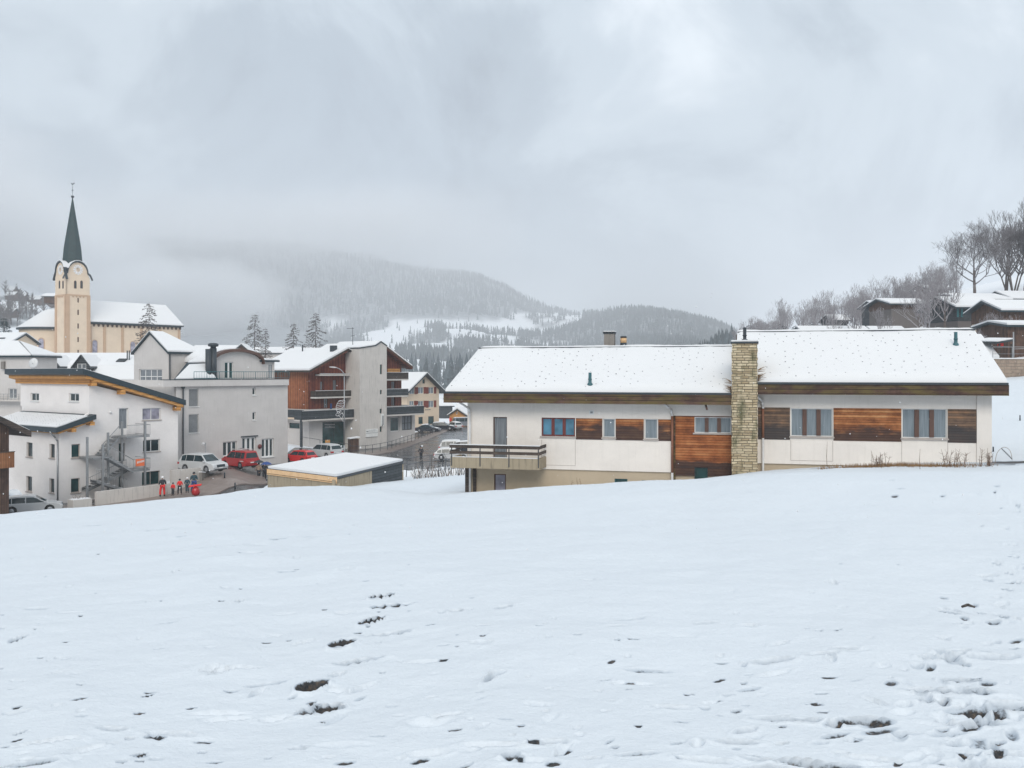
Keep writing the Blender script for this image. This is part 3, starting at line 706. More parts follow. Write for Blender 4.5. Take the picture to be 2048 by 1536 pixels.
forest('conifer_forest', 'hazy conifer forest covering the mountain side', hillA, 12, 24, 'fir_far', 1)
forest('hill_forest', 'hazy conifer forest on the low rounded hill', hillB, 11, 22, 'fir_far', 2)
forest('slope_woods', 'bare woods on the snowy slope behind the church', slope[:1600], 9, 17, 'bare_far', 4, True)
# ---------------------------------------------------------------- the long white house at the foot of the field
S0 = 37.5; org = W(935, HY, S0)
fr = Frame((org.x, org.y), -14.5); HZ = -6.9
H = thing('long_house', 'long low white house with weathered board panels, stone chimney and stepped snowy roofs', 'house', fr.w(0, 0, HZ))
uL, uM, uC0, uC1, uE = fr.u(935), fr.u(1347), fr.u(1463), fr.u(1515), fr.u(1983)
zb1 = fr.z(941, fr.u(1200)); zb2 = fr.z(932, fr.u(1750)); VR = 5.6
eL = fr.u(889, -.9); zeL = fr.z(783, (eL + uC0) / 2, -.9); zeR = fr.z(763.5, (uC1 + uE) / 2, -.9); eR = fr.u(2016, -.9)
vL = VR; zrL = fr.z(695, fr.u(1200, vL), vL); zrR = fr.z(662, fr.u(1700, vL), vL)
top1 = zeL + .05; top2 = zeR + .05
print('CHALET', 'len', uE, 'ridge px L', fr.px(eL, vL, zrL), 'R', fr.px(eR, vL, zrR), 'pitch', zrL - zeL, zrR - zeR, vL + .9)
# holes, read off the wall
door = fr.R(986, 834, 1014, 920); w3 = fr.R(1083, 835.5, 1150, 872.5); wa = fr.R(1206, 837.5, 1230, 875); wb = fr.R(1289, 838, 1315, 878)
m = MB(); zp = fr.z(805, fr.u(1150))
fr.wall(m, [(uL, zb1), (uM, zb1), (uM, top1 - .06), (uL, top1 - .06)], [door, w3, wa, wb], 0, .3, 'plaster_white')
fr.box(m, uM, uC0, 0.0, .3, fr.z(832, fr.u(1400)), top1 - .06, 'plaster_white')
w4 = fr.R(1581.5, 817, 1665.5, 873); w5 = fr.R(1804, 817.5, 1894, 876.5)
fr.wall(m, [(uC1 - .3, zb2), (fr.u(1953), zb2), (fr.u(1953), top2 - .06), (uC1 - .3, top2 - .06)], [w4, w5], 0, .3, 'plaster_white')
fr.box(m, fr.u(1953) + .004, uE, -.06, .4, HZ - .3, top2 - .06, 'plaster_white')
# side and back walls
fr.box(m, uL, uL + .3, .301, 10.6, HZ, top1 - .06, 'plaster_white'); fr.box(m, uE - .3, uE, .401, 10.6, HZ, top2 - .06, 'plaster_white')
fr.box(m, uL + .3, uE - .3, 10.3, 10.6, HZ, top1 - .06, 'plaster_white')
for (a0, a1, tz, zr) in ((uL, uL + .3, top1, zrL), (uE - .3, uE, top2, zrR)):
    L = [(a0, .0, tz - .056), (a0, 10.6, tz - .056), (a0, vL, zr - .38), (a1, .0, tz - .056), (a1, 10.6, tz - .056), (a1, vL, zr - .38)]
    m.add([fr.w(*p) for p in L], [(0, 1, 2), (5, 4, 3), (0, 3, 4, 1), (1, 4, 5, 2), (2, 5, 3, 0)], 'plaster_white', [Vector(p) for p in L])
# grooves of the infilled panels below the big windows
for (x0, y0, x1, y1) in ((1083, 880, 1151, 931), (1581, 881, 1666, 922), (1803, 883, 1896, 927)):
    r = fr.R(x0, y0, x1, y1)
    for q in ((r[0], r[1], r[0] + .02, r[3]), (r[2] - .02, r[1], r[2], r[3]), (r[0] + .02, r[1], r[2] - .02, r[1] + .02)): fr.rbox(m, q, -.008, 0.05, 'sill_grey')
m.build('wall', H)
m = MB(); dr2 = fr.R(988, 948, 1012, 999, .1); bw1 = fr.R(1229, 957.5, 1255, 973, .1); bw2 = fr.R(1283, 961, 1326, 976, .1); bw3 = fr.R(1389, 934, 1416, 968, .1); bw4 = fr.R(1537, 943, 1576, 960, .1)
fr.wall(m, [(uL + .02, HZ - .6), (uC0, HZ - .6), (uC0, zb1 - .004), (uL + .02, zb1 - .004)], [dr2, bw1, bw2, (bw3[0], bw3[1], bw3[2], zb1 - .02)], .1, .4, 'plaster_beige')
fr.wall(m, [(uC1 - .3, HZ - .6), (uE - .4, HZ - .6), (uE - .4, zb2 - .004), (uC1 - .3, zb2 - .004)], [bw4], .1, .4, 'plaster_beige')
m.build('plinth', H)
# boards
m = MB()
zt = fr.z(837.5, fr.u(1230)); zl = fr.z(880, fr.u(1230))
for x0, x1 in ((1152, 1204.5), (1231.5, 1287.5), (1316.5, 1345)): m = MB(); fr.box(m, fr.u(x0), fr.u(x1), -.025, -.002, zl, zt, 'wood_orange'); m.build('wood_panel', H)
m = MB(); zt2 = fr.z(816.5, fr.u(1720)); zl2 = fr.z(882, fr.u(1720))
fr.box(m, fr.u(1516), fr.u(1580), -.025, -.002, zl2, zt2, 'wood_weathered'); m.build('wood_panel', H)
m = MB(); fr.box(m, fr.u(1667), fr.u(1802.5), -.025, -.002, zl2, zt2, 'wood_orange'); m.build('wood_panel', H)
m = MB(); fr.box(m, fr.u(1895.5), fr.u(1952.5), -.025, -.002, zl2, zt2, 'wood_weathered'); m.build('wood_panel', H)
wc = fr.R(1389, 834, 1463, 866, .05)
m = MB(); fr.wall(m, [(uM + .1, fr.z(952, fr.u(1400))), (uC0, fr.z(952, fr.u(1400))), (uC0, fr.z(832.5, fr.u(1400))), (uM + .1, fr.z(832.5, fr.u(1400)))],
                  [wc, (bw3[0], bw3[1] - .5, bw3[2], bw3[3])], -.02, .09, 'wood_orange_lower'); m.build('wood_wall', H)
m = MB(); fr.box(m, uM, uM + .098, -.05, .3, HZ, fr.z(832, uM), 'wood_fascia'); m.build('corner_post', H)
# windows
fr.window(H, w3, .10, 'frame_red', 'glass_blue', 3, 1, .07, 'sill_grey', mull=.16)
fr.window(H, wa, .10, 'frame_white', 'glass_curtain', 1, 1, .045, 'sill_grey'); fr.window(H, wb, .10, 'frame_white', 'glass_curtain', 1, 1, .045, 'sill_grey')
fr.window(H, wc, .03, 'frame_white', 'glass_curtain', 1, 1, .045, 'sill_grey')
m = MB()
for i in (1, 2):
    c = wc[0] + (wc[2] - wc[0]) * i / 3; m = MB(); fr.box(m, c - .09, c + .09, -.01, .06, wc[1] + .045, wc[3] - .045, 'frame_wood'); m.build('mullion', H)
for w_ in (w4, w5):
    fr.window(H, w_, .08, 'frame_white', 'glass_curtain', 1, 1, .045, 'sill_grey'); m = MB()
    for i in (1, 2):
        c = w_[0] + (w_[2] - w_[0]) * i / 3; m = MB(); fr.box(m, c - .10, c + .10, .04, .10, w_[1] + .045, w_[3] - .045, 'frame_wood'); m.build('mullion', H)
fr.window(H, dr2, .16, 'frame_wood', 'glass_lilac', 1, 1, .06, name='basement_door')
for b_ in (bw1, bw2, bw4): fr.window(H, b_, .16, 'metal_teal', 'glass_green', 1, 1, .04)
fr.window(H, (bw3[0], bw3[1], bw3[2], bw3[3]), .03, 'siding_dark', 'glass_green', 1, 1, .04)
d_ = fr.window(H, door, .12, 'frame_wood', 'glass_door', 1, 1, .05, name='balcony_door')
# vent in the wall
m = MB(); r = fr.R(1178.5, 820.5, 1188, 829); fr.rbox(m, r, -.03, -.003, 'frame_white'); e = .06; fr.box(m, r[0] + e, r[2] - e, -.04, -.031, r[1] + e, r[3] - e, 'blind_grey'); m.build('wall_vent', H)
# roofs: slab, then the snow on it with the rows of snow guards poking through
def roof(u0, u1, ze, zr, name, cut=None):
    vb = 2 * vL + .9; sl = (zr - ze) / (vL + .9)
    m = MB(); th = .16
    fr.slab(m, [(u0, -.9, ze - .10), (u1, -.9, ze - .10), (u1, vL, zr - .10), (u0, vL, zr - .10)], th, 'wood_dark')
    fr.slab(m, [(u0, vL, zr - .10), (u1, vL, zr - .10), (u1, vb, ze - .10), (u0, vb, ze - .10)], th, 'wood_dark')
    ro = m.build(name, H)
    s = MB(); n = int((u1 - u0) / .25); rj = random.Random(int(u0 * 10)); k0 = len(s.v)
    th = .13; rows = [(-.86, ze), (-.80, ze + .10 + .06 * sl), (0, None), (vL * .5, None), (vL - .12, None), (vL, None), (vL + .12, None), (vb - .05, None), (vb, ze)]
    L = []; 
    for i in range(n + 1):
        u = u0 + (u1 - u0) * i / n; du = .03 if i == 0 else (-.03 if i == n else 0)
        for j, (v, z) in enumerate(rows):
            base = zr - .1 + .10 - abs(v - vL) * sl
            zz = base - .09 if j in (0, len(rows) - 1) else base + th * (.55 if i in (0, n) else 1) + rj.uniform(-.012, .012) + .05 * mnoise.noise(Vector((u * .45, v * .6, u0)))
            v = v + (.045 * mnoise.noise(Vector((u * 1.3, 3.0, u0))) if j < 2 else 0)
            if j == 5: zz -= .01
            L.append((u + du, v, zz))
    nr = len(rows); fs = []
    for i in range(n):
        for j in range(nr - 1): a = i * nr + j; fs.append((a, a + nr, a + nr + 1, a + 1))
    s.add([fr.w(*p) for p in L], fs, 'snow_roof', [Vector(p) for p in L], True)
    # snow guards in staggered rows
    row = 0; v = -.55
    while v < vL - .5:
        u = u0 + .25 + (.45 if row % 2 else 0)
        while u < u1 - .2:
            if rj.random() < .78:
                uu = u + rj.uniform(-.13, .13); z = zr - abs(v - vL) * sl + th; hgt = .02 + .035 * rj.random() ** 2
                if rj.random() < .2: hgt *= .4
                if not (cut and cut[0] < uu < cut[1] and v < cut[2]): fr.box(s, uu - .028, uu + .028, v - .01, v + .01, z - .05, z + hgt * .7, 'blind_grey')
            u += .9
        v += .34; row += 1
    s.build('roof_snow', ro)
    g = MB(); fr.box(g, u0, u1, -1.02, -.905, ze - .13, ze - .03, 'metal_dark'); g.build('gutter', ro)
    f = MB(); fr.box(f, u0 - .02, u1 + .02, -1.0, -.903, ze - .62, ze - .133, 'wood_fascia')
    for a, b in ((u0 - .03, u0 + .04), (u1 - .04, u1 + .03)):
        fr.slab(f, [(a, -.89, ze - .14), (b, -.89, ze - .14), (b, vL, zr - .14), (a, vL, zr - .14)], .3, 'wood_fascia'); 
        fr.slab(f, [(a, vL, zr - .143), (b, vL, zr - .143), (b, vb, ze - .143), (a, vb, ze - .143)], .3, 'wood_fascia')
    f.build('fascia', ro)
    q = MB(); fr.box(q, u0 + .05, u1 - .05, -.9, 0.0, ze - .42, ze - .38, 'wood_dark'); q.build('soffit', ro)
    if True:
        rl = MB(); zz = zr - .35 * sl + th; fr.box(rl, u0 + .05, u1 - .05, vL - .37, vL - .34, zz - .04, zz + .035, 'metal_dark'); rl.build('ridge_flashing', ro)
    return sl
uR0 = fr.u(1470)
sl1 = roof(eL, uR0 + .6, zeL, zrL, 'roof', (fr.u(1463) - .3, 99, 1.2)); sl2 = roof(uR0, eR, zeR, zrR, 'roof', (-99, fr.u(1520), 1.2))
m = MB(); fr.box(m, uR0 + .02, uR0 + .2, 0, 10.6, zeL, zeR - .0, 'plaster_white')
L = [(uR0 + .02, 0, zeR - .0), (uR0 + .02, 10.6, zeR - .0), (uR0 + .02, vL, zrR - .3), (uR0 + .2, 0, zeR), (uR0 + .2, 10.6, zeR), (uR0 + .2, vL, zrR - .3)]
m.add([fr.w(*p) for p in L], [(0, 1, 2), (5, 4, 3), (0, 3, 4, 1), (1, 4, 5, 2), (2, 5, 3, 0)], 'plaster_white', [Vector(p) for p in L]); m.build('step_wall', H)
# stone chimney
def on_front(px, v): return fr.u(px, v)
cv = -1.08; cu0, cu1 = fr.u(1463.5, cv), fr.u(1515, cv); cz = fr.z(687, cu0, cv)
m = MB(); rj = random.Random(9); fr.box(m, cu0 + .03, cu1 - .03, cv + .03, .87, HZ, cz, 'stone'); z_ = HZ + 1.0
while z_ < cz - .05:
    h_ = min(rj.uniform(.11, .17), cz - z_ - .004); fr.box(m, cu0 + rj.uniform(-.018, .018), cu1 + rj.uniform(-.018, .018), cv + rj.uniform(-.015, .015), .9 + rj.uniform(-.015, .015), z_, z_ + h_ - .012, 'stone'); z_ += h_
ch = m.build('chimney', H)
m = MB(); fr.box(m, cu0 - .05, cu1 + .05, cv - .05, .95, cz + .003, cz + .09, 'metal_dark'); fr.box(m, cu0 - .02, cu1 + .02, cv - .02, .92, cz + .093, cz + .17, 'snow_roof'); m.build('chimney_cap', ch)
c = fr.w((cu0 + cu1) / 2 , -.1, cz + .1); m = MB(); lathe(m, c, [(.15, 0), (.15, .12), (.085, .16), (.085, .72)], 12, 'metal_dark'); lathe(m, c + Vector((0, 0, .3)), [(.11, 0), (.11, .05)], 12, 'metal_dark'); m.build('flue', ch)
# snow-free twigs caught where the roof meets the chimney
for (uu, zz, sgn) in ((cu0, fr.z(775, cu0), -1), (cu1, fr.z(752, cu1), 1)):
    m = MB(); rj = random.Random(4)
    for k in range(26):
        a = fr.w(uu + sgn * .02, cv + .2, zz + rj.uniform(-.25, .35)); b = fr.w(uu + sgn * rj.uniform(.12, .42), cv + rj.uniform(0, .5), a.z + rj.uniform(-.05, .2)); tube(m, a, b, .014, .006, 4, 'dry_grass')
    m.build('creeper', ch)
# chimneys and vents on the roof
def on_roof(px, py, sl, zr):
    best = None
    for k in range(120):
        v = -.8 + k * .05; u = fr.u(px, v); z = zr - abs(v - vL) * sl + .1; y = fr.px(u, v, z)[1]
        if best is None or abs(y - py) < best[0]: best = (abs(y - py), u, v, z)
    return best[1:]
def ridge_thing(px, v, zr): u = fr.u(px, vL + v); return u, vL + v, zr - v * sl1
u, v, z = ridge_thing(1219.5, .5, zrL); zt = fr.z(668, u, v)
m = MB(); fr.box(m, u - .29, u + .29, v - .3, v + .3, z - .3, zt, 'concrete_dark'); k = m.build('chimney', H)
m = MB(); fr.box(m, u - .33, u + .33, v - .34, v + .34, zt + .003, zt + .05, 'metal_dark'); 
for i in range(5): fr.box(m, u - .35 + .155 * i, u - .28 + .155 * i, v - .36, v + .36, zt + .053, zt + .12, 'metal_dark')
fr.box(m, u - .33, u + .33, v - .3, v + .3, zt + .123, zt + .17, 'snow_roof'); m.build('chimney_cap', k)
u, v, z = ridge_thing(1247, .5, zrL); c = fr.w(u, v, z - .2); hh = fr.z(674, u, v) - c.z
m = MB(); lathe(m, c, [(.32, 0), (.32, hh - .62), (.19, hh - .5), (.19, hh - .34)], 14, 'metal_dark'); k = m.build('chimney', H)
m = MB(); lathe(m, c, [(.18, hh - .335), (.19, hh - .1), (.16, hh - .03)], 14, 'wood_pale'); lathe(m, c, [(.19, hh - .026), (.2, hh + .02), (.1, hh + .06)], 14, 'metal_dark'); m.build('chimney_pot', k)
for px, py, top, sl, zr in ((1180, 770, 745, sl1, zrL), (1911.5, 690, 664, sl2, zrR)):
    u, v, z = on_roof(px, py, sl, zr); c = fr.w(u, v, z - .1); hh = fr.z(top, u, v) - c.z
    m = MB(); lathe(m, c, [(.16, 0), (.14, .16), (.09, .22), (.085, hh * .5)], 12, 'metal_copper'); lathe(m, c, [(.105, hh * .5 + .002), (.105, hh * .5 + .05), (.085, hh * .5 + .06), (.08, hh)], 12, 'metal_copper'); m.build('vent_pipe', H)
# downpipes
for (px, top, bot, v, split) in ((940, 803, 985, -.1, None), (1344.5, 805, 952, -.12, 832), (1526, 788, 948, -.12, None)):
    u = fr.u(px, v); zt = fr.z(top, u, v); zb_ = HZ; m = MB()
    bend = [fr.w(u - .45, -.95, zt + .12), fr.w(u - .35, -.75, zt - .05), fr.w(u - .05, v - .1, zt - .35), fr.w(u, v, zt - .6)]
    path_tube(m, bend, .06, 'metal_white', 8)
    if split: 
        zs = fr.z(split, u, v); tube(m, bend[-1], fr.w(u, v, zs), .06, .06, 8, 'metal_white'); tube(m, fr.w(u, v, zs), fr.w(u, v, zb1), .062, .062, 8, 'metal_pipe_brown'); tube(m, fr.w(u, v, zb1), fr.w(u, v, zb_), .06, .06, 8, 'metal_white')
    elif px > 1500:
        z1, z2 = fr.z(817, u, v), fr.z(876, u, v); tube(m, bend[-1], fr.w(u, v, z1), .06, .06, 8, 'metal_white'); tube(m, fr.w(u, v, z1), fr.w(u, v, z2), .062, .062, 8, 'metal_pipe_brown'); tube(m, fr.w(u, v, z2), fr.w(u, v, zb_), .06, .06, 8, 'metal_white')
    else: tube(m, bend[-1], fr.w(u, v, zb_), .06, .06, 8, 'metal_white')
    m.build('downpipe', H)
# balcony
bz = fr.z(916, fr.u(990, -1.6), -1.6); bb = fr.z(938, fr.u(1000, -1.6), -1.6); bu0, bu1 = fr.u(901, -1.6), fr.u(1079, -1.6)
m = MB(); fr.box(m, bu0, bu1, -1.6, -1.48, bb, bz, 'concrete_beige'); fr.box(m, bu0, bu0 + .12, -1.477, -.003, bb, bz, 'concrete_beige'); fr.box(m, bu1 - .12, bu1, -1.477, -.003, bb, bz, 'concrete_beige')
fr.box(m, bu0 + .12, bu1 - .12, -1.477, -.003, bb + .02, bb + .16, 'concrete_beige'); B = m.build('balcony', H)
m = MB(); tz = fr.z(891, fr.u(990, -1.6), -1.6)
fr.box(m, bu0 - .04, bu1 + .04, -1.66, -1.62, tz - .16, tz, 'wood_dark'); fr.box(m, bu0 - .04, bu1 + .04, -1.66, -1.62, tz - .46, tz - .31, 'wood_dark')
for uu in (bu0 + .0, bu1): 
    fr.box(m, uu - .04, uu, -1.617, -.01, tz - .16, tz, 'wood_dark'); fr.box(m, uu - .04, uu, -1.617, -.01, tz - .46, tz - .31, 'wood_dark')
m.build('railing', B)
m = MB(); fr.box(m, bu0 - .03, bu1 + .03, -1.655, -1.625, tz + .003, tz + .045, 'snow_roof'); fr.box(m, bu0 + .1, bu1 - .1, -1.59, -1.5, bz + .003, bz + .035, 'snow_roof'); m.build('snow_cap', B)
for i in range(4):
    uu = bu0 + .06 + (bu1 - bu0 - .12) * i / 3; m = MB(); fr.box(m, uu - .025, uu + .025, -1.617, -1.58, bb + .1, tz - .02, 'metal_dark'); m.build('post', B)
# dark corner post and pipes below the balcony, thin stems of dead weeds against the wall
m = MB(); u = fr.u(934); fr.box(m, u - .1, u + .12, -.02, .095, HZ, zb1, 'wood_dark'); fr.box(m, u + .33, u + .5, .02, .095, HZ, zb1, 'wood_dark'); m.build('corner_post', H)
m = MB(); u0_, u1_ = fr.u(1380), fr.u(1388); tube(m, fr.w(fr.u(1411), -.3, fr.z(806, 12)), fr.w(fr.u(1415.5), -.9, fr.z(817, 12)), .05, .05, 6, 'frame_wood'); m.build('roof_strut', H)
print('chalet done', fr.px(eR, -.9, zeR), fr.px(uE, 0, zb2))
# ---------------------------------------------------------------- the village: every wall follows the same two directions
A1 = 52.4                                   # right-hand walls recede to the right, left-hand walls at right angles to them
def FR(px, s): p = W(px, HY, s); return Frame((p.x, p.y), A1)
def side(f, u=0.0, v=0.0): p = f.w(u, v, 0); return Frame((p.x, p.y), f.ang - 90)   # the wall that meets f at u, seen to its left; u runs negative
def plane_roof(f, parent, pts, name='roof', over='snow_roof', th=.14, edge='metal_roof_edge', eth=.2, snow='roof_snow', snow_in=.06):
    """pts (u, v, z) of a sloping roof plane: a dark edged slab with a sheet of snow on it"""
    m = MB(); f.slab(m, pts, eth, edge); r = m.build(name, parent)
    if over:
        cu = sum(p[0] for p in pts) / len(pts); cv = sum(p[1] for p in pts) / len(pts)
        q = []
        for u, v, z in pts:
            du, dv = cu - u, cv - v; l = math.hypot(du, dv) or 1; k = snow_in * 2 / l; q.append((u + du * k, v + dv * k, z))
        # keep the inset corners in the roof's plane
        a, b, c = [Vector(p) for p in pts[:3]]; n = (b - a).cross(c - a)
        if abs(n.z) > 1e-6: q = [(u, v, a.z - (n.x * (u - a.x) + n.y * (v - a.y)) / n.z) for u, v, _ in q]
        s = MB(); f.slab(s, q, th - .004, over, dz=th); s.build(snow, r)
    return r
def gable_house(f, root, u0, u1, v1, zb, ze, zr, over=.6, ridge='u', wall='plaster_cream', v0=0.0, edge='metal_roof_edge', holes=(), gmat=None, sholes=(), th=.22, eth=.22):
    """house block with a saddle roof; ridge along u (eaves to the viewer) or along v (gable to the viewer). zr, ze: heights of ridge and eave (wall top)"""
    m = MB(); g = gmat or wall; t = .25
    if ridge == 'u':
        f.wall(m, [(u0, zb), (u1, zb), (u1, ze), (u0, ze)], list(holes), v0, v0 + t, wall)
        f.box(m, u0 + t, u1 - t, v1 - t, v1, zb, ze, wall); vm = (v0 + v1) / 2
        S = side(f, u0, v0)
        for k, uu in ((0, u0), (1, u1)):
            a = uu if k == 0 else uu - t; b = a + t
            L = [(a, v0 + t + .002, zb), (a, v1, zb), (a, v1, ze), (a, vm, zr - .1), (a, v0 + t + .002, ze)]; L += [(b, v, z) for _, v, z in L]
            m.add([f.w(*p) for p in L], [(0, 1, 2, 3, 4), (9, 8, 7, 6, 5)] + [(i, i + 5, (i + 1) % 5 + 5, (i + 1) % 5) for i in range(5)], g, [Vector(p) for p in L])
        m.build('wall', root); sl = (zr - ze) / (vm - v0); ea = zr - sl * (vm - v0 + over)
        r1 = plane_roof(f, root, [(u0 - over, v0 - over, ea + .1), (u1 + over, v0 - over, ea + .1), (u1 + over, vm, zr + .1), (u0 - over, vm, zr + .1)], edge=edge, th=th, eth=eth)
        r2 = plane_roof(f, root, [(u0 - over, vm + .003, zr + .1), (u1 + over, vm + .003, zr + .1), (u1 + over, v1 + over, ea + .1), (u0 - over, v1 + over, ea + .1)], edge=edge, th=th, eth=eth)
    else:
        um = (u0 + u1) / 2
        f.wall(m, [(u0, zb), (u1, zb), (u1, ze), (um, zr - .1), (u0, ze)], list(holes), v0, v0 + t, g)
        f.wall(m, [(u0, zb), (u1, zb), (u1, ze), (um, zr - .1), (u0, ze)], [], v1 - t, v1, g)
        S = side(f, u0, v0); S.wall(m, [(-(v1 - v0) + t, zb), (-t - .002, zb), (-t - .002, ze), (-(v1 - v0) + t, ze)], list(sholes), 0.0, t, wall)
        f.box(m, u1 - t, u1, v0 + t + .002, v1 - t, zb, ze, wall)
        m.build('wall', root); sl = (zr - ze) / (um - u0); ea = zr - sl * (um - u0 + over)
        plane_roof(f, root, [(u0 - over, v0 - over, ea + .1), (um, v0 - over, zr + .1), (um, v1 + over, zr + .1), (u0 - over, v1 + over, ea + .1)], edge=edge, th=th, eth=eth)
        plane_roof(f, root, [(um + .003, v0 - over, zr + .1), (u1 + over, v0 - over, ea + .1), (u1 + over, v1 + over, ea + .1), (um + .003, v1 + over, zr + .1)], edge=edge, th=th, eth=eth)
    return S
def railing(f, parent, u0, u1, v, z0, z1, mat, step=.9, bars=0, name='railing', v1=None, r=.025):
    m = MB(); n = max(1, int(abs(u1 - u0) / step)); v1 = v if v1 is None else v1
    P = [(u0 + (u1 - u0) * i / n, v + (v1 - v) * i / n) for i in range(n + 1)]
    for u, w_ in P: tube(m, f.w(u, w_, z0), f.w(u, w_, z1), r, r, 5, mat)
    tube(m, f.w(u0, v, z1), f.w(u1, v1, z1), r * 1.2, r * 1.2, 5, mat)
    for b in range(bars):
        z = z0 + (z1 - z0) * (b + .6) / (bars + .6); tube(m, f.w(u0, v, z), f.w(u1, v1, z), r * .6, r * .6, 4, mat)
    return m.build(name, parent)

# ================= white house with the outside stair
f = FR(118, 23.0); g = side(f); ZB = -11.9
HA = thing('white_apartment_house', 'white three storey house with orange timber eaves and grey outside stair', 'house', f.w(0, 0, ZB))
u2 = f.u(178.5); uE2 = f.u(356); g2 = side(f, u2)
zlow = g.z(857, -2); zl2 = f.z(826, u2); ztopL = g2.z(768, -2); ztopR = f.z(812, uE2)
wn = [f.R(143, 888, 160.5, 915.5), f.R(142, 956.5, 160, 985.5), f.R(285, 816, 321.5, 840), f.R(286, 879, 320, 903.5), f.R(284, 942.5, 320, 970)]
dn_ = [f.R(238, 816, 256.5, 859), f.R(237.5, 886.5, 249.5, 923), f.R(237, 951.5, 247.5, 979)]
m = MB()
f.wall(m, [(0, ZB), (uE2, ZB), (uE2, ztopR), (u2, ztopL), (u2, zl2), (0, zlow)], wn + dn_, 0, .3, 'plaster_house')
gw = [g.R(53, 885, 65, 914), g.R(99, 888, 109.5, 916.5), g.R(52.5, 952.5, 64, 983), g.R(98.5, 957, 108.5, 986)]
gL = g.u(12)
g.wall(m, [(gL, ZB), (-.302, ZB), (-.302, zlow), (gL, zlow)], gw, 0, .3, 'plaster_house')
g2L = g2.u(41); g2w = [g2.R(61, 786, 78, 802), g2.R(138, 786.5, 158, 803)]
g2.wall(m, [(g2L, zlow), (-.302, zlow), (-.302, ztopL), (g2L, ztopL)], g2w, 0, .3, 'plaster_house')
f.box(m, 0, uE2, -gL - .3, -gL, ZB, zlow, 'plaster_house'); f.box(m, uE2 - .3, uE2, .302, -gL - .302, ZB, ztopR, 'plaster_house')
f.box(m, u2, uE2 - .3, -g2L - .3, -g2L, zlow, ztopR, 'plaster_house'); m.build('wall', HA)
for i, r in enumerate(wn): f.window(HA, r, .14, 'frame_white' if i in (2, 3) else 'sill_grey', ('glass_green', 'glass_green', 'glass_lilac', 'glass_dark', 'glass_green')[i], 1 if i < 2 else 2, 1, .07, 'sill_grey')
for r in dn_[:1]: f.window(HA, r, .14, 'frame_white', 'glass_door', 1, 1, .09, name='door')
for r in dn_[1:]: f.window(HA, r, .14, 'siding_dark', 'glass_green', 1, 1, .06, name='door')
for r in gw: g.window(HA, r, .14, 'sill_grey', 'glass_dark', 1, 1, .05, 'sill_grey')
for r in g2w: g2.window(HA, r, .12, 'frame_white', 'glass_dark', 2, 1, .08, 'frame_white')
# upper roof, falling to the right
vf = -.9; a0 = f.u(166, vf); a1 = f.u(372, vf); za = f.z(737, a0, vf); zb_ = f.z(800, a1, vf); vb = f.v_at(a0, 9)
m = MB(); pts = [(a0, vf, za), (a1, vf, zb_), (a1, vb, zb_), (a0, vb, za)]; f.slab(m, pts, .5, 'metal_roof_edge'); ro = m.build('roof', HA)
m = MB(); k = .04 / 5; f.slab(m, [(a0 + .15, vf + .15, za + .001), (a1 - .15, vf + .15, zb_ + .03), (a1 - .15, vb - .15, zb_ + .03), (a0 + .15, vb - .15, za + .001)], .05, 'snow_roof', dz=.02); m.build('roof_snow', ro)
m = MB(); sl = (zb_ - za) / (a1 - a0)
f.slab(m, [(a0 + .35, vf + .12, za - .5 + .35 * sl), (a1 - .2, vf + .12, zb_ - .5 - .2 * sl), (a1 - .2, vb - .1, zb_ - .5 - .2 * sl), (a0 + .35, vb - .1, za - .5 + .35 * sl)], .28, 'wood_new'); m.build('soffit', ro)
m = MB(); zz = g2.z(752, -3)
g2.box(m, g2L - .5, .5, -.25, .05, ztopL - .02, za - .7, 'wood_new'); m.build('eave_beam', ro)
for uu in (u2 + .1, f.u(238), f.u(349)):
    m = MB(); z = za + (uu - a0) * sl - .79; f.box(m, uu - .22, uu + .22, -.75, -.01, z - .42, z, 'wood_new'); m.build('rafter_end', ro)
# lower roof over the left block
b0 = f.u(112, vf); zl0 = f.z(856, b0, vf); b1 = u2 - .02; zl1 = f.z(829, b1, vf); vbl = f.v_at(b0, -28)
m = MB(); f.slab(m, [(b0, vf, zl0), (b1 + .2, vf, zl1), (b1 + .2, -.02, zl1), (b1, -.015, zl1), (b1, vbl, zl1), (b0, vbl, zl0)], .42, 'metal_roof_edge'); rl = m.build('lower_roof', HA)
m = MB(); rj = random.Random(2); sl2_ = (zl1 - zl0) / (b1 - b0)
f.slab(m, [(b0 + .12, vf + .15, zl0 + .01), (b1 - .55, vf + .15, zl1 + .01 - .55 * sl2_), (b1 - .55, vbl - .2, zl1 + .01 - .55 * sl2_), (b0 + .12, vbl - .2, zl0 + .01)], .10, 'snow_roof', dz=.10)
u = b0 + .5
while u < b1 - .7:
    v = vf + .4 + (.25 if int(u * 10) % 2 else 0)
    while v < vbl - .5:
        z = zl0 + (u - b0) * sl2_ + .11; f.box(m, u - .012, u + .012, v - .03, v + .03, z, z + .03 * rj.random(), 'metal_roof_edge'); v += .5
    u += .3
m.build('roof_snow', rl)
m = MB(); f.slab(m, [(b0 + .3, vf + .15, zl0 - .425 + .3 * sl2_), (b1, vf + .15, zl1 - .425), (b1, vbl - .2, zl1 - .425), (b0 + .3, vbl - .2, zl0 - .425 + .3 * sl2_)], .2, 'wood_new'); m.build('soffit', rl)
for uu in (f.u(139), f.u(176)):
    m = MB(); z = zl0 + (uu - b0) * sl2_ - .63; f.box(m, uu - .2, uu + .2, -.8, -.01, z - .3, z, 'wood_new'); m.build('rafter_end', rl)
m = MB(); pth = [g.w(-.1, -.75, zl0 - .35), g.w(-.05, -.3, zl0 - .9), g.w(-.02, -.12, zl0 - 1.2), g.w(-.02, -.12, ZB)]; path_tube(m, pth, .07, 'metal_zinc', 8); m.build('downpipe', HA)
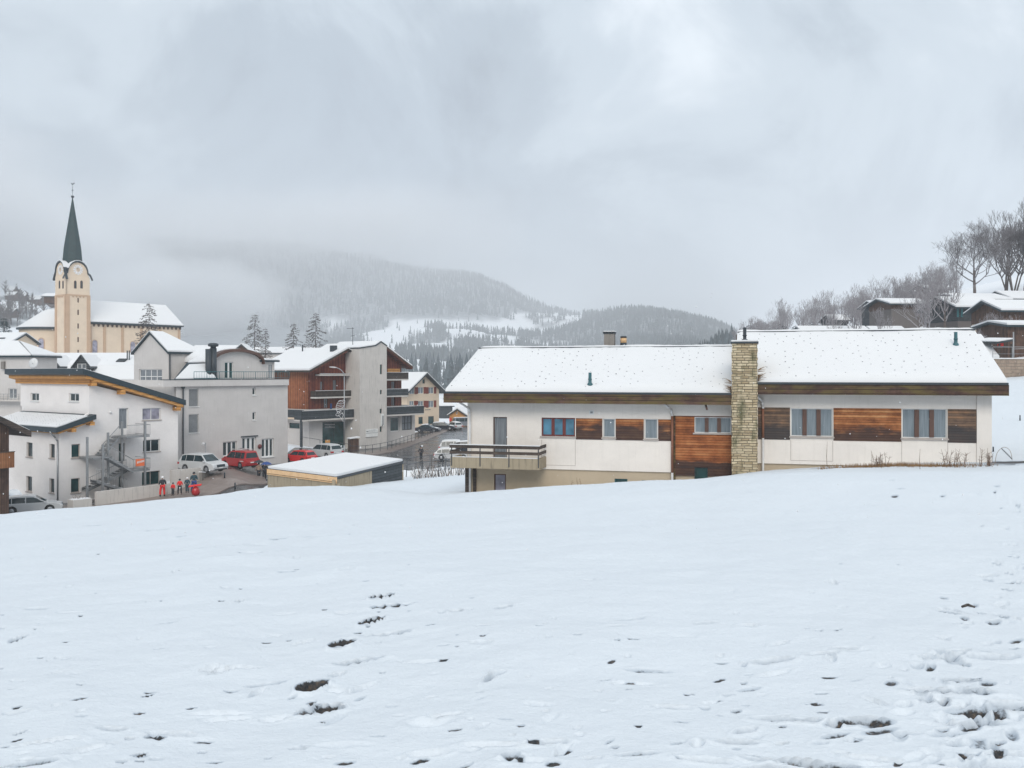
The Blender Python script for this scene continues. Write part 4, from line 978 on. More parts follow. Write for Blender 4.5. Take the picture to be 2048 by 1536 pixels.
# outside stair: two posts rows, landings, three flights, railings
vs0, vs1 = -2.6, -.05
ST = []
def zz_(px, py, v=-1.6): return f.z(py, f.u(px, v), v)
def uu_(px, v=-1.6): return f.u(px, v)
m = MB()
L1 = (uu_(243), uu_(289), zz_(265, 871)); L2 = (uu_(176), uu_(214), zz_(195, 913)); L3 = (uu_(256), uu_(289), zz_(272, 938)); 
stair = m
for (p0, p1, z) in (L1, L2, L3): f.box(m, p0, p1, vs0 + .1, vs1, z - .14, z, 'metal_zinc')
so = m.build('stair', HA)
def flight(p0, z0, p1, z1, va, vb2, nm='flight'):
    m = MB(); n = 9
    for vv in (va, vb2 - .05):
        L = [(p0, vv, z0), (p1, vv, z1), (p1, vv, z1 - .24), (p0, vv, z0 - .24)]; L += [(a, b + .05, c) for a, b, c in L]
        m.add([f.w(*q) for q in L], [(0, 1, 2, 3), (7, 6, 5, 4), (0, 4, 5, 1), (1, 5, 6, 2), (2, 6, 7, 3), (3, 7, 4, 0)], 'metal_zinc', [Vector(q) for q in L])
    for i in range(n):
        t = (i + .5) / n; u = p0 + (p1 - p0) * t; z = z0 + (z1 - z0) * t; f.box(m, u - .15, u + .15, va + .051, vb2 - .051, z - .03, z, 'metal_zinc')
        if i % 2: f.box(m, u - .14, u + .14, va + .06, vb2 - .06, z + .002, z + .03, 'snow_roof')
    m.build(nm, so)
    m = MB()
    tube(m, f.w(p0, va, z0 + .95), f.w(p1, va, z1 + .95), .03, .03, 6, 'metal_zinc')
    for i in range(n * 2 + 1): t = i / (n * 2); u = p0 + (p1 - p0) * t; z = z0 + (z1 - z0) * t; tube(m, f.w(u, va, z), f.w(u, va, z + .95), .012, .012, 4, 'metal_zinc')
    m.build('handrail', so)
flight(L2[1] - .3, L2[2], L1[0], L1[2], -1.3, -.1)
flight(L2[1] - .3, L2[2], L3[0], L3[2], vs0 + .1, -1.4)
zg = zz_(190, 984); flight(L2[0] + .2, zg + .3, L3[0], L3[2] - .05, -1.3, -.1)
flight(L2[0] + .3, zz_(190, 958), uu_(243), zz_(243, 978), vs0 + .1, -1.4)
for px, pt, pb in ((174.5, 874, 996), (205.5, 889, 1002), (216, 865, 912), (244, 843, 980), (290, 843, 974)):
    m = MB(); u = uu_(px); v = -1.35 if px in (216, 244) else vs0; u = f.u(px, v); f.box(m, u - .08, u + .08, v - .08, v + .08, ZB, f.z(pt, u, v), 'metal_zinc'); m.build('post', so)
for (p0, p1, z) in (L1, L3):
    m = MB()
    for z_ in (z + .08, z + 1.0): tube(m, f.w(p0, vs0 + .05, z_), f.w(p1, vs0 + .05, z_), .025, .025, 6, 'metal_zinc'); tube(m, f.w(p1, vs0 + .05, z_), f.w(p1, -.05, z_), .025, .025, 6, 'metal_zinc')
    n = 20
    for i in range(n + 1): u = p0 + (p1 - p0) * i / n; tube(m, f.w(u, vs0 + .05, z + .08), f.w(u, vs0 + .05, z + 1.0), .012, .012, 4, 'metal_zinc')
    m.build('railing', so)
z = L3[2]; m = MB(); f.box(m, uu_(271, vs0), uu_(288.5, vs0), vs0 - .06, vs0 - .03, z + .35, z + 1.0, 'orange_banner'); B_ = m.build('orange_banner', None, f.w(uu_(271, vs0), vs0, z + .35))
tag(B_, 'bright orange banner tied to the railing of the outside stair', 'banner')
# pale letters of the banner, too small to read
m = MB(); 
for i in range(6): u = uu_(273.5, vs0) + i * .12; f.box(m, u, u + .07, vs0 - .072, vs0 - .061, z + .6 + .02 * i, z + .78 + .02 * i, 'frame_white')
m.build('lettering', B_)
m = MB(); c = f.w(f.u(220), -.08, f.z(824, f.u(220))); lathe(m, c, [(.08, -.12), (.12, 0), (.05, .12)], 8, 'frame_white'); m.build('wall_lamp', HA)

# retaining walls along the pavement and the concrete trough
fw = FR(193, 23.6)
wt = thing('retaining_wall', 'grey concrete retaining wall behind the skiers, below the white house', 'wall', fw.w(0, 0, -11.8))
m = MB(); ua, ub = 0, fw.u(343); z0_, z1_ = fw.z(984, 0), fw.z(966, ub)
fw.prism(m, [(0, -12), (ub, -12), (ub, z1_), (0, z0_)], 0, .3, 'concrete'); m.build('low_wall', wt)
fw2 = FR(343, 21.9); m = MB(); ub = fw2.u(403); fw2.box(m, 0, ub, 0, .28, -12, fw2.z(938, ub / 2), 'concrete'); m.build('panel_wall', wt)
fw3 = FR(403, 21.6); m = MB(); p3 = W(466, HY, 19.9); d3 = Vector((p3.x, p3.y, 0)) - fw3.o; F3 = Frame((fw3.o.x, fw3.o.y), math.degrees(math.atan2(d3.y, d3.x))); l3 = d3.length
ws = thing('ramp_wall', 'low sloping stained wall with a snowy coping beside the car park ramp', 'wall', F3.w(0, 0, -11.5))
F3.prism(m, [(0.05, -12), (l3, -12), (l3, F3.z(952, l3)), (0.05, F3.z(945, 0))], 0, .25, 'concrete_dark'); m.build('wall_face', ws)
m = MB(); F3.prism(m, [(0.03, F3.z(945, 0) + .003), (l3 + .02, F3.z(952, l3) + .003), (l3 + .02, F3.z(950.2, l3)), (0.03, F3.z(942.8, 0))], -.03, .3, 'snow_roof'); m.build('coping_snow', ws)
ft = FR(146, 24.6); u1_ = ft.u(184); zt_ = ft.z(999, u1_ / 2)
tr = thing('concrete_trough', 'square concrete planting trough at the corner of the white house', 'planter', ft.w(0, 0, zt_ - 1))
m = MB(); ft.box(m, 0, u1_, 0, .9, zt_ - 1.2, zt_, 'concrete'); m.build('trough', tr); m = MB(); ft.box(m, .06, u1_ - .06, .06, .84, zt_ + .003, zt_ + .05, 'snow_roof'); m.build('snow_cap', tr)
m = MB(); rj = random.Random(8)
for i in range(12): a = ft.w(rj.uniform(.3, u1_ - .2), .4, zt_); tube(m, a, a + Vector((rj.uniform(-.35, .35), rj.uniform(-.3, .3), rj.uniform(.15, .4))), .012, .004, 4, 'twig')
m.build('dry_stems', tr)

# ================= dark timber house at the left edge
fb = FR(18, 26.5); gb = side(fb); zb0 = -11.8
HB = thing('dark_timber_house', 'dark brown timber house with slatted balcony at the edge of the street', 'house', fb.w(0, 0, zb0))
zt = fb.z(850, -2); m = MB()
fb.box(m, -9, 0, 0, .24, zb0, zt, 'wood_brown'); fb.box(m, -.24, 0, .242, 6, zb0, zt, 'wood_brown'); m.build('wall', HB)
eu = fb.u(63, -.6); ez = fb.z(862, eu, -.6); bu = fb.u(-90, -.6); bz_ = fb.z(789, bu, -.6)
m = MB(); fb.slab(m, [(bu, -.6, bz_), (eu, -.6, ez), (eu, 6, ez), (bu, 6, bz_)], .45, 'wood_dark'); rb = m.build('roof', HB)
m = MB(); fb.slab(m, [(bu, -.55, bz_ + .09), (eu - .1, -.55, ez + .09), (eu - .1, 6, ez + .09), (bu, 6, bz_ + .09)], .085, 'snow_roof'); m.build('roof_snow', rb)
m = MB(); u1_ = fb.u(29, -1.0); z0_, z1_ = fb.z(935, u1_, -1.0), fb.z(904, u1_, -1.0)
fb.box(m, u1_ - 7, u1_, -1.0, -.94, z0_, z1_, 'wood_balcony'); fb.box(m, u1_ - .06, u1_, -.937, -.003, z0_, z1_, 'wood_balcony'); fb.box(m, u1_ - 7, u1_ - .06, -.935, -.003, z0_, z0_ + .12, 'wood_dark'); fb.box(m, u1_ - 7, u1_ + .03, -1.04, -.9, z1_ + .003, z1_ + .06, 'wood_dark'); m.build('balcony', HB)

# ================= grey block with the roof terrace
f = FR(352, 19.9); ZB = -10.6
HC = thing('grey_block', 'plain grey building with a roof terrace, arched attic and dark green flues', 'building', f.w(0, 0, ZB))
uE3 = f.u(575.5); zt = f.z(771, f.u(520)); zp = f.z(758, f.u(520))
win = [f.R(378, 777.5, 397, 813), f.R(377.5, 828.5, 397, 865.5), f.R(505, 775, 511.5, 790), f.R(505, 824, 511.5, 840), f.R(446, 883, 474, 912), f.R(484, 874, 512, 917), f.R(523.5, 877, 547.5, 914)]
narrow = [f.R(337.5 + 14, 828, 355.5, 864)]
m = MB(); f.wall(m, [(0, ZB), (uE3, ZB), (uE3, zt), (0, zt)], win, 0, .3, 'plaster_grey')
S3 = side(f); D3_ = 11.0
S3.box(m, -D3_, -.002, 0, .3, ZB, zt, 'plaster_grey'); f.box(m, uE3 - .3, uE3, .302, D3_, ZB, zt, 'plaster_grey'); f.box(m, 0, uE3, D3_, D3_ + .3, ZB, zt, 'plaster_grey')
f.box(m, .3, uE3 - .3, .302, D3_, zt - .3, zt - .004, 'plaster_grey'); m.build('wall', HC)
m = MB(); pu0 = f.u(327, -.35); pu1 = f.u(578, -.35); zp0 = zt + (zp - zt) * .93
f.box(m, pu0, pu1, -.35, .15, zt + .003, zp0, 'plaster_grey'); f.box(m, pu0, pu0 + .3, .152, D3_ + .3, zt + .003, zp0, 'plaster_grey'); f.box(m, pu1 - .3, pu1, .152, D3_ + .3, zt + .003, zp0, 'plaster_grey'); m.build('parapet', HC)
m = MB(); f.box(m, pu0 - .02, pu1 + .02, -.38, .18, zp0 + .003, zp0 + .07, 'metal_roof_edge'); m.build('parapet_cap', HC)
for i, r in enumerate(win):
    if i < 2:
        wo = f.window(HC, r, .15, 'frame_white', 'glass_dark', 1, 1, .06, 'frame_white'); m = MB(); n = 15
        for k in range(n): zk = r[1] + .05 + (r[3] - r[1] - .1) * k / n; f.slab(m, [(r[0] + .07, .06, zk), (r[2] - .07, .06, zk), (r[2] - .07, .13, zk + .09), (r[0] + .07, .13, zk + .09)], .012, 'blind_grey')
        m.build('blind', wo)
    elif i < 4: f.window(HC, r, .12, 'frame_white', 'glass_dark', 1, 1, .08, 'frame_white')
    else: f.window(HC, r, .15, 'frame_white', 'glass_dark', 3, 1, (.10, .16, .12)[i - 4], 'frame_white', mull=(.16, .3, .2)[i - 4], name='window' if i == 4 else 'glazed_door')
m = MB(); f.box(m, win[5][0] - .15, win[5][2] + .2, -.12, -.002, win[5][3] + .02, win[5][3] + .14, 'metal_dark'); m.build('door_canopy', HC)
m = MB(); c = f.w(f.u(519), -.05, f.z(893, f.u(519))); q_ = Matrix.Rotation(R(A1), 3, 'Z') @ Matrix.Rotation(R(90), 3, 'X'); lathe(m, c, [(.26, 0), (.26, .04)], 16, 'frame_red', q_); m.build('round_sign', HC)
m = MB(); path_tube(m, [f.w(f.u(365), -.12, zt - .15), f.w(f.u(365), -.12, ZB)], .075, 'metal_dark', 8); lathe(m, f.w(f.u(365), -.12, zt - .3), [(.08, 0), (.2, .2), (.2, .3)], 8, 'metal_dark'); m.build('downpipe', HC)
# terrace railing
rz0 = zp0 + .06; rz1 = f.z(743.5, f.u(480), .1)
m = MB(); q0, q1 = f.u(388, .05), f.u(578, .05); n = 40
for z_ in (rz0 + .1, rz1): tube(m, f.w(q0, .05, z_), f.w(q1, .05, z_), .03, .03, 5, 'metal_teal')
for i in range(n + 1):
    u = q0 + (q1 - q0) * i / n; tube(m, f.w(u, .05, rz0), f.w(u, .05, rz1), .028 if i % 5 == 0 else .009, None, 4, 'metal_teal')
for z_ in (rz0 + .1, rz1): tube(m, f.w(q1, .05, z_), f.w(q1, 4, z_), .03, .03, 5, 'metal_teal')
for i in range(14): tube(m, f.w(q1, .3 * i, rz0), f.w(q1, .3 * i, rz1), .014, None, 4, 'metal_teal')
m.build('terrace_railing', HC)
# attic with a curved gable, set back on the terrace
va = 1.6; ga0, gam, ga1 = f.u(437, va), f.u(474, va), f.u(524, va)
ztop = f.z(703, gam, va); zs = f.z(728, ga1, va); zbase = zt
prof = []
for k in range(9):
    t = k / 8; prof.append((gam + (ga1 - gam) * math.sin(t * 1.571) ** .95, zs + (ztop - zs) * math.cos(t * 1.571) ** 1.0))
pl = [(gam - (ga1 - gam) * .98 * ((u - gam) / (ga1 - gam)), z) for u, z in prof[::-1]]
outline = [(pl[0][0], zbase)] + pl[:-1] + prof + [(ga1, zbase)]
w1 = f.R(449.5, 724, 466.5, 757, va)
m = MB(); f.wall(m, outline, [w1], va, va + .25, 'plaster_grey'); m.build('attic_gable', HC)
f.window(HC, w1, va + .1, 'frame_white', 'glass_green', 2, 1, .08, name='terrace_door', mull=.2)
m = MB(); full = pl[:-1] + prof
for (ua, za_), (ub, zb2_) in zip(full, full[1:]):
    f.slab(m, [(ua, va - .5, za_ + .28), (ub, va - .5, zb2_ + .28), (ub, va + .35, zb2_ + .28), (ua, va + .35, za_ + .28)], .30, 'wood_shutter' if False else 'frame_wood')
m.build('barge_board', HC)
m = MB()
for (ua, za_), (ub, zb2_) in zip(full, full[1:]):
    f.slab(m, [(ua, va + .36, za_ + .34), (ub, va + .36, zb2_ + .34), (ub, va + 8, zb2_ + .34), (ua, va + 8, za_ + .34)], .14, 'snow_roof')
m.build('attic_roof', HC)
m = MB(); r0, r1 = f.u(524, va + .1), f.u(549, va + .1); zr_ = f.z(722, r0, va); wr = f.R(537, 728, 546, 757, va + .1)
f.wall(m, [(r0, zbase), (r1, zbase), (r1, zr_), (r0, zr_)], [wr], va + .1, va + .3, 'plaster_grey'); f.box(m, r1 - .2, r1, va + .302, va + 6, zbase, zr_, 'plaster_grey'); m.build('attic_wing', HC)
f.window(HC, wr, va + .2, 'frame_white', 'glass_door', 2, 1, .07)
plane_roof(f, HC, [(r0 - .4, va - .2, zr_ + .1), (r1 + .5, va - .2, zr_ + .1), (r1 + .5, va + 6, zr_ + .5), (r0 - .4, va + 6, zr_ + .5)], 'attic_flat_roof', th=.1)
for px, top, rad, cap in ((417, 698, .32, 0), (426.5, 687, .36, 1)):
    u = f.u(px, 1.0); zt_ = f.z(top, u, 1.0); m = MB(); lathe(m, f.w(u, 1.0, zbase), [(rad, 0), (rad, zt_ - zbase - (.5 if cap else 0))], 14, 'metal_dark')
    if cap: lathe(m, f.w(u, 1.0, zt_ - .495), [(rad * .8, 0), (rad * .8, .15), (rad * 1.5, .2), (rad * 1.5, .45), (rad * .9, .55)], 14, 'metal_dark')
    m.build('flue', HC)
# mansard roof left of the attic
ml, mr = f.u(347, .3), f.u(437, .3)
zA, zBk, zT = zp0, f.z(726, f.u(385, 1.2), 1.2), f.z(704, f.u(420, 4.5), 4.5)
m1, m2 = f.u(373, 1.9), f.u(411, 5.0)
for (p, nm) in (([(ml, .3, zA + .02), (mr, .3, zA + .02), (mr, 1.9, zBk), (m1, 1.9, zBk)], 'mansard_roof'), ([(m1, 1.903, zBk), (mr + 2, 1.903, zBk), (mr + 2, 5, zT), (m2, 5, zT)], 'upper_roof')):
    plane_roof(f, HC, p, nm, edge='metal_roof_edge', th=.1, snow_in=.14)
# lamp on a short pole in front of the grey block
lp = f.w(f.u(411, -.8), -.8, 0); zl_ = f.z(886, f.u(411, -.8), -.8)
t_l = thing('ball_lamp', 'short pole lamp with a white ball in front of the grey block', 'lamp', (lp.x, lp.y, gz(lp.x, lp.y)))
m = MB(); tube(m, (lp.x, lp.y, gz(lp.x, lp.y) - .2), (lp.x, lp.y, zl_), .04, .04, 6, 'metal_zinc'); tube(m, (lp.x, lp.y, zl_), (lp.x - .22, lp.y, zl_), .03, .03, 6, 'metal_zinc'); m.build('pole', t_l)
m = MB(); lathe(m, (lp.x - .22, lp.y, zl_ - .1), [(.05, -.16), (.16, -.08), (.19, .02), (.14, .12), (.03, .17)], 10, 'helmet_white'); m.build('lamp_globe', t_l)

# ================= gabled wing behind, with the big stair window
f = FR(337, 18.6); g = side(f); ZB = -9
HD = thing('gabled_wing', 'tall narrow grey house with steep gable and large white barred window', 'house', f.w(0, 0, ZB))
gl = g.u(268); ge = g.z(705, gl / 2); gu = g.u(302); gr = g.z(666, gu); uq = f.u(402); gm = gl / 2
w_ = g.R(278, 738.5, 324, 782)
m = MB(); g.wall(m, [(gl, ZB), (0, ZB), (0, ge), (gm, gr), (gl, ge)], [w_], 0, .3, 'plaster_grey'); f.box(m, .302, uq, 0, .3, ZB, ge, 'plaster_grey'); f.box(m, .302, uq, -gl - .3, -gl, ZB, ge, 'plaster_grey'); f.box(m, uq - .3, uq, .3, -gl - .3, ZB, ge, 'plaster_grey'); m.build('wall', HD)
g.window(HD, w_, .12, 'frame_white', 'glass_door', 4, 3, .09)
sl = (gr - ge) / (-gm); o_ = .25
plane_roof(f, HD, [(-.25, -o_, ge - o_ * sl + .15), (uq + .3, -o_, ge - o_ * sl + .15), (uq - 2.6, -gm, gr + .15), (-.25, -gm, gr + .15)], th=.16)
plane_roof(f, HD, [(-.25, -gm + .003, gr + .15), (uq - 2.6, -gm + .003, gr + .15), (uq + .3, -gl + o_, ge - o_ * sl + .15), (-.25, -gl + o_, ge - o_ * sl + .15)], th=.16)
plane_roof(f, HD, [(uq + .303, -o_, ge - o_ * sl + .15), (uq + .303, -gl + o_, ge - o_ * sl + .15), (uq - 2.597, -gm, gr + .15)], 'hip_roof', th=.16)
m = MB(); tube(m, f.w(.1, -.1, ge), f.w(.1, -.1, ZB), .07, .07, 6, 'metal_dark'); m.build('downpipe', HD)

# ================= long dormer house behind the white one, and the villa beside it
f = Frame(tuple(W(270, HY, 15.8))[:2], -6.0); ZB = -9
HE = thing('dormer_house', 'long grey house with dark dormers peeping over the white house', 'house', f.w(0, 0, ZB))
ul = f.u(30); ur = -.02; ze = f.z(758, ul / 2); zr = f.z(707, ul / 2, 6.0); zm_ = f.z(732, ul / 2, 1.6)
m = MB(); f.box(m, ul, ur, 0, .3, ZB, ze, 'plaster_grey'); f.box(m, ul, ul + .3, .302, 12, ZB, ze, 'plaster_grey'); f.box(m, ur - .3, ur, .302, 12, ZB, ze, 'plaster_grey'); f.box(m, ul + .3, ur - .3, 11.7, 12, ZB, ze, 'plaster_grey'); m.build('wall', HE)
for p, nm in (([(ul - .4, -.4, ze - .1), (ur + .3, -.4, ze - .1), (ur + .3, 1.6, zm_), (ul - .4, 1.6, zm_)], 'mansard_roof'), ([(ul - .4, 1.603, zm_), (ur + .3, 1.603, zm_), (ur + .3, 6, zr), (ul - .4, 6, zr)], 'roof'),
               ([(ul - .4, 6.003, zr), (ur + .3, 6.003, zr), (ur + .3, 12.4, ze - .1), (ul - .4, 12.4, ze - .1)], 'back_roof')): plane_roof(f, HE, p, nm, th=.12)
for c_, pk in ((102.5, 711), (163, 709.5), (46, 711)):
    fz = f.u(c_, -.2); hw = .95; zt_ = f.z(pk, fz, -.2); zs_ = f.z(730, fz, -.2); zb2_ = f.z(742, fz, -.2)
    m = MB(); r_ = (fz - .62, zb2_ + .25, fz + .62, zs_ + .18)
    f.wall(m, [(fz - hw, zb2_), (fz + hw, zb2_), (fz + hw, zs_), (fz, zt_ - .2), (fz - hw, zs_)], [r_], -.2, -.05, 'siding_dark')
    L = [(-1, -.048, zb2_), (-1, 4, zb2_), (-1, 4, zs_), (-1, -.048, zs_)]
    f.box(m, fz - hw, fz - hw + .12, -.048, 2.8, zb2_, zs_, 'siding_dark'); f.box(m, fz + hw - .12, fz + hw, -.048, 2.8, zb2_, zs_, 'siding_dark'); do = m.build('dormer', HE)
    f.window(do, r_, -.12, 'frame_white', 'glass_door', 2, 1, .09)
    for sg in (-1, 1):
        m = MB(); f.slab(m, [(fz, -.5, zt_), (fz + sg * (hw + .35), -.5, zs_ - .3), (fz + sg * (hw + .35), 3.2, zs_ - .3), (fz, 3.2, zt_)], .14, 'siding_dark')
        k = m.build('dormer_roof', do); m = MB(); f.slab(m, [(fz + sg * .0, -.2, zt_ + .08), (fz + sg * (hw + .25), -.2, zs_ - .14), (fz + sg * (hw + .25), 3.2, zs_ - .14), (fz, 3.2, zt_ + .08)], .07, 'snow_roof'); m.build('roof_snow', do)
m = MB(); u = f.u(245, 3); z = zm_ + (zr - zm_) * (3 - 1.6) / 4.4; f.slab(m, [(u - .7, 2.6, z + .1), (u + .5, 2.6, z + .1), (u + .5, 3.4, z + .45), (u - .7, 3.4, z + .45)], .12, 'siding_dark'); m.build('skylight', HE)
for px in (254.5, 258.5): m = MB(); u = f.u(px, 3.4); tube(m, f.w(u, 3.4, z), f.w(u, 3.4, f.z(701, u, 3.4)), .08, .08, 8, 'metal_roof_edge'); m.build('vent_pipe', HE)
# satellite dish on the white house roof
dp = FR(118, 23.0); du = dp.u(66, 9.0); dc = dp.w(f.u(66) * 0 + 0, 0, 0)
sx = W(66.5, 726, 20.5); sd_ = thing('satellite_dish', 'round pale satellite dish standing behind the eaves of the white house', 'satellite dish', sx - Vector((0, 0, 1)))
dm = Matrix.Rotation(R(-12), 3, 'Z') @ Matrix.Rotation(R(82), 3, 'X'); m = MB(); lathe(m, sx, [(.02, .10), (.25, .07), (.42, .02), (.5, -.04), (.51, -.03), (.42, .03), (.25, .085), (.02, .115)], 18, 'metal_white', dm); m.build('dish', sd_)
m = MB(); tube(m, sx - Vector((0, -.15, 1.1)), sx + Vector((0, .12, 0)), .04, .04, 6, 'metal_dark'); tube(m, sx + Vector((0, 0, -.1)), sx + Vector((.1, -.45, .0)), .015, .015, 5, 'metal_dark'); m.build('mast', sd_)

f = Frame(tuple(W(62, HY, 17.2))[:2], -12.0); ZB = -9
HF = thing('grey_villa', 'grey house with hipped snowy roof at the far edge behind the white house', 'house', f.w(0, 0, ZB))
ul = f.u(-90); ze = f.z(711.5, -3); zr = f.z(682.5, -2, 2.2)
m = MB(); wv = f.R(17, 777, 33.5, 797)
f.wall(m, [(ul, ZB), (0, ZB), (0, ze), (ul, ze)], [wv], 0, .3, 'plaster_grey'); f.box(m, -.3, 0, .302, 4.4, ZB, ze, 'plaster_grey'); f.box(m, ul, -.3, 4.1, 4.4, ZB, ze, 'plaster_grey'); m.build('wall', HF)
f.window(HF, wv, .12, 'frame_white', 'glass_door', 2, 1, .08)
uh = f.u(38, 2.2); plane_roof(f, HF, [(ul, -.4, ze), (.4, -.4, ze), (uh, 2.2, zr), (ul, 2.2, zr)], th=.14); plane_roof(f, HF, [(.403, -.4, ze), (.403, 4.8, ze), (uh + .003, 2.2, zr)], 'hip_roof', th=.14); plane_roof(f, HF, [(ul, 2.203, zr), (uh, 2.203, zr), (.4, 4.8, ze), (ul, 4.8, ze)], 'back_roof', th=.14)
m = MB(); z0_, z1_ = f.z(800, -3, -1), f.z(788, -3, -1); f.box(m, ul, 1.2, -1, -.004, z0_ - .15, z0_, 'concrete'); b_ = m.build('balcony', HF)
railing(f, b_, ul + 1, 1.2, -1, z0_, z1_ - .0, 'metal_zinc', .5, 2)
m = MB(); u_ = f.u(27, 1.5); f.box(m, u_ - .2, u_ + .2, -.3, .1, f.z(738, u_), f.z(723, u_), 'concrete_dark'); m.build('flue', HF)
f = Frame(tuple(W(-40, HY, 12.5))[:2], -5.0); Hf2 = thing('small_snowy_roof_house', 'small house whose snowy roof with dark vent shows left of the church', 'house', f.w(0, 0, -5))
gable_house(f, Hf2, 0, f.u(22), 7, -5, f.z(684, 2), f.z(668, 2, 3), .4, 'u', 'plaster_cream')
m = MB(); u_ = f.u(6, .8); z_ = f.z(677, u_, .8); f.box(m, u_ - .5, u_ + .4, .5, .9, z_ - .1, z_ + .15, 'metal_dark'); m.build('roof_vent', Hf2)

# ================= church
f = FR(131.3, 9.0); g = side(f); ZB = -3.0
CH = thing('church', 'cream village church with slender dark green spire, clock tower and snowy nave roof', 'church', f.w(0, 0, ZB))
tw = f.u(179.5); tg = g.u(110.5); zt = f.z(556, tw); zc = f.z(522, tw / 2)
tl = -tg
m = MB()
def arch(cx, half, h, zb, n=7): return [(cx - half, zb), (cx + half, zb)] + [(cx + half * math.cos(a), zb + h - half + half * math.sin(a)) for a in [math.pi * i / (n - 1) for i in range(n)]]
for fr_, w0, w1_ in ((f, 0, tw), (g, tg, 0)):
    mid = (w0 + w1_) / 2; W_ = w1_ - w0; zs = fr_.z(555, mid); zA = fr_.z(525, mid)
    pts = [(w0, ZB), (w1_, ZB), (w1_, zs)] + [(mid + W_ * .40 * math.cos(a), zA - W_ * .44 + W_ * .44 * math.sin(a)) for a in [math.pi * i / 10 for i in range(11)]] + [(w0, zs)]
    fr_.wall(m, pts, [], 0 if fr_ is f else .002, .4, 'plaster_cream')
f.box(m, tw - .4, tw, .402, tl, ZB, zt, 'plaster_cream'); f.box(m, 0.4, tw - .4, tl - .4, tl, ZB, zt, 'plaster_cream'); to = m.build('tower', CH)
# raised corner strips and frieze
m = MB()
for fr_, w0, w1_ in ((f, 0, tw), (g, tg, 0)):
    W_ = w1_ - w0; zf = fr_.z(592, (w0 + w1_) / 2); a, b = w0 + W_ * .16, w1_ - W_ * .12
    fr_.box(m, w0 - .06, a, -.12, -.003, ZB, zf + .003, 'plaster_pier'); fr_.box(m, b, w1_ + .12, -.12, -.003, ZB, zf + .003, 'plaster_pier'); fr_.box(m, w0 - .06, w1_ + .12, -.12, -.003, zf + .006, zf + .3, 'plaster_pier')
    n = 5
    for i in range(1, n):
        c = a + (b - a) * i / n; fr_.prism(m, [(c - .22, zf + .004), (c + .22, zf + .004), (c + .08, zf - .35), (c - .08, zf - .35)], -.12, -.003, 'plaster_pier')
m.build('corner_pier', to)
for (fr_, cs) in ((f, (150.5, 163)), (g, (119, 126))):
    for px in cs:
        u = fr_.u(px); z0 = fr_.z(577, u); m = MB(); fr_.prism(m, arch(u, .30 if fr_ is f else .34, fr_.z(561, u) - z0, z0), -.01, .05, 'frame_wood'); wo = m.build('belfry_window', to)
        m = MB(); fr_.prism(m, arch(u + .06, .2, fr_.z(561.5, u) - z0 - .15, z0 + .08), -.03, -.012, 'roof_dark'); m.build('louvre', wo)
for py0, py1 in ((596, 605), (619.5, 630), (647, 657), (674, 684), (700, 707)):
    r = f.R(154.8, py0, 157.6, py1); m = MB(); f.rbox(m, r, -.015, .02, 'wood_brown'); m.build('slit_window', to)
# clocks
for fr_, px in ((f, 156), (g, 121)):
    u = fr_.u(px); z = fr_.z(539.5, u); rad = 1.12; c = fr_.w(u, -.03, z); m = MB()
    q_ = Matrix.Rotation(R(fr_.ang), 3, 'Z') @ Matrix.Rotation(R(90), 3, 'X')
    lathe(m, c, [(.3, 0), (.3, .03)], 16, 'plaster_cream', q_)
    for k in range(12):
        a = k * math.pi / 6; d_ = Vector((math.cos(a), 0, math.sin(a))); n_ = Vector((-math.sin(a), 0, math.cos(a)))
        L = [(u + (d_ * r0 + n_ * w0).x, -.05, z + (d_ * r0 + n_ * w0).z) for r0, w0 in ((.48, -.11), (1.12, -.18), (1.12, .18), (.48, .11))]; L += [(a_, -.02, c_) for a_, _, c_ in L]
        m.add([fr_.w(*p) for p in L], [(0, 1, 2, 3), (7, 6, 5, 4), (0, 4, 5, 1), (1, 5, 6, 2), (2, 6, 7, 3), (3, 7, 4, 0)], 'helmet_white', [Vector(p) for p in L])
    ck = m.build('clock', to); m = MB()
    for a, l in ((95, .62), (135, .45)): tube(m, c, fr_.w(u + math.cos(R(a)) * l, -.08, z + math.sin(R(a)) * l), .05, .03, 4, 'metal_dark')
    m.build('clock_hand', ck)
# cornice flares, arched hoods and spire
ctr = f.w(tw / 2, tl / 2, 0); m = MB(); zsp = f.z(525, tw / 2); zap = f.z(394, tw / 2, tl / 2)
for fr_, w0, w1_, dd in ((f, 0, tw, tl), (g, tg, 0, tw)):
    mid = (w0 + w1_) / 2; W_ = w1_ - w0; zs = fr_.z(555, mid); zA = fr_.z(523.5, mid)
    P = [(w0 - .6, zs - .4), (w0 - .12, zs + .6)] + [(mid + W_ * .42 * math.cos(a), zA - W_ * .46 + W_ * .47 * math.sin(a)) for a in [math.pi * (10 - i) / 10 for i in range(11)]] + [(w1_ + .12, zs + .6), (w1_ + .6, zs - .4)]
    for i_, ((a, za_), (b, zb3)) in enumerate(zip(P, P[1:])):
        back = dd / 2 if 1 < i_ < len(P) - 3 else .25
        fr_.slab(m, [(a, -.30, za_ + .18), (b, -.30, zb3 + .18), (b, back, zb3 + .18), (a, back, za_ + .18)], .30, 'metal_roof_edge')
m.build('arched_hood', to)
m = MB()
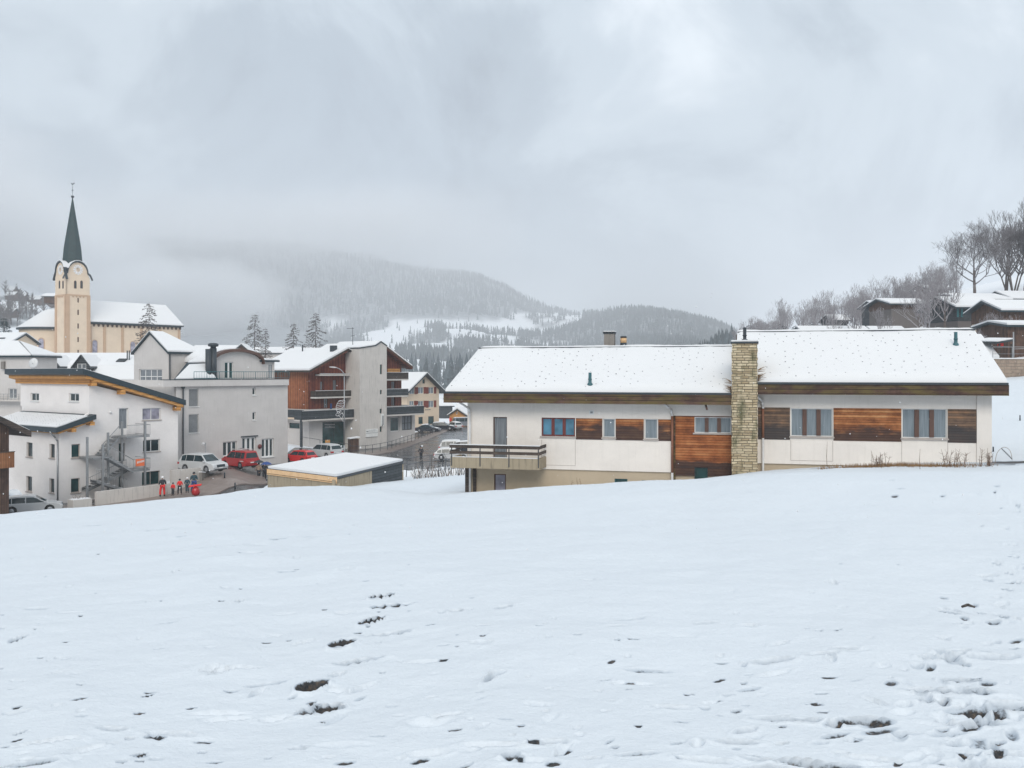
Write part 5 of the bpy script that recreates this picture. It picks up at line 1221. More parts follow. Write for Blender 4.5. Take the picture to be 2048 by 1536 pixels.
for fr_, w0, w1_, dd in ((f, 0, tw, tl), (g, tg, 0, tw)):
    mid = (w0 + w1_) / 2; W_ = w1_ - w0; zA = fr_.z(523.5, mid); P = [(mid + W_ * .42 * math.cos(a), zA - W_ * .46 + W_ * .47 * math.sin(a)) for a in [math.pi * (10 - i) / 10 for i in range(11)]]
    for (a, za_), (b, zb3) in list(zip(P, P[1:]))[1:9]:
        fr_.slab(m, [(a, -.3, za_ + .30), (b, -.3, zb3 + .30), (b, dd / 2, zb3 + .30), (a, dd / 2, za_ + .30)], .115, 'snow_roof')
m.build('hood_snow', to)
m = MB(); vs = []; hw_ = 2.55
n = 8
prof = [(2.2, zsp - .9), (2.2, zsp + .2), (1.9, zsp + 3.5), (.06, zap)]
lathe(m, (ctr.x, ctr.y, 0), prof, 8, 'spire_green', smooth=False); m.build('spire', to)
m = MB(); lathe(m, (ctr.x, ctr.y, zap), [(.06, -.4), (.34, .0), (.40, .12), (.2, .3), (.05, .35)], 12, 'metal_dark'); tube(m, (ctr.x, ctr.y, zap), (ctr.x, ctr.y, zap + 2.9), .045, .03, 6, 'metal_dark')
tube(m, (ctr.x - .3, ctr.y, zap + 1.5), (ctr.x + .3, ctr.y, zap + 1.5), .04, .04, 5, 'metal_dark'); tube(m, (ctr.x, ctr.y, zap + 1.3), (ctr.x, ctr.y, zap + 1.75), .07, .07, 5, 'metal_dark')
fin = m.build('finial', to); m = MB()
zz = zap + 2.75; cock = [(-.34, .42), (-.30, .18), (-.12, .05), (.0, .02), (.16, .06), (.26, .2), (.42, .22), (.46, .42), (.34, .52), (.24, .36), (.1, .26), (-.1, .26), (-.2, .36), (-.22, .5)]
L = [(ctr.x + a, ctr.y - .03, zz + b) for a, b in cock] + [(ctr.x + a, ctr.y + .03, zz + b) for a, b in cock]; n = len(cock)
m.add(L, [tuple(range(n)), tuple(range(2 * n - 1, n - 1, -1))] + [(i, i + n, (i + 1) % n + n, (i + 1) % n) for i in range(n)], 'metal_dark'); m.build('weathercock', fin)
# nave
n0, n1 = f.u(176, 1.0), f.u(361, 1.0); ze = f.z(648, (n0 + n1) / 2, 1.0); zr = None
vN = f.v_at(n1 + .4, 331); zr = f.z(606, (n0 + n1) / 2, vN)
m = MB(); aw = []
f.wall(m, [(n0, ZB), (n1, ZB), (n1, ze), (n0, ze)], [], 1.0, 1.4, 'plaster_cream'); f.box(m, n0, n1, 2 * vN - 1.4, 2 * vN - 1.0, ZB, ze, 'plaster_cream')
L = [(n1 - .4, 1.402, ZB), (n1 - .4, 2 * vN - 1.4, ZB), (n1 - .4, 2 * vN - 1.4, ze), (n1 - .4, vN, zr - .3), (n1 - .4, 1.402, ze)]; L += [(u + .4, v, z) for u, v, z in L]
m.add([f.w(*p) for p in L], [(0, 1, 2, 3, 4), (9, 8, 7, 6, 5)] + [(i, i + 5, (i + 1) % 5 + 5, (i + 1) % 5) for i in range(5)], 'plaster_cream', [Vector(p) for p in L])
nv = m.build('nave', CH)
m = MB()
for px in (180, 209, 245, 283, 320, 358): u = f.u(px, 1.0); f.box(m, u - .3, u + .3, .85, .997, ZB, ze - .9, 'plaster_pier')
m.build('pilaster', nv)
m = MB(); k = n0; i = 0; f.box(m, n0, n1, .6, .997, ze - .45, ze, 'metal_roof_edge')
while k < n1 - .4: f.prism(m, [(k, ze - .453), (k + .55, ze - .453), (k + .40, ze - 1.0), (k + .15, ze - 1.0)], .8, .997, 'wood_brown'); k += 1.1
m.build('frieze', nv)
for px, hw_, pt in ((189.5, .72, 679), (265.5, .72, 682), (330, .7, 684)):
    u = f.u(px, 1.0); z0 = f.z(716, u, 1.0); m = MB(); f.prism(m, arch(u, hw_, f.z(pt, u, 1.0) - z0, z0), .95, .998, 'plaster_pier'); wo = m.build('window', nv)
    m = MB(); f.prism(m, arch(u, hw_ - .14, f.z(pt, u, 1.0) - z0 - .15, z0), .93, .948, 'glass_lilac'); m.build('pane', wo)
plane_roof(f, CH, [(n0, .3, ze + .02), (n1 + .5, .3, ze + .02), (n1 + .5, vN, zr), (n0, vN, zr)], 'nave_roof', th=.25, eth=.3); plane_roof(f, CH, [(n0, vN + .003, zr), (n1 + .5, vN + .003, zr), (n1 + .5, 2 * vN - .3, ze + .02), (n0, 2 * vN - .3, ze + .02)], 'nave_roof', th=.25, eth=.3)
# choir: round apse with a conical roof
s_ = 8.7; c = W(91, HY, s_); c = Vector((c.x, c.y + 4, 0)); Rch = 7.3
ze = -(656 - HY) / F * (c.y - 3); za_ = -(617 - HY) / F * c.y
m = MB(); lathe(m, c, [(Rch, ZB), (Rch, ze)], 28, 'plaster_cream'); ch = m.build('choir', CH)
m = MB(); lathe(m, c, [(Rch + .6, ze - .35), (Rch + .6, ze + .0), (1.0, za_ - .1)], 28, 'metal_roof_edge'); co = m.build('choir_roof', ch)
m = MB(); lathe(m, c, [(Rch + .5, ze + .01), (Rch + .5, ze + .16), (2.4, za_ - (za_ - ze) * .17 + .15), (.3, za_ + .12)], 28, 'snow_roof'); m.build('roof_snow', co)
for px, sl_ in ((82.5, 0), (50, 1)):
    k = (px - HX) / F; a_ = 1 + k * k; b_ = -2 * (k * c.x + c.y); c_ = c.x ** 2 + c.y ** 2 - Rch ** 2; y = (-b_ - math.sqrt(b_ * b_ - 4 * a_ * c_)) / (2 * a_); p = Vector((k * y, y, 0)); nrm = (p - c).normalized()
    fa = Frame((p.x, p.y), math.degrees(math.atan2(nrm.x, -nrm.y))); 
    if sl_ == 0:
        z0 = fa.z(712, 0); m = MB(); fa.prism(m, arch(0, .72, fa.z(675, 0) - z0, z0), -.06, .1, 'plaster_pier'); wo = m.build('window', ch); m = MB(); fa.prism(m, arch(0, .55, fa.z(677, 0) - z0, z0), -.09, -.063, 'glass_lilac'); m.build('pane', wo)
    else:
        z0 = fa.z(686, 0); m = MB(); fa.box(m, -.12, .12, -.3, .0, z0, fa.z(675, 0), 'frame_wood'); m.build('wall_box', ch)

# ================= timber and concrete apartment house
f = FR(618, 14.2); g = side(f); ZB = -12.0
HG = thing('timber_apartment_house', 'red brown timber apartment house with bare concrete stair tower and balconies', 'building', f.w(0, 0, ZB))
uE4 = f.u(803); um = uE4 / 2; ov = 1.0
KV = -1.3
uov0, uov1 = -1.0, f.u(826, KV); zE, zE2 = f.z(741, f.u(627, KV), KV), f.z(733, uov1, KV)
uP, uV, uQ = f.u(697, KV), f.u(724, KV), f.u(766, KV); zP, zV, zQ = f.z(697, uP, KV), f.z(713, uV, KV), f.z(687, uQ, KV)
sA = (zP - zE) / (uP - uov0); sD = (zQ - zE2) / (uov1 - uQ); zw = zE + sA - .3; zw2 = zQ - sD * (uE4 - uQ) - .3; upk, zpk = uP, zP
zfl = f.z(817, f.u(660)); zgl = f.z(842, f.u(660))
m = MB(); wl = [f.R(640, 763, 646, 780), f.R(666, 760, 673, 781), f.R(648, 797, 656, 816), f.R(783, 763, 790, 778), f.R(783, 793, 790, 812)]
f.wall(m, [(0, zfl), (uE4, zfl), (uE4, zw2), (uQ, zQ - .3), (uV, zV - .3), (uP, zP - .3), (0, zw)], wl, 0, .3, 'wood_chalet_shaded')
gl = g.u(540); g.wall(m, [(gl, zfl), (-.002, zfl), (-.002, zw), (gl, zw)], [], 0, .3, 'wood_chalet')
m.build('timber_wall', HG)
for r in wl: f.window(HG, r, .12, 'frame_wood', 'glass_door', 2, 1, .06)
m = MB(); shop = [(f.u(645), ZB + .9, f.u(717), zgl - .12)]; shop2 = f.R(781, 834, 799, 863), f.R(804, 832, 824, 860)
f.wall(m, [(0, ZB), (f.u(830), ZB), (f.u(830), zfl - .003), (0, zfl - .003)], [shop[0], shop2[0], shop2[1]], 0.01, .3, 'plaster_grey'); 
gs = g.R(578, 846, 599, 857); g.wall(m, [(gl, ZB), (-.002, ZB), (-.002, zfl - .003), (gl, zfl - .003)], [gs], .01, .3, 'plaster_grey'); f.box(m, f.u(830) - .3, f.u(830), .302, 9, ZB, zfl - .003, 'plaster_grey'); m.build('ground_floor_wall', HG)
f.window(HG, shop[0], .2, 'siding_dark', 'glass_green', 3, 1, .1, name='shop_window'); f.window(HG, shop2[0], .15, 'frame_white', 'glass_green', 1, 1, .12, name='shop_window'); f.window(HG, shop2[1], .15, 'siding_dark', 'glass_door', 3, 2, .1, name='shop_window'); g.window(HG, gs, .12, 'siding_dark', 'glass_green', 1, 1, .06)
# pale lettering on the shop glass, two lines too small to read
m = MB(); rj = random.Random(5)
for row, (pa, pb) in enumerate(((848, 850.5), (853, 856))):
    u = f.u(651); m = MB()
    while u < f.u(671): w_ = rj.uniform(.07, .13); f.box(m, u, u + w_, .16, .19, f.z(pb, u), f.z(pa, u), 'metal_zinc'); u += w_ + .05
    m.build('shop_lettering', HG)
# roof: left plane long towards the back left
vb = f.v_at(uov0, 505)
plane_roof(f, HG, [(uov0, KV, zE), (uP, KV, zP), (uP, vb, zP), (uov0, vb, zE)], th=.25, eth=.25, edge='wood_dark')
plane_roof(f, HG, [(uP + .003, KV, zP), (uV, KV, zV), (uV, vb, zV), (uP + .003, vb, zP)], th=.15, eth=.2, edge='wood_dark', snow_in=.01); plane_roof(f, HG, [(uV + .003, KV, zV), (uQ, KV, zQ), (uQ, vb, zQ), (uV + .003, vb, zV)], th=.15, eth=.2, edge='wood_dark', snow_in=.01)
plane_roof(f, HG, [(uQ + .003, KV, zQ), (uov1, KV, zE2), (uov1, vb, zE2), (uQ + .003, vb, zQ)], th=.25, eth=.3, edge='wood_brown')
m = MB(); f.slab(m, [(uQ + .1, KV + .05, zQ - .33), (uov1 - .1, KV + .05, zE2 - .27), (uov1 - .1, .0, zE2 - .27), (uQ + .1, 0, zQ - .33)], .18, 'wood_chalet_shaded'); m.build('barge_board', HG)
m = MB(); f.slab(m, [(uov0 + .1, KV + .05, zE - .27), (uP - .1, KV + .05, zP - .30), (uP - .1, 0, zP - .30), (uov0 + .1, 0, zE - .27)], .18, 'wood_chalet_shaded'); m.build('barge_board', HG)
for px, pt in ((605, 689.5), (667, 691)):
    m = MB(); u = upk - 1.2; v = f.v_at(u, px); zb_ = f.z(696, u, v) - .6
    if px == 605: tube(m, f.w(u, v, zb_), f.w(u, v, f.z(pt, u, v)), .1, .1, 6, 'metal_dark')
    else: f.box(m, u - .4, u + .4, v - .35, v + .35, zb_, f.z(pt, u, v), 'metal_dark')
    m.build('roof_vent', HG)
# stair tower
tv = -3.0; t0, t1 = f.u(719.5, tv), f.u(773.5, tv); tm = f.u(762, tv); zq0, zqm, zq1 = f.z(697, t0, tv), f.z(684.5, tm, tv), f.z(692.5, t1, tv); tk = f.u(751, tv); zqk = f.z(692, tk, tv)
th_h = [f.R(760, 729, 764.5, 748.5, tv), f.R(760, 780, 764, 788.5, tv), f.R(759.5, 817.5, 764, 827, tv), f.R(759.5, 853, 764, 864, tv)]
m = MB(); f.wall(m, [(t0, ZB), (t1, ZB), (t1, zq1), (tm, zqm), (tk, zqk), (t0, zq0)], th_h, tv, tv + .3, 'concrete')
f.box(m, t0, t0 + .3, tv + .302, 1.5, ZB, zq0, 'concrete'); f.box(m, t1 - .3, t1, tv + .302, -.003, ZB, zq1, 'concrete'); to = m.build('stair_tower', HG)
for r in th_h: f.window(to, r, tv + .15, 'siding_dark', 'glass_green', 1, 1, .05)
sR = f
for (a, za_, b, zb3) in ((t0, zq0, tk, zqk), (tk, zqk, tm, zqm), (tm, zqm, t1, zq1)):
    m = MB(); f.slab(m, [(a - (.1 if a == t0 else 0), tv - .12, za_ + .14), (b, tv - .12, zb3 + .14), (b, 6, zb3 + .14), (a - (.1 if a == t0 else 0), 6, za_ + .14)], .13, 'metal_roof_edge'); k_ = m.build('tower_roof', to)
    m = MB(); f.slab(m, [(a, tv + .05, za_ + .26), (b, tv + .05, zb3 + .26), (b, 6, zb3 + .26), (a, 6, za_ + .26)], .118, 'snow_roof'); m.build('roof_snow', k_)
m = MB(); r = f.R(760.5, 827.5, 766.3, 852.5, tv); f.box(m, r[0], r[2], tv - .14, tv - .02, r[1], r[3], 'sign_white'); sg_ = m.build('vertical_sign', to)
m = MB(); f.box(m, r[0] + .28, r[2] - .06, tv - .155, tv - .142, r[1] + .15, r[3] - .3, 'blind_grey'); f.box(m, r[0] + .22, r[2] - .22, tv - .155, tv - .142, r[1] + .06, r[1] + .2, 'ink'); m.build('lettering', sg_)
m = MB(); r = f.R(731.5, 858, 755.5, 873.5, tv - .1); f.box(m, r[0], r[2], tv - .12, tv - .02, r[1], r[3], 'sign_white'); sg_ = m.build('notice_board', to)
m = MB(); h_ = r[3] - r[1]; f.box(m, r[0] + .1, r[0] + .5, tv - .135, tv - .122, r[1] + h_ * .66, r[1] + h_ * .74, 'ink'); f.box(m, r[0] + .55, r[2] - .2, tv - .135, tv - .122, r[1] + h_ * .7, r[1] + h_ * .73, 'blind_grey'); f.box(m, r[0] + .05, r[2] - .05, tv - .135, tv - .122, r[1] + h_ * .47, r[1] + h_ * .52, 'blind_grey'); f.box(m, r[0] + .6, r[2] - .5, tv - .135, tv - .122, r[1] + h_ * .84, r[1] + h_ * .88, 'blind_grey'); m.build('lettering', sg_)
# balconies left of the tower and right of it
def balc(p0, p1, pt, pb, v, mat='wood_dark', slab_='concrete', pm=None, parent=HG, slabz=None, endv=-.02):
    a, b = f.u(p0, v), f.u(p1, v); mm = (a + b) / 2; zt_, zb3 = f.z(pt, mm, v), f.z(pb, mm, v); m = MB()
    f.box(m, a, b, v, v + .07, zb3, zt_, mat); f.box(m, b - .07, b, v + .072, endv, zb3, zt_, mat); f.box(m, a, a + .07, v + .072, endv, zb3, zt_, mat); o = m.build('balcony', parent)
    m = MB(); f.box(m, a, b, v + .0, endv, zb3 - .22, zb3 - .003, slab_); m.build('balcony_slab', o)
    m = MB(); f.box(m, a, b, v - .02, v + .09, zt_ + .003, zt_ + .05, 'snow_roof'); m.build('snow_cap', o); return o
balc(632, 716, 781, 793, -1.2); balc(640, 716, 747.5, 748.5, -1.0); balc(605, 719, 820, 837, -1.8, 'siding_dark'); balc(773, 817, 745, 758, -1.6); balc(773, 817, 778, 791, -1.6, 'siding_dark'); balc(773, 848, 813, 828, -2.2, 'siding_dark', endv=0.0)
m = MB(); u = f.u(640, -1.7); f.box(m, f.u(602.5, -1.7), f.u(605.5, -1.7), -1.7, -1.4, ZB, zfl, 'siding_dark'); m.build('column', HG)
m = MB(); r = f.R(775, 737, 800, 746, -.03); f.box(m, r[0], r[2], -.05, -.003, r[1], r[3], 'wood_new'); m.build('wood_panel', HG)
m = MB(); gz0 = g.z(835, gl / 2); g.box(m, gl, .3, -1.2, -1.13, g.z(834, -2), g.z(819, -2), 'siding_dark'); g.box(m, gl, .3, -1.128, -.003, g.z(838, -2), g.z(834.5, -2), 'plaster_cream'); m.build('side_balcony', HG)
m = MB(); f.box(m, f.u(660) - .0, f.u(663.5), -.06, -.002, f.z(818, f.u(662)), f.z(807, f.u(662)), 'blue_cloth'); m.build('wall_panel', HG)
# antenna
ap = f.w(upk - .5, 7.5, 0); zt_ = -(655 - HY) / F * ap.y; zb3 = zpk
an = thing('roof_antenna', 'thin television antenna on the roof ridge of the timber apartment house', 'antenna', (ap.x, ap.y, zb3))
kx = (705.5 - HX) / F * ap.y - ap.x; m = MB(); tube(m, (ap.x + kx, ap.y, zb3 - 1), (ap.x + kx, ap.y, zt_), .05, .04, 5, 'metal_dark'); m.build('mast', an)
m = MB(); tube(m, (ap.x + kx - .9, ap.y, zt_ - .15), (ap.x + kx + .2, ap.y, zt_ - .15), .03, .03, 4, 'metal_dark')
for k in range(6): tube(m, (ap.x + kx - .85 + k * .17, ap.y - .25, zt_ - .15), (ap.x + kx - .85 + k * .17, ap.y + .25, zt_ - .15), .02, .02, 4, 'metal_dark')
tube(m, (ap.x + kx - .3, ap.y, zt_ - 1.3), (ap.x + kx + .5, ap.y, zt_ - 1.1), .025, .025, 4, 'metal_dark'); m.build('aerial', an)

# ================= cream house with red shutters
f = FR(814, 10.75); ZB = -11.2
HH = thing('shuttered_house', 'cream house with red brown shutters and dark gabled eaves down the street', 'house', f.w(0, 0, ZB))
uE5 = f.u(878); ze = f.z(779, uE5 / 2) ; zr = f.z(747, uE5 / 2, -1)
ww = [f.R(a, b, c, d) for a, b, c, d in ((836, 774.5, 847, 787), (857, 774.5, 867.5, 787), (836, 802, 847, 814.5), (857, 801.5, 867.5, 814.5), (819, 775, 829, 788), (819, 802, 828, 814), (845, 758.5, 850, 767), (837, 834, 846, 848), (856.5, 832.5, 868, 848))]
gable_house(f, HH, 0, uE5, 14, ZB, ze, zr, 1.1, 'v', 'plaster_cream', holes=ww, edge='metal_roof_edge')
for i, r in enumerate(ww):
    f.window(HH, r, .1, 'frame_white' if i < 6 else 'siding_dark', 'glass_curtain' if i < 6 else 'glass_green', 2 if i < 6 else 1, 1, .06)
    if i < 4:
        hw_ = (r[2] - r[0]) / 2 * .92
        for a, b in ((r[0] - hw_, r[0] - .02), (r[2] + .02, r[2] + hw_)): m = MB(); f.box(m, a, b, -.06, -.003, r[1] - .03, r[3] + .03, 'wood_shutter'); m.build('shutter', HH)
    elif i < 6: m = MB(); f.box(m, r[2] + .02, r[2] + .6, -.06, -.003, r[1] - .03, r[3] + .03, 'wood_shutter'); m.build('shutter', HH)
m = MB(); f.box(m, f.u(850), f.u(861), -.05, -.003, f.z(820.5, 4), f.z(820, 4) + .05, 'metal_dark'); m.build('house_lettering', HH)

# small houses at the end of the street
def little(px0, px1, s, ang, zb, pe, pr, depth, ridge, name, label, cat, wall, over=.4, edge='metal_roof_edge', holes=None):
    p = W(px0, HY, s); f = Frame((p.x, p.y), ang); u1_ = f.u(px1); o = thing(name, label, cat, f.w(0, 0, zb))
    ze, zr = f.z(pe, u1_ / 2), f.z(pr, u1_ / 2, depth / 2 if ridge == 'u' else 0)
    hs = [f.R(*h) for h in (holes or [])]
    gable_house(f, o, 0, u1_, depth, zb, ze, zr, over, ridge, wall, holes=hs, edge=edge)
    for h in hs: f.window(o, h, .1, 'frame_white', 'glass_dark', 1, 1, .07)
    return f, o
little(881, 905, 8.2, 20, -13, 812, 801, 9, 'u', 'blue_grey_house', 'small blue grey house behind the shuttered house', 'house', 'siding_dark')
fS, HS = little(899, 931, 9.6, -8, -13, 829, 818.5, 8, 'v', 'plank_shed', 'small honey coloured plank shed with snowy roof at the end of the street', 'shed', 'wood_new', .5, holes=[(912, 824, 915, 829)])
m = MB(); r = fS.R(899.5, 835.5, 903, 842, -.05); fS.rbox(m, r, -.5, -.05, 'red_cloth'); m.build('red_door', HS)
little(912, 960, 6.8, -5, -14, 820, 806, 10, 'u', 'distant_grey_house', 'pale grey house beyond the plank shed, half behind the long house', 'house', 'plaster_grey')
little(884, 900, 7.0, 10, -13, 800, 793, 8, 'v', 'distant_cream_house', 'tiny cream house showing behind the blue grey house', 'house', 'plaster_cream')
little(868, 935, 7.4, -3, -13, 845, 842.5, 3, 'u', 'long_low_hut', 'long low hut with snowy roof behind the parked cars', 'hut', 'siding_dark', .1)
# roofs showing over the grey block
little(378, 470, 9.5, 0, -8, 708, 693, 9, 'u', 'white_roofed_house', 'house whose snowy roof shows behind the grey block flues', 'house', 'plaster_cream')
little(468, 498, 9.8, 8, -8, 702, 689, 8, 'v', 'dark_gabled_house', 'dark gabled timber house behind the arched attic', 'house', 'wood_brown', .5)
little(500, 620, 8.0, -2, -8, 706, 696, 9, 'u', 'long_snowy_roof_house', 'long house with flat looking snowy roof under the larches', 'house', 'plaster_grey')
# roofs over the long house ridge
little(1608, 1742, 14.0, 0, -2, 668, 655.5, 6, 'u', 'hidden_white_roof_house', 'house whose snowy roof with chimney shows over the long house ridge', 'house', 'wood_brown', .3)
little(1752, 1815, 13.0, 0, -2, 668, 655.5, 6, 'u', 'low_roofed_house', 'low dark gabled house just over the long house ridge', 'house', 'siding_dark', .4)
little(1950, 1992, 20.0, -6, -3, 716, 673, 9, 'u', 'outbuilding', 'outbuilding with steep snowy roof behind the end of the long house', 'outbuilding', 'siding_dark', .3)
little(1962, 1984, 22.0, -6, -4.5, 826, 817, 3, 'u', 'snowy_hut', 'tiny hut under a snow slab behind the corner of the long house', 'hut', 'siding_dark', .1)

# ================= hillside chalets on the right
def chalet(name, label, px0, px1, s, ang, pr, pe, pw, pb, depth, over=.8, wood_='wood_brown', base='chalet_base', holes=()):
    p = W(px0, HY, s); f = Frame((p.x, p.y), ang); u1_ = f.u(px1); um = u1_ / 2; zb = f.z(pb, um) - 3
    o = thing(name, label, 'chalet', f.w(0, 0, zb)); ze, zr, zw = f.z(pe, um), f.z(pr, um, depth / 2), f.z(pw, um)
    hs = [f.R(*h) for h in holes]
    gable_house(f, o, 0, u1_, depth, zw, ze, zr, over, 'u', wood_, edge='metal_roof_edge', holes=[h for h in hs if h[1] > zw])
    for h in hs:
        if h[1] > zw: f.window(o, h, .1, 'frame_white', 'glass_door', 2, 1, .06)
    m = MB(); f.box(m, .05, u1_ - .05, .08, depth - .1, zb, zw - .004, base); m.build('base_storey', o)
    return f, o
fc, oc = chalet('chalet', 'dark timber chalet with teal shutters, second row up the hill by the big bare tree', 1916, 2000, 14.5, 6, 597, 612, 642, 655, 8, 1.0, 'siding_dark', holes=((1961, 617, 1966, 627),))
m = MB()
for a in (1914, 1922): r = fc.R(a, 616, a + 3.5, 634, -.3); fc.rbox(m, r, -.35, -.25, 'metal_teal')
m.build('shutter', oc)
chalet('chalet', 'upper dark chalet whose snowy roof rises behind the teal shuttered one', 1924, 2012, 12.5, 6, 590, 598, 612, 625, 8, .8, 'siding_dark')
fd, od = chalet('chalet', 'brown board chalet with cream lower storey at the edge of the hillside', 2006, 2160, 16.0, 4, 604, 619, 644, 678, 7, .8, 'wood_brown', 'plaster_cream')
for (a, b, c_, d) in ((2015, 648, 2024, 660),):
    r = fd.R(a, b, c_, d, .08); fd.window(od, r, -.0, 'frame_wood', 'glass_dark', 2, 1, .08)
m = MB(); r = fd.R(2006, 672, 2018, 662, -2); fd.box(m, r[0] - 2.5, r[2], -2, 0, r[1] - .6, r[1] + .5, 'wood_balcony'); m.build('balcony', od)
chalet('chalet', 'low dark hut with thin snowy roof beside the cream lower storey', 2016, 2140, 18.5, 4, 646, 651, 668, 676, 6, .5, 'wood_brown', 'wood_brown')
chalet('chalet', 'wide snowy roofed chalet among bare trees in the middle of the hillside', 1783, 1852, 12.0, 5, 600, 607, 618, 636, 8, .8, 'wood_brown', 'chalet_base')
chalet('chalet', 'small twin gabled chalet left of the wide snowy roofed one', 1754, 1774, 11.5, 5, 604, 612, 624, 634, 6, .5, 'siding_dark', 'siding_dark')
chalet('chalet', 'chalet roof half hidden by trees high on the ridge left of the big bare tree', 1860, 1896, 9.5, 4, 572, 578, 588, 592, 8, .6, 'wood_brown', 'wood_brown')
chalet('chalet', 'snow dusted chalet roof low among the trees over the long house ridge', 1668, 1696, 10.5, 4, 632, 640, 648, 655, 6, .5, 'siding_dark', 'siding_dark')
chalet('chalet', 'dark roofed chalet at the picture edge under the leaning bare trees', 2024, 2120, 12.0, 4, 585, 597, 606, 612, 8, .6, 'siding_dark', 'siding_dark')
# carport with a red panel, retaining wall, wall rail
p = W(1994, HY, 20.0); fk = Frame((p.x, p.y), 4); KO = thing('open_shelter', 'open dark shelter with snow edged roof and a red panel above the retaining wall', 'shelter', fk.w(0, 0, .5))
ku = fk.u(2024); m = MB(); zk0, zk1 = fk.z(688, 1), fk.z(676, 1)
fk.slab(m, [(-.3, -.5, zk0 + .2), (ku, -.5, zk1 - .1), (ku, 4, zk1 + .1), (-.3, 4, zk0 + .4)], .2, 'siding_dark'); r_ = m.build('roof', KO)
m = MB(); fk.slab(m, [(-.25, -.45, zk0 + .3), (ku - .05, -.45, zk1), (ku - .05, 4, zk1 + .2), (-.25, 4, zk0 + .5)], .097, 'snow_roof'); m.build('roof_snow', r_)
m = MB(); r = fk.R(1996, 681, 2007, 692); fk.rbox(m, r, .0, .1, 'red_cloth'); m.build('red_panel', KO)
m = MB(); fk.box(m, .0, ku, 3.5, 3.7, -.5, zk0 + .2, 'siding_dark'); m.build('wall', KO)
for uu in (.1, ku - .2): m = MB(); fk.box(m, uu, uu + .15, -.2, -.05, -.5, zk0 + .0, 'wood_dark'); m.build('post', KO)
p = W(1985, HY, 22.0); fk = Frame((p.x, p.y), 3); m = MB(); z0_, z1_ = fk.z(769, 3), fk.z(718, 3); ku = fk.u(2300)
rw = thing('stone_retaining_wall', 'long brown retaining wall at the foot of the chalet hillside', 'wall', fk.w(0, 0, z0_ - 1))
fk.box(m, 0, ku, 0, .5, z0_ - 1.5, z1_, 'block_wall'); m.build('wall_face', rw); m = MB(); fk.box(m, -.02, ku, -.05, .55, z1_ + .003, z1_ + .1, 'snow_roof'); m.build('coping_snow', rw)
fn = thing('wall_railing', 'grey metal railing on top of the brown retaining wall', 'railing', fk.w(0, 0, z1_))
railing(fk, fn, .2, ku, .3, z1_ + .1, z1_ + 1.1, 'metal_zinc', 1.8, 1)

# ================= flat garage roof between the field and the road
A, B_, C_, D_ = W(534, 937, 24.0), W(672.5, 954, 26.1), W(807, 922, 22.2), W(692, 908.5, 20.8)
GA = thing('flat_garage', 'low concrete garage with a snow covered flat roof and pale timber fascia', 'garage', (B_.x, B_.y, -10.5))
def quadwall(mb, p, q, zt0, zt1, zb0, zb1, th, mat, off=0.0):
    d = Vector((q.x - p.x, q.y - p.y, 0)); L_ = d.length; fr_ = Frame((p.x, p.y), math.degrees(math.atan2(d.y, d.x)))
    fr_.prism(mb, [(0, zb0), (L_, zb1), (L_, zt1), (0, zt0)], off, off + th, mat); return fr_, L_
m = MB(); zf = .5
quadwall(m, A, B_, A.z - zf, B_.z - zf, -11.5, -11.5, .3, 'concrete_beige', .06); q1 = B_ + (C_ - B_) * .5
quadwall(m, B_, q1, B_.z - .22, q1.z - .22, -11.5, -11.5, .3, 'concrete_beige', .06); quadwall(m, D_, C_, D_.z - .3, C_.z - .3, -11.5, -11.5, -.3, 'concrete_beige'); m.build('wall', GA)
m = MB(); quadwall(m, q1, C_, q1.z - .22, C_.z - .22, -11.5, -11.5, .3, 'siding_dark', .06); m.build('door', GA)
m = MB(); quadwall(m, A, B_, A.z - .02, B_.z - .02, A.z - zf, B_.z - zf, .1, 'wood_pale', -.02); m.build('fascia', GA)
m = MB(); P = [A, B_, C_, D_]; c_ = sum(P, Vector()) / 4
def ring(k, dz): return [c_ + (p - c_) * k + Vector((0, 0, dz)) for p in P]
def slab3(mb, top, th, mat): 
    n = len(top); L = top + [p - Vector((0, 0, th)) for p in top]; mb.add(L, [tuple(range(n)), tuple(range(2 * n - 1, n - 1, -1))] + [(i, i + n, (i + 1) % n + n, (i + 1) % n) for i in range(n)], mat)
slab3(m, ring(1.0, 0.0), .18, 'metal_dark'); ro = m.build('roof', GA); m = MB(); slab3(m, ring(.985, .20), .19, 'snow_roof'); m.build('roof_snow', ro)
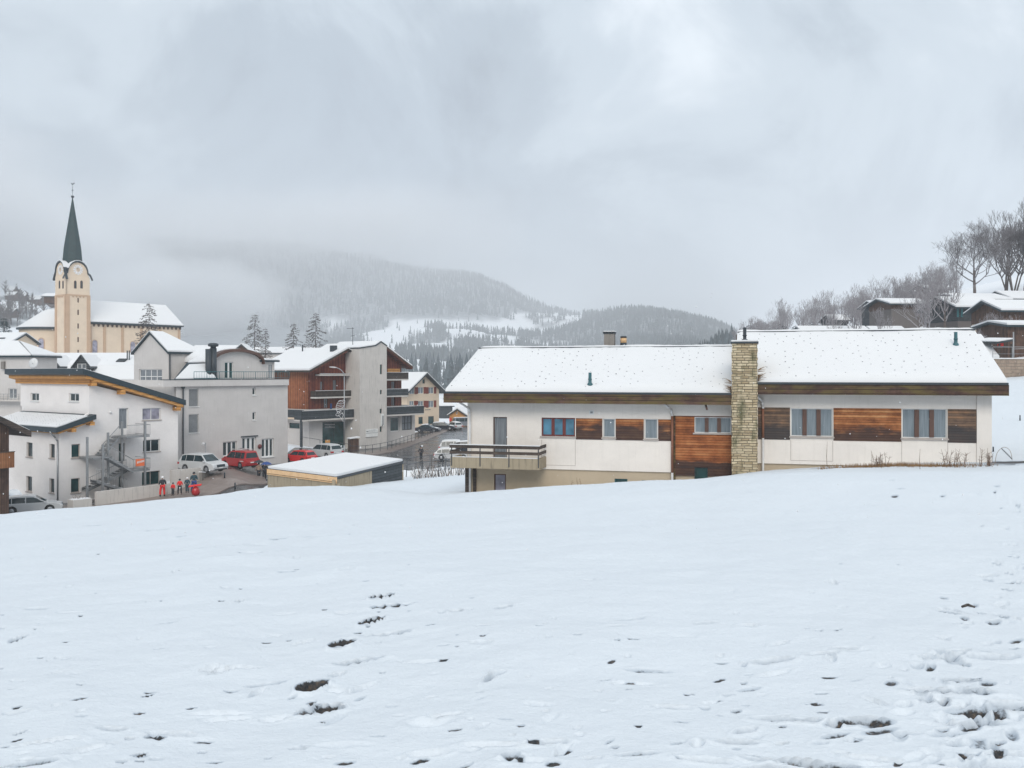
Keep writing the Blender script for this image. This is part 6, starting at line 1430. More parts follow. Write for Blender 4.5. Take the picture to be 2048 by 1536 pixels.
# ---------------------------------------------------------------- vehicles
def car(name, label, px, s, head, style='suv', paint='paint_white', snow=False, cat='car', zoff=0.0, group=None, z=None, extra=None):
    c = W(px, HY, s); gx, gy = c.x, c.y; gz_ = (gz(gx, gy) - .02) if z is None else z; gz_ += zoff
    root = thing(name, label, cat, (gx, gy, gz_), group)
    D = dict(suv=(4.7, 1.92, 1.72, .98), hatch=(3.9, 1.68, 1.46, .86), wagon=(4.7, 1.82, 1.48, .86), sedan=(4.6, 1.82, 1.42, .84), van=(4.5, 1.82, 1.85, 1.0), mpv=(4.4, 1.8, 1.78, .98))[style]
    L, Wd, Ht, belt = D; hl, hw = L / 2, Wd / 2; wr = .335 if style != 'hatch' else .30; wx = L * .295
    # side outline of the lower body: x forwards
    hood = {'suv': (hl - .95, belt + .06), 'hatch': (hl - .85, belt + .03), 'wagon': (hl - 1.1, belt + .05), 'sedan': (hl - 1.1, belt + .05), 'van': (hl - .55, belt + .1), 'mpv': (hl - .85, belt + .06)}[style]
    def arch_pts(cx): return [(cx + (wr + .07) * math.cos(a), wr + (wr + .07) * math.sin(a)) for a in [math.pi * k / 8 for k in range(9)]]
    low = [(hl - .06, .30)] + [(wx + .42, .24)] + arch_pts(wx) + [(wx - .42, .24), (-wx + .42, .24)] + arch_pts(-wx) + [(-wx - .42, .24), (-hl + .08, .32)]
    up = [(-hl, .62), (-hl + .04, belt - .02), (-hl + .12, belt + .02), (hood[0], hood[1]), (hl - .22, belt - .12), (hl - .04, belt - .26), (hl, .55)]
    prof = low + up
    m = MB(); n = len(prof); rows = []
    cxs = [(-hw + .0, .10), (-hw + .0, 0), (hw, 0), (hw, .10)]
    V = []; 
    for y_, tk in ((-hw, .055), (-hw + .055, 0.0), (hw - .055, 0.0), (hw, .055)):
        for (x, z_) in prof:
            cx_, cz_ = 0.0, .6; f_ = 1 - tk / hl if True else 1
            V.append((x * (1 - tk / 2.0 * .9), y_, cz_ + (z_ - cz_) * (1 - (tk * .9 if z_ > .6 else 0))))
    fs = [tuple(range(n - 1, -1, -1)), tuple(range(3 * n, 4 * n))]
    for r in range(3): fs += [(r * n + i, r * n + (i + 1) % n, (r + 1) * n + (i + 1) % n, (r + 1) * n + i) for i in range(n)]
    org = Vector((gx, gy, gz_))
    def add(mb, V, fs, mat, sm=False): mb.add([org + Vector(v) for v in V], fs, mat, [Vector(v) for v in V], sm)
    add(m, V, fs, paint)
    # greenhouse
    G = {'suv': [(hood[0] - .05, belt + .02), (hood[0] - .85, Ht - .04), (hood[0] - 1.4, Ht), (-hl + .9, Ht - .03), (-hl + .45, Ht - .12), (-hl + .1, belt + .05)],
         'hatch': [(hood[0] - .05, belt), (hood[0] - .7, Ht - .05), (hood[0] - 1.2, Ht), (-hl + .75, Ht - .03), (-hl + .45, Ht - .12), (-hl + .12, belt + .02)],
         'wagon': [(hood[0] - .05, belt), (hood[0] - .95, Ht - .05), (hood[0] - 1.5, Ht), (-hl + 1.0, Ht - .05), (-hl + .6, Ht - .12), (-hl + .12, belt + .02)],
         'sedan': [(hood[0] - .05, belt), (hood[0] - 1.0, Ht - .05), (hood[0] - 1.5, Ht), (-hl + 1.7, Ht - .04), (-hl + 1.3, Ht - .12), (-hl + .55, belt + .02)],
         'van': [(hood[0] - .05, belt + .05), (hood[0] - .65, Ht - .08), (hood[0] - 1.0, Ht), (-hl + .5, Ht), (-hl + .2, Ht - .06), (-hl + .06, belt + .02)],
         'mpv': [(hood[0] - .05, belt + .03), (hood[0] - .85, Ht - .06), (hood[0] - 1.3, Ht), (-hl + .5, Ht), (-hl + .25, Ht - .07), (-hl + .06, belt + .02)]}[style]
    def gw(z_): return hw - .07 - .20 * (z_ - belt) / (Ht - belt)
    ng = len(G); V = [(x, -gw(z_), z_) for x, z_ in G] + [(x, gw(z_), z_) for x, z_ in G]
    add(m, V, [tuple(range(ng)), tuple(range(2 * ng - 1, ng - 1, -1))] + [(i, i + ng, (i + 1) % ng + ng, (i + 1) % ng) for i in range(ng)], paint)
    body = m.build('body', root)
    def sidepoly(x0, x1, sg):
        """glass between stations x0 > x1, following the outline of the cabin"""
        def top(x):
            for (xa, za), (xb, zb_) in zip(G, G[1:]):
                if xb <= x <= xa: return za + (zb_ - za) * (xa - x) / max(xa - xb, 1e-6)
            return belt
        xs = [x0 + (x1 - x0) * k / 5 for k in range(6)]; T = [(x, max(belt + .10, min(top(x) - .10, Ht - .13))) for x in xs]
        P = [(x0, belt + .06)] + T + [(x1, belt + .06)]
        return [(x, sg * (gw(z_) + .008), z_) for x, z_ in P]
    xf, xr = G[0][0] - .22, G[-1][0] + .28
    cuts = [xf, xf - (xf - xr) * .46, xf - (xf - xr) * (.80 if style != 'sedan' else .9), xr] if style != 'hatch' else [xf, xf - (xf - xr) * .5, xf - (xf - xr) * .9, xr]
    for sg in (-1, 1):
        for a, b in zip(cuts, cuts[1:]):
            P = sidepoly(a - .03, b + .03, sg); q = MB(); n_ = len(P); add(q, P + [(x, y - sg * .02, z_) for x, y, z_ in P], [tuple(range(n_)) if sg < 0 else tuple(range(n_ - 1, -1, -1))] + [(i, i + n_, (i + 1) % n_ + n_, (i + 1) % n_) for i in range(n_)], 'glass_dark'); q.build('side_window', root)
    def pane(a, b, nm, ins=.08):
        (x0, z0), (x1, z1) = a, b; d = Vector((x1 - x0, 0, z1 - z0)); nrm = Vector((-(z1 - z0), 0, x1 - x0)).normalized()
        if nrm.z < 0: nrm = -nrm
        p0 = Vector((x0, 0, z0)) + d * ins; p1 = Vector((x0, 0, z0)) + d * (1 - ins); o_ = nrm * .01
        V = [(p0 + o_).to_tuple()[:1] + (-gw(z0) + .09,) + (p0 + o_).to_tuple()[2:], (p0.x + o_.x, gw(z0) - .09, p0.z + o_.z), (p1.x + o_.x, gw(z1) - .07, p1.z + o_.z), (p1.x + o_.x, -gw(z1) + .07, p1.z + o_.z)]
        V += [(x - o_.x * 2, y, z_ - o_.z * 2) for x, y, z_ in V]; q = MB(); add(q, V, BOXF, 'glass_dark'); q.build(nm, root)
    pane(G[0], G[1], 'windscreen'); pane(G[-1], G[-2], 'rear_window', .14)
    for sx in (1, -1):
        for sy in (1, -1):
            q = MB(); c_ = org + Vector((sx * wx, sy * (hw - .02), wr)); rot = Matrix.Rotation(R(90 if sy < 0 else -90), 3, 'X')
            lathe(q, c_, [(wr * .62, 0.0), (wr, .02), (wr, -.20), (wr * .62, -.22)] if False else [(wr * .6, -.22), (wr, -.20), (wr, .0), (wr * .62, .015)], 18, 'rubber', rot); t_ = q.build('wheel', root)
            q = MB(); lathe(q, c_, [(wr * .60, .016), (wr * .58, .02), (.05, .03), (.0, .03)], 10, 'rim', rot); q.build('rim', t_)
    for sy in (1, -1):
        q = MB(); V = [(hl - .30, sy * (hw - .01), belt - .26), (hl - .03, sy * (hw - .28), belt - .30), (hl - .06, sy * (hw - .30), belt - .16), (hl - .42, sy * (hw + .005), belt - .10)]
        V2 = [(x + .015, y, z_ + .01) for x, y, z_ in V]; add(q, V2 + [(x - .1, y - sy * .03, z_ - .02) for x, y, z_ in V], BOXF, 'lamp_clear'); q.build('headlight', root)
        q = MB(); y0, y1 = sorted((sy * (hw + .006), sy * (hw - .32))); x0 = -hl - .012
        z0, z1 = (belt - .28, belt - .08); add(q, [(x0, y0, z0), (x0 + .22, y0, z0), (x0 + .22, y1, z0), (x0, y1, z0), (x0, y0, z1), (x0 + .22, y0, z1), (x0 + .22, y1, z1), (x0, y1, z1)], BOXF, 'lamp_red'); q.build('tail_light', root)
        q = MB(); add(q, [(xf - .02, sy * (hw - .02), belt + .04), (xf + .14, sy * (hw - .02), belt + .04), (xf + .14, sy * (hw + .17), belt + .04), (xf - .02, sy * (hw + .17), belt + .04), (xf - .02, sy * (hw - .02), belt + .17), (xf + .12, sy * (hw - .02), belt + .17), (xf + .10, sy * (hw + .17), belt + .17), (xf - .02, sy * (hw + .17), belt + .17)], BOXF, paint if paint != 'paint_brightred' else paint); q.build('mirror', root)
    q = MB(); x0 = hl - .02; gw_ = .50; zt__ = belt - .2; add(q, [(x0 - .1, -gw_, .54), (x0 + .03, -gw_, .54), (x0 + .03, gw_, .54), (x0 - .1, gw_, .54), (x0 - .12, -gw_, zt__), (x0 + .012, -gw_, zt__), (x0 + .012, gw_, zt__), (x0 - .12, gw_, zt__)], BOXF, 'metal_dark'); add(q, [(x0 - .2, -hw + .2, .27), (x0 + .022, -hw + .2, .27), (x0 + .022, hw - .2, .27), (x0 - .2, hw - .2, .27), (x0 - .2, -hw + .2, .38), (x0 + .022, -hw + .2, .38), (x0 + .022, hw - .2, .38), (x0 - .2, hw - .2, .38)], BOXF, 'rubber'); q.build('grille', root)
    for x0, nm in ((hl + .004, 'number_plate'), (-hl - .012, 'number_plate')): q = MB(); add(q, [(x0 - .01, -.26, .42 if x0 > 0 else .60), (x0 + .01, -.26, .42 if x0 > 0 else .60), (x0 + .01, .26, .42 if x0 > 0 else .60), (x0 - .01, .26, .42 if x0 > 0 else .60), (x0 - .01, -.26, .53 if x0 > 0 else .71), (x0 + .01, -.26, .53 if x0 > 0 else .71), (x0 + .01, .26, .53 if x0 > 0 else .71), (x0 - .01, .26, .53 if x0 > 0 else .71)], BOXF, 'frame_white'); q.build(nm, root)
    q = MB(); add(q, [(-hl + .01, -hw + .05, .26), (hl - .02, -hw + .05, .26), (hl - .02, hw - .05, .26), (-hl + .01, hw - .05, .26), (-hl + .01, -hw + .05, .30), (hl - .02, -hw + .05, .30), (hl - .02, hw - .05, .30), (-hl + .01, hw - .05, .30)], BOXF, 'rubber'); q.build('underbody', root)
    if snow:
        q = MB(); P = [(x, z_) for x, z_ in G[1:-1]]; V = []
        rj = random.Random(int(px))
        for x, z_ in P: V += [(x, -gw(Ht) + .05, z_ + .01), (x, -gw(Ht) * .5, z_ + .07 * snow), (x, gw(Ht) * .5, z_ + .07 * snow), (x, gw(Ht) - .05, z_ + .01)]
        fs = []; k = len(P)
        for i in range(k - 1):
            for j in range(3): a = i * 4 + j; fs.append((a, a + 1, a + 5, a + 4))
        fs += [(0, 1, 2, 3), ((k - 1) * 4, (k - 1) * 4 + 1, (k - 1) * 4 + 2, (k - 1) * 4 + 3)]
        add(q, V, fs, 'snow_roof', True); q.build('snow_cap', root)
        if snow > 1:
            q = MB(); add(q, [(hood[0], -hw + .15, hood[1] + .03), (hl - .3, -hw + .2, belt - .06), (hl - .3, hw - .2, belt - .06), (hood[0], hw - .15, hood[1] + .03)], [(0, 1, 2, 3)], 'snow_roof'); q.build('bonnet_snow', root)
    if extra == 'rack':
        for xx in (.3, -.7): q = MB(); tube(q, org + Vector((xx, -hw + .25, Ht + .09)), org + Vector((xx, hw - .25, Ht + .09)), .03, None, 6, 'metal_zinc'); q.build('roof_bar', root)
        q = MB()
        for yy in (-.5, .5): tube(q, org + Vector((.7, yy, Ht + .13)), org + Vector((-1.5, yy, Ht + .13)), .035, None, 6, 'metal_white')
        q.build('roof_rail', root)
        # pale lettering and badge on the flank, too small to read
        q = MB(); 
        for i in range(5): add(q, [(-1.9 + i * .13, hw + .006, .74), (-1.82 + i * .13, hw + .006, .74), (-1.82 + i * .13, hw + .012, .74), (-1.9 + i * .13, hw + .012, .74), (-1.9 + i * .13, hw + .006, .84), (-1.82 + i * .13, hw + .006, .84), (-1.82 + i * .13, hw + .012, .84), (-1.9 + i * .13, hw + .012, .84)], BOXF, 'frame_white')
        q.build('side_lettering', root)
    if extra == 'stripe':
        for i in range(2):
            q = MB(); x0 = -1.05 + i * .22; V = [(x0, -hw - .006, .35), (x0 + .08, -hw - .006, .35), (x0 - .25, -hw - .006, .98), (x0 - .33, -hw - .006, .98)]; add(q, V + [(a, b + .004, c__) for a, b, c__ in V], BOXF, 'blind_grey'); q.build('side_stripe', root)
    root.rotation_euler = (0, 0, R(head)); return root
car('estate_car', 'white estate car parked below the white house with its rear lamp at the picture edge', 62, 24.6, 26, 'wagon', z=-11.42)
car('suv', 'white tall off-road car parked nose out beside the grey block', 406, 21.0, -28, 'suv', 'paint_white', z=-9.42)
car('estate_van', 'dark red boxy van with roof bars parked behind the white off-road car', 479, 19.3, 142, 'mpv', 'paint_red', extra='rack', z=None)
car('hatchback', 'bright red small hatchback parked by the corner of the grey block', 600, 17.6, 149, 'hatch', 'paint_brightred')
car('suv', 'white compact off-road car seen from behind, next to the bright red hatchback', 649, 16.4, 143, 'suv', 'paint_white', z=-10.35)
car('estate_car', 'white estate car with grey curved side stripes parked by the garden', 905, 15.9, 3, 'wagon', 'paint_white', True, extra='stripe', z=-10.95)
car('estate_car', 'snow roofed pale car directly behind the striped estate', 912, 14.6, 2, 'suv', 'paint_white', 1.5, z=-11.0)
car('estate_car', 'dark car with snow on the roof, behind the striped estate and nearest the long house', 938, 14.9, 6, 'wagon', 'paint_dark', 1.6, z=-10.7)
car('saloon_car', 'dark saloon car under snow, first in the far row beside the shuttered house', 856, 11.1, -12, 'sedan', 'paint_dark', 2)
car('estate_car', 'dark estate car under snow, second in the far row', 886, 10.7, -6, 'wagon', 'paint_dark', 2)
car('hatchback', 'white hatchback seen from behind at the end of the far row', 909, 10.5, 120, 'hatch', 'paint_white', 1)
car('minivan', 'grey minivan parked by the plank shed', 928, 10.0, 20, 'van', 'paint_grey', 1, cat='van')

# ---------------------------------------------------------------- people
def skinned(name, parent, J, E, Rd, mat, loc=None, rz=0, levels=1):
    me = bpy.data.meshes.new(name); me.from_pydata([tuple(J[k]) for k in J], [(list(J).index(a), list(J).index(b)) for a, b in E], [])
    o = bpy.data.objects.new(name, me); COL.objects.link(o); me.materials.append(MATS[mat])
    md = o.modifiers.new('Skin', 'SKIN'); md.use_smooth_shade = True; md.branch_smoothing = .6
    if not me.skin_vertices: 
        bm = bmesh.new(); bm.from_mesh(me); bm.verts.layers.skin.verify(); bm.to_mesh(me); bm.free()
    for i, k in enumerate(J):
        r = Rd.get(k, .05); me.skin_vertices[0].data[i].radius = r if hasattr(r, '__len__') else (r, r); me.skin_vertices[0].data[i].use_root = (i == 0)
    s_ = o.modifiers.new('Sub', 'SUBSURF'); s_.levels = levels; s_.render_levels = levels
    if parent is not None: o.parent = parent
    return o
def person(label, px, s, face, h=1.75, jacket='dark_cloth', trousers='dark_cloth', head='hair', pose='stand', z=None, pyf=None, coat=False, lean=0, group=None):
    c = W(px, HY, s); zg = (gz(c.x, c.y) + .08) if z is None else z
    root = thing('person', label, 'person', (c.x, c.y, zg), group); root.rotation_euler = (0, 0, R(face))   # faces local +y
    k = h / 1.75; J = {}
    J['pelvis'] = (0, 0, .95); J['waist'] = (0, .01, 1.10); J['chest'] = (0, .0, 1.32); J['neck'] = (0, 0, 1.49); J['skull'] = (0, .02, 1.60); J['crown'] = (0, .01, 1.69)
    for sd_, q in (('L', -1), ('R', 1)):
        st = {'stand': .02, 'walk': .16 * q, 'wide': 0.05}[pose]; ww = .10 if pose != 'wide' else .16
        J['sh' + sd_] = (q * .17, 0, 1.41); J['el' + sd_] = (q * .26, -.03 + (-st if pose == 'walk' else 0), 1.14)
        J['wr' + sd_] = (q * .27, .12 - (st if pose == 'walk' else 0), .96 if pose != 'wide' else 1.05); J['pm' + sd_] = (q * .265, .17 - (st if pose == 'walk' else 0), .90 if pose != 'wide' else 1.02)
        J['hip' + sd_] = (q * .10, 0, .90); J['kn' + sd_] = (q * ww, .03 + st * .8, .50); J['an' + sd_] = (q * ww * 1.1, st * 1.2 - (.0), .09); J['toe' + sd_] = (q * ww * 1.2, st * 1.2 + .15, .045)
        for f_, (dx, l) in enumerate(((-.028, .06), (-.010, .072), (.009, .068), (.027, .055))):
            w_ = J['pm' + sd_]; J['f%d' % f_ + sd_] = (w_[0] + dx * .3, w_[1] + dx, w_[2] - l * .6); J['g%d' % f_ + sd_] = (w_[0] - q * .012, w_[1] + dx * 1.1, w_[2] - l)
        w_ = J['wr' + sd_]; J['t0' + sd_] = (w_[0] - q * .03, w_[1] + .05, w_[2] - .03); J['t1' + sd_] = (w_[0] - q * .04, w_[1] + .075, w_[2] - .065)
    if lean:
        for n_ in J:
            x, y, z_ = J[n_]
            if z_ > .95 or n_[:2] in ('el', 'wr', 'pm', 'f0', 'f1', 'f2', 'f3', 'g0', 'g1', 'g2', 'g3', 't0', 't1'): J[n_] = (x, y + (z_ - .95) * math.sin(lean) , .95 + (z_ - .95) * math.cos(lean))
    J = {n_: (x * k, y * k, z_ * k) for n_, (x, y, z_) in J.items()}
    Rb = dict(pelvis=(.13, .095), waist=(.12, .09), chest=(.15, .10), neck=.052, skull=(.078, .098), crown=(.055, .07))
    for sd_ in 'LR':
        Rb.update({'sh' + sd_: .055, 'el' + sd_: .04, 'wr' + sd_: .027, 'pm' + sd_: (.034, .018), 'hip' + sd_: .085, 'kn' + sd_: .055, 'an' + sd_: .038, 'toe' + sd_: .035, 't0' + sd_: .011, 't1' + sd_: .009})
        for f_ in range(4): Rb['f%d' % f_ + sd_] = .009; Rb['g%d' % f_ + sd_] = .008
    Rb = {n_: (tuple(a * k for a in v) if hasattr(v, '__len__') else v * k) for n_, v in Rb.items()}
    E = [('pelvis', 'waist'), ('waist', 'chest'), ('chest', 'neck'), ('neck', 'skull'), ('skull', 'crown')]
    arms = []; legs = []; fing = []
    for sd_ in 'LR':
        arms += [('chest', 'sh' + sd_), ('sh' + sd_, 'el' + sd_), ('el' + sd_, 'wr' + sd_)]; legs += [('pelvis', 'hip' + sd_), ('hip' + sd_, 'kn' + sd_), ('kn' + sd_, 'an' + sd_), ('an' + sd_, 'toe' + sd_)]
        fing += [('wr' + sd_, 'pm' + sd_), ('wr' + sd_, 't0' + sd_), ('t0' + sd_, 't1' + sd_)]
        for f_ in range(4): fing += [('pm' + sd_, 'f%d' % f_ + sd_), ('f%d' % f_ + sd_, 'g%d' % f_ + sd_)]
    skinned('body', root, J, E + arms + legs + fing, Rb, 'skin')
    def sub(E_, grow, names=None):
        ks = []; [ks.append(n_) for e in E_ for n_ in e if n_ not in ks]
        Jn = {n_: J[n_] for n_ in J if n_ in ks}; Rn = {n_: tuple(a + grow for a in Rb[n_]) if hasattr(Rb[n_], '__len__') else Rb[n_] + grow for n_ in ks}; return Jn, Rn
    Ej = [('pelvis', 'waist'), ('waist', 'chest'), ('chest', 'neck')] + arms; Jj, Rj = sub(Ej, .045 * k)
    for n_ in ('wrL', 'wrR'): Rj[n_] = .045 * k
    if coat:
        Jj = dict(Jj); Jj['hem'] = (0, .01, .62 * k); Ej = Ej + [('pelvis', 'hem')]; Rj['hem'] = (.20 * k, .15 * k); Rj['pelvis'] = (.18 * k, .14 * k)
    skinned('jacket', root, Jj, Ej, Rj, jacket)
    Jt, Rt = sub(legs[0:3] + legs[4:7], .045 * k); 
    for n_ in ('anL', 'anR'): Rt[n_] = .09 * k
    skinned('trousers', root, Jt, legs[0:3] + legs[4:7], Rt, trousers)
    for sd_ in 'LR':
        a, t_ = Vector(J['an' + sd_]), Vector(J['toe' + sd_]); q = MB(); tube(q, a + Vector((0, -.05, .06)) * k, a + Vector((0, -.04, -.085)) * k, .065 * k, .06 * k, 8, 'rubber'); tube(q, a + Vector((0, -.06, -.05)) * k, t_ + Vector((0, .03, -.005)) * k, .055 * k, .045 * k, 8, 'rubber')
        o = q.build('boot', None); o.location = (0, 0, 0); o.parent = root
    hc = Vector(J['skull']); q = MB()
    prof = [(.02, .145), (.07, .13), (.105, .085), (.122, .02), (.118, -.03)]
    mt = {'hair': 'dark_cloth', 'helmet': 'helmet_white', 'dark_helmet': 'dark_cloth', 'hood': jacket}[head]
    lathe(q, hc + Vector((0, -.018 * k, .01 * k)), [(r * k, z_ * k) for r, z_ in prof[::-1]], 14, mt); o = q.build('helmet' if 'helmet' in head else 'hair', None); o.parent = root
    q = MB(); yy = hc.y + .10 * k
    for sx in (-1, 1): lathe(q, Vector((sx * .032 * k, yy, hc.z - .005 * k)), [(.001, -.012 * k), (.012 * k, 0), (.001, .012 * k)], 6, 'dark_cloth')
    tube(q, Vector((0, yy - .01 * k, hc.z)), Vector((0, yy + .018 * k, hc.z - .035 * k)), .008 * k, .014 * k, 6, 'skin'); tube(q, Vector((-.022 * k, yy - .004 * k, hc.z - .062 * k)), Vector((.022 * k, yy - .004 * k, hc.z - .062 * k)), .006 * k, None, 5, 'frame_red')
    o = q.build('face', None); o.parent = root
    return root
def feet_z(px, py, s): return (HY - py) / s
person('adult skier in black jacket, bright red trousers and white helmet', 325, 22.6, 35, 1.78, 'dark_cloth', 'red_cloth', 'helmet', 'wide', z=feet_z(325, 992.5, 22.6))
person('small child in red beside the red trousered skier', 346, 22.8, 170, 1.15, 'red_cloth', 'dark_cloth', 'dark_helmet', 'stand', z=feet_z(346, 991, 22.8))
person('child in red jacket and black trousers standing in the middle of the skiers', 359.5, 22.6, 190, 1.38, 'red_cloth', 'dark_cloth', 'dark_helmet', 'wide', z=feet_z(359, 988.5, 22.6))
person('child in dark teal ski suit and white helmet beside the tall adult', 374.5, 22.6, 200, 1.36, 'teal_cloth', 'teal_cloth', 'helmet', 'stand', z=feet_z(374, 985, 22.6))
person('tall adult in dark teal jacket and blue trousers behind the red sledge', 388, 22.2, 205, 1.82, 'teal_cloth', 'blue_cloth', 'dark_helmet', 'wide', z=feet_z(387, 984, 22.2))
person('walker in long beige coat under the dark umbrella', 517.5, 20.0, 20, 1.66, 'beige_cloth', 'dark_cloth', 'hair', 'walk', z=feet_z(517, 958.5, 20.0), coat=True)
person('walker in dark clothes under the blue umbrella', 529, 20.0, 15, 1.76, 'dark_cloth', 'dark_cloth', 'hair', 'walk', z=feet_z(529, 959, 20.0))
person('lone walker in dark jacket crossing the wet road', 842, 15.9, 10, 1.74, 'dark_cloth', 'dark_cloth', 'hood', 'walk', z=feet_z(842, 919.5, 15.9), lean=.15)
def umbrella(label, px, py, s, mat, rad=.55):
    p = W(px, py, s); t_ = thing('umbrella', label, 'umbrella', p - Vector((0, 0, .85)))
    m = MB(); V = [p + Vector((0, 0, .24))]; n = 8
    for k, (r, h_) in enumerate(((.4, .19), (.75, .09), (1.0, -.02))):
        for i in range(n): a = i * 2 * math.pi / n; V.append(p + Vector((math.cos(a) * r * rad, math.sin(a) * r * rad, h_)))
    fs = [(0, 1 + i, 1 + (i + 1) % n) for i in range(n)]
    for k in range(2): fs += [(1 + k * n + i, 1 + (k + 1) * n + i, 1 + (k + 1) * n + (i + 1) % n, 1 + k * n + (i + 1) % n) for i in range(n)]
    m.add(V, fs, mat, smooth=True); m.build('canopy', t_)
    m = MB(); tube(m, p + Vector((0, 0, .3)), p - Vector((0, 0, .75)), .012, None, 6, 'metal_dark'); m.build('handle', t_)
    m = MB()
    for i in range(n): a = i * 2 * math.pi / n; tube(m, p + Vector((0, 0, .2)), p + Vector((math.cos(a) * rad, math.sin(a) * rad, -.02)), .005, None, 4, 'metal_dark')
    m.build('ribs', t_)
umbrella('dark umbrella held over the walker in the beige coat', 518, 924.5, 20.0, 'dark_cloth'); umbrella('blue umbrella held over the walker in dark clothes', 533, 928, 20.3, 'blue_cloth')
# red sledge with its bag
p = W(391, 980, 22.9); t_ = thing('sledge', 'red sledge tipped up on a round red bag in front of the skiers', 'sledge', (p.x, p.y, feet_z(391, 992, 22.9)))
fz = Frame((p.x, p.y), 10); zb_ = feet_z(391, 992, 22.9); m = MB(); fz.slab(m, [(-.55, -.25, zb_ + .88), (.5, -.25, zb_ + 1.0), (.5, .2, zb_ + 1.04), (-.55, .2, zb_ + .92)], .08, 'red_cloth'); fz.box(m, -.55, -.5, -.25, .2, zb_ + .78, zb_ + .86, 'red_cloth'); m.build('deck', t_)
m = MB(); lathe(m, (p.x + .02, p.y, zb_ + .02), [(.12, 0), (.30, .10), (.36, .32), (.32, .58), (.2, .74), (.08, .82)], 14, 'paint_red'); m.build('bag', t_)
# ski poles by the red trousered skier
for dx in (0.0, .28):
    p = W(333 + dx * 10, 985, 22.4); zb_ = feet_z(333, 991, 22.4); m = MB(); tube(m, (p.x, p.y, zb_), (p.x - .15, p.y, zb_ + 1.15), .014, .012, 6, 'metal_zinc'); o = m.build('ski_pole', None, (p.x, p.y, zb_)); tag(o, 'thin ski pole planted beside the red trousered skier', 'ski pole', 'ski poles of the red trousered skier')

# ---------------------------------------------------------------- street furniture
p = W(688.5, 907, 15.6); zg = gz(p.x, p.y); zt_ = (HY - 745) / 15.6; SL = thing('street_lamp', 'tall grey street lamp with curved arm in front of the timber apartment house', 'street lamp', (p.x, p.y, zg))
m = MB(); tube(m, (p.x, p.y, zg - .2), (p.x, p.y, zg + 1.2), .12, .11, 10, 'metal_zinc'); tube(m, (p.x, p.y, zg + 1.2), (p.x, p.y, zt_ - .5), .09, .06, 10, 'metal_zinc')
pts = [(p.x, p.y, zt_ - .5)] + [(p.x - 1.4 * (1 - math.cos(a)) * .95, p.y, zt_ - .5 + 1.15 * math.sin(a)) for a in [R(15 * k) for k in range(1, 6)]]
path_tube(m, [Vector(q) for q in pts], .055, 'metal_zinc', 8); m.build('pole', SL)
e = Vector(pts[-1]); m = MB(); V = []
for i, (x, r, h_) in enumerate(((0, .06, .05), (-.2, .14, .08), (-.5, .19, .09), (-.8, .15, .06), (-.95, .04, .02))):
    for k in range(8): a = k * math.pi / 4; V.append(e + Vector((x, math.cos(a) * r, math.sin(a) * h_ + .02 - x * .08)))
m.add(V, [(i * 8 + k, i * 8 + (k + 1) % 8, (i + 1) * 8 + (k + 1) % 8, (i + 1) * 8 + k) for i in range(4) for k in range(8)] + [tuple(range(7, -1, -1)), tuple(range(32, 40))], 'metal_white', smooth=True); m.build('lamp_head', SL)
# wire Christmas ornament on the lamp post
OR = thing('light_ornament', 'white wire Christmas ornament shaped like a winged swirl fixed to the street lamp', 'ornament', (p.x - .05, p.y - .1, (HY - 845) / 15.6))
m = MB()
def op(px, py): return Vector(((px - 688.5) / 15.6 + p.x, p.y - .12, (HY - py) / 15.6))
def sm(pts, n=4):
    out = []
    for i in range(len(pts) - 1):
        a, b = pts[max(i - 1, 0)], pts[i]; c, d = pts[i + 1], pts[min(i + 2, len(pts) - 1)]
        for k in range(n):
            t = k / n; out.append(tuple(.5 * ((2 * b[j]) + (-a[j] + c[j]) * t + (2 * a[j] - 5 * b[j] + 4 * c[j] - d[j]) * t * t + (-a[j] + 3 * b[j] - 3 * c[j] + d[j]) * t ** 3) for j in (0, 1)))
    return out + [pts[-1]]
for P in ([(679, 801), (689, 800.5), (690, 804), (689, 810), (686, 815), (680, 817)], [(679, 801), (674, 809), (672.5, 816), (674, 822), (676, 826)], [(676, 826), (672, 829), (674, 832), (679, 832), (683, 838), (687, 843.5)], [(675, 808), (682, 806), (688, 807)], [(673.5, 812), (681, 810), (688, 811)],
          [(673, 816), (680, 813.5), (687, 814)], [(674, 820), (680, 817), (685, 816)], [(675, 822), (681, 826), (687, 829), (683, 838)], [(677, 803), (683, 802), (688, 805)], [(674, 825), (679, 822), (684, 822)], [(677, 828), (680, 824), (681, 820)], [(676, 831), (682, 829)], [(687, 829), (684, 824)]):
    path_tube(m, [op(*q) for q in sm(P)], .028, 'helmet_white', 5)
m.build('wire_figure', OR); m = MB(); tube(m, op(684, 819.5), op(697, 819.5), .03, None, 5, 'metal_zinc'); m.build('bracket', OR)
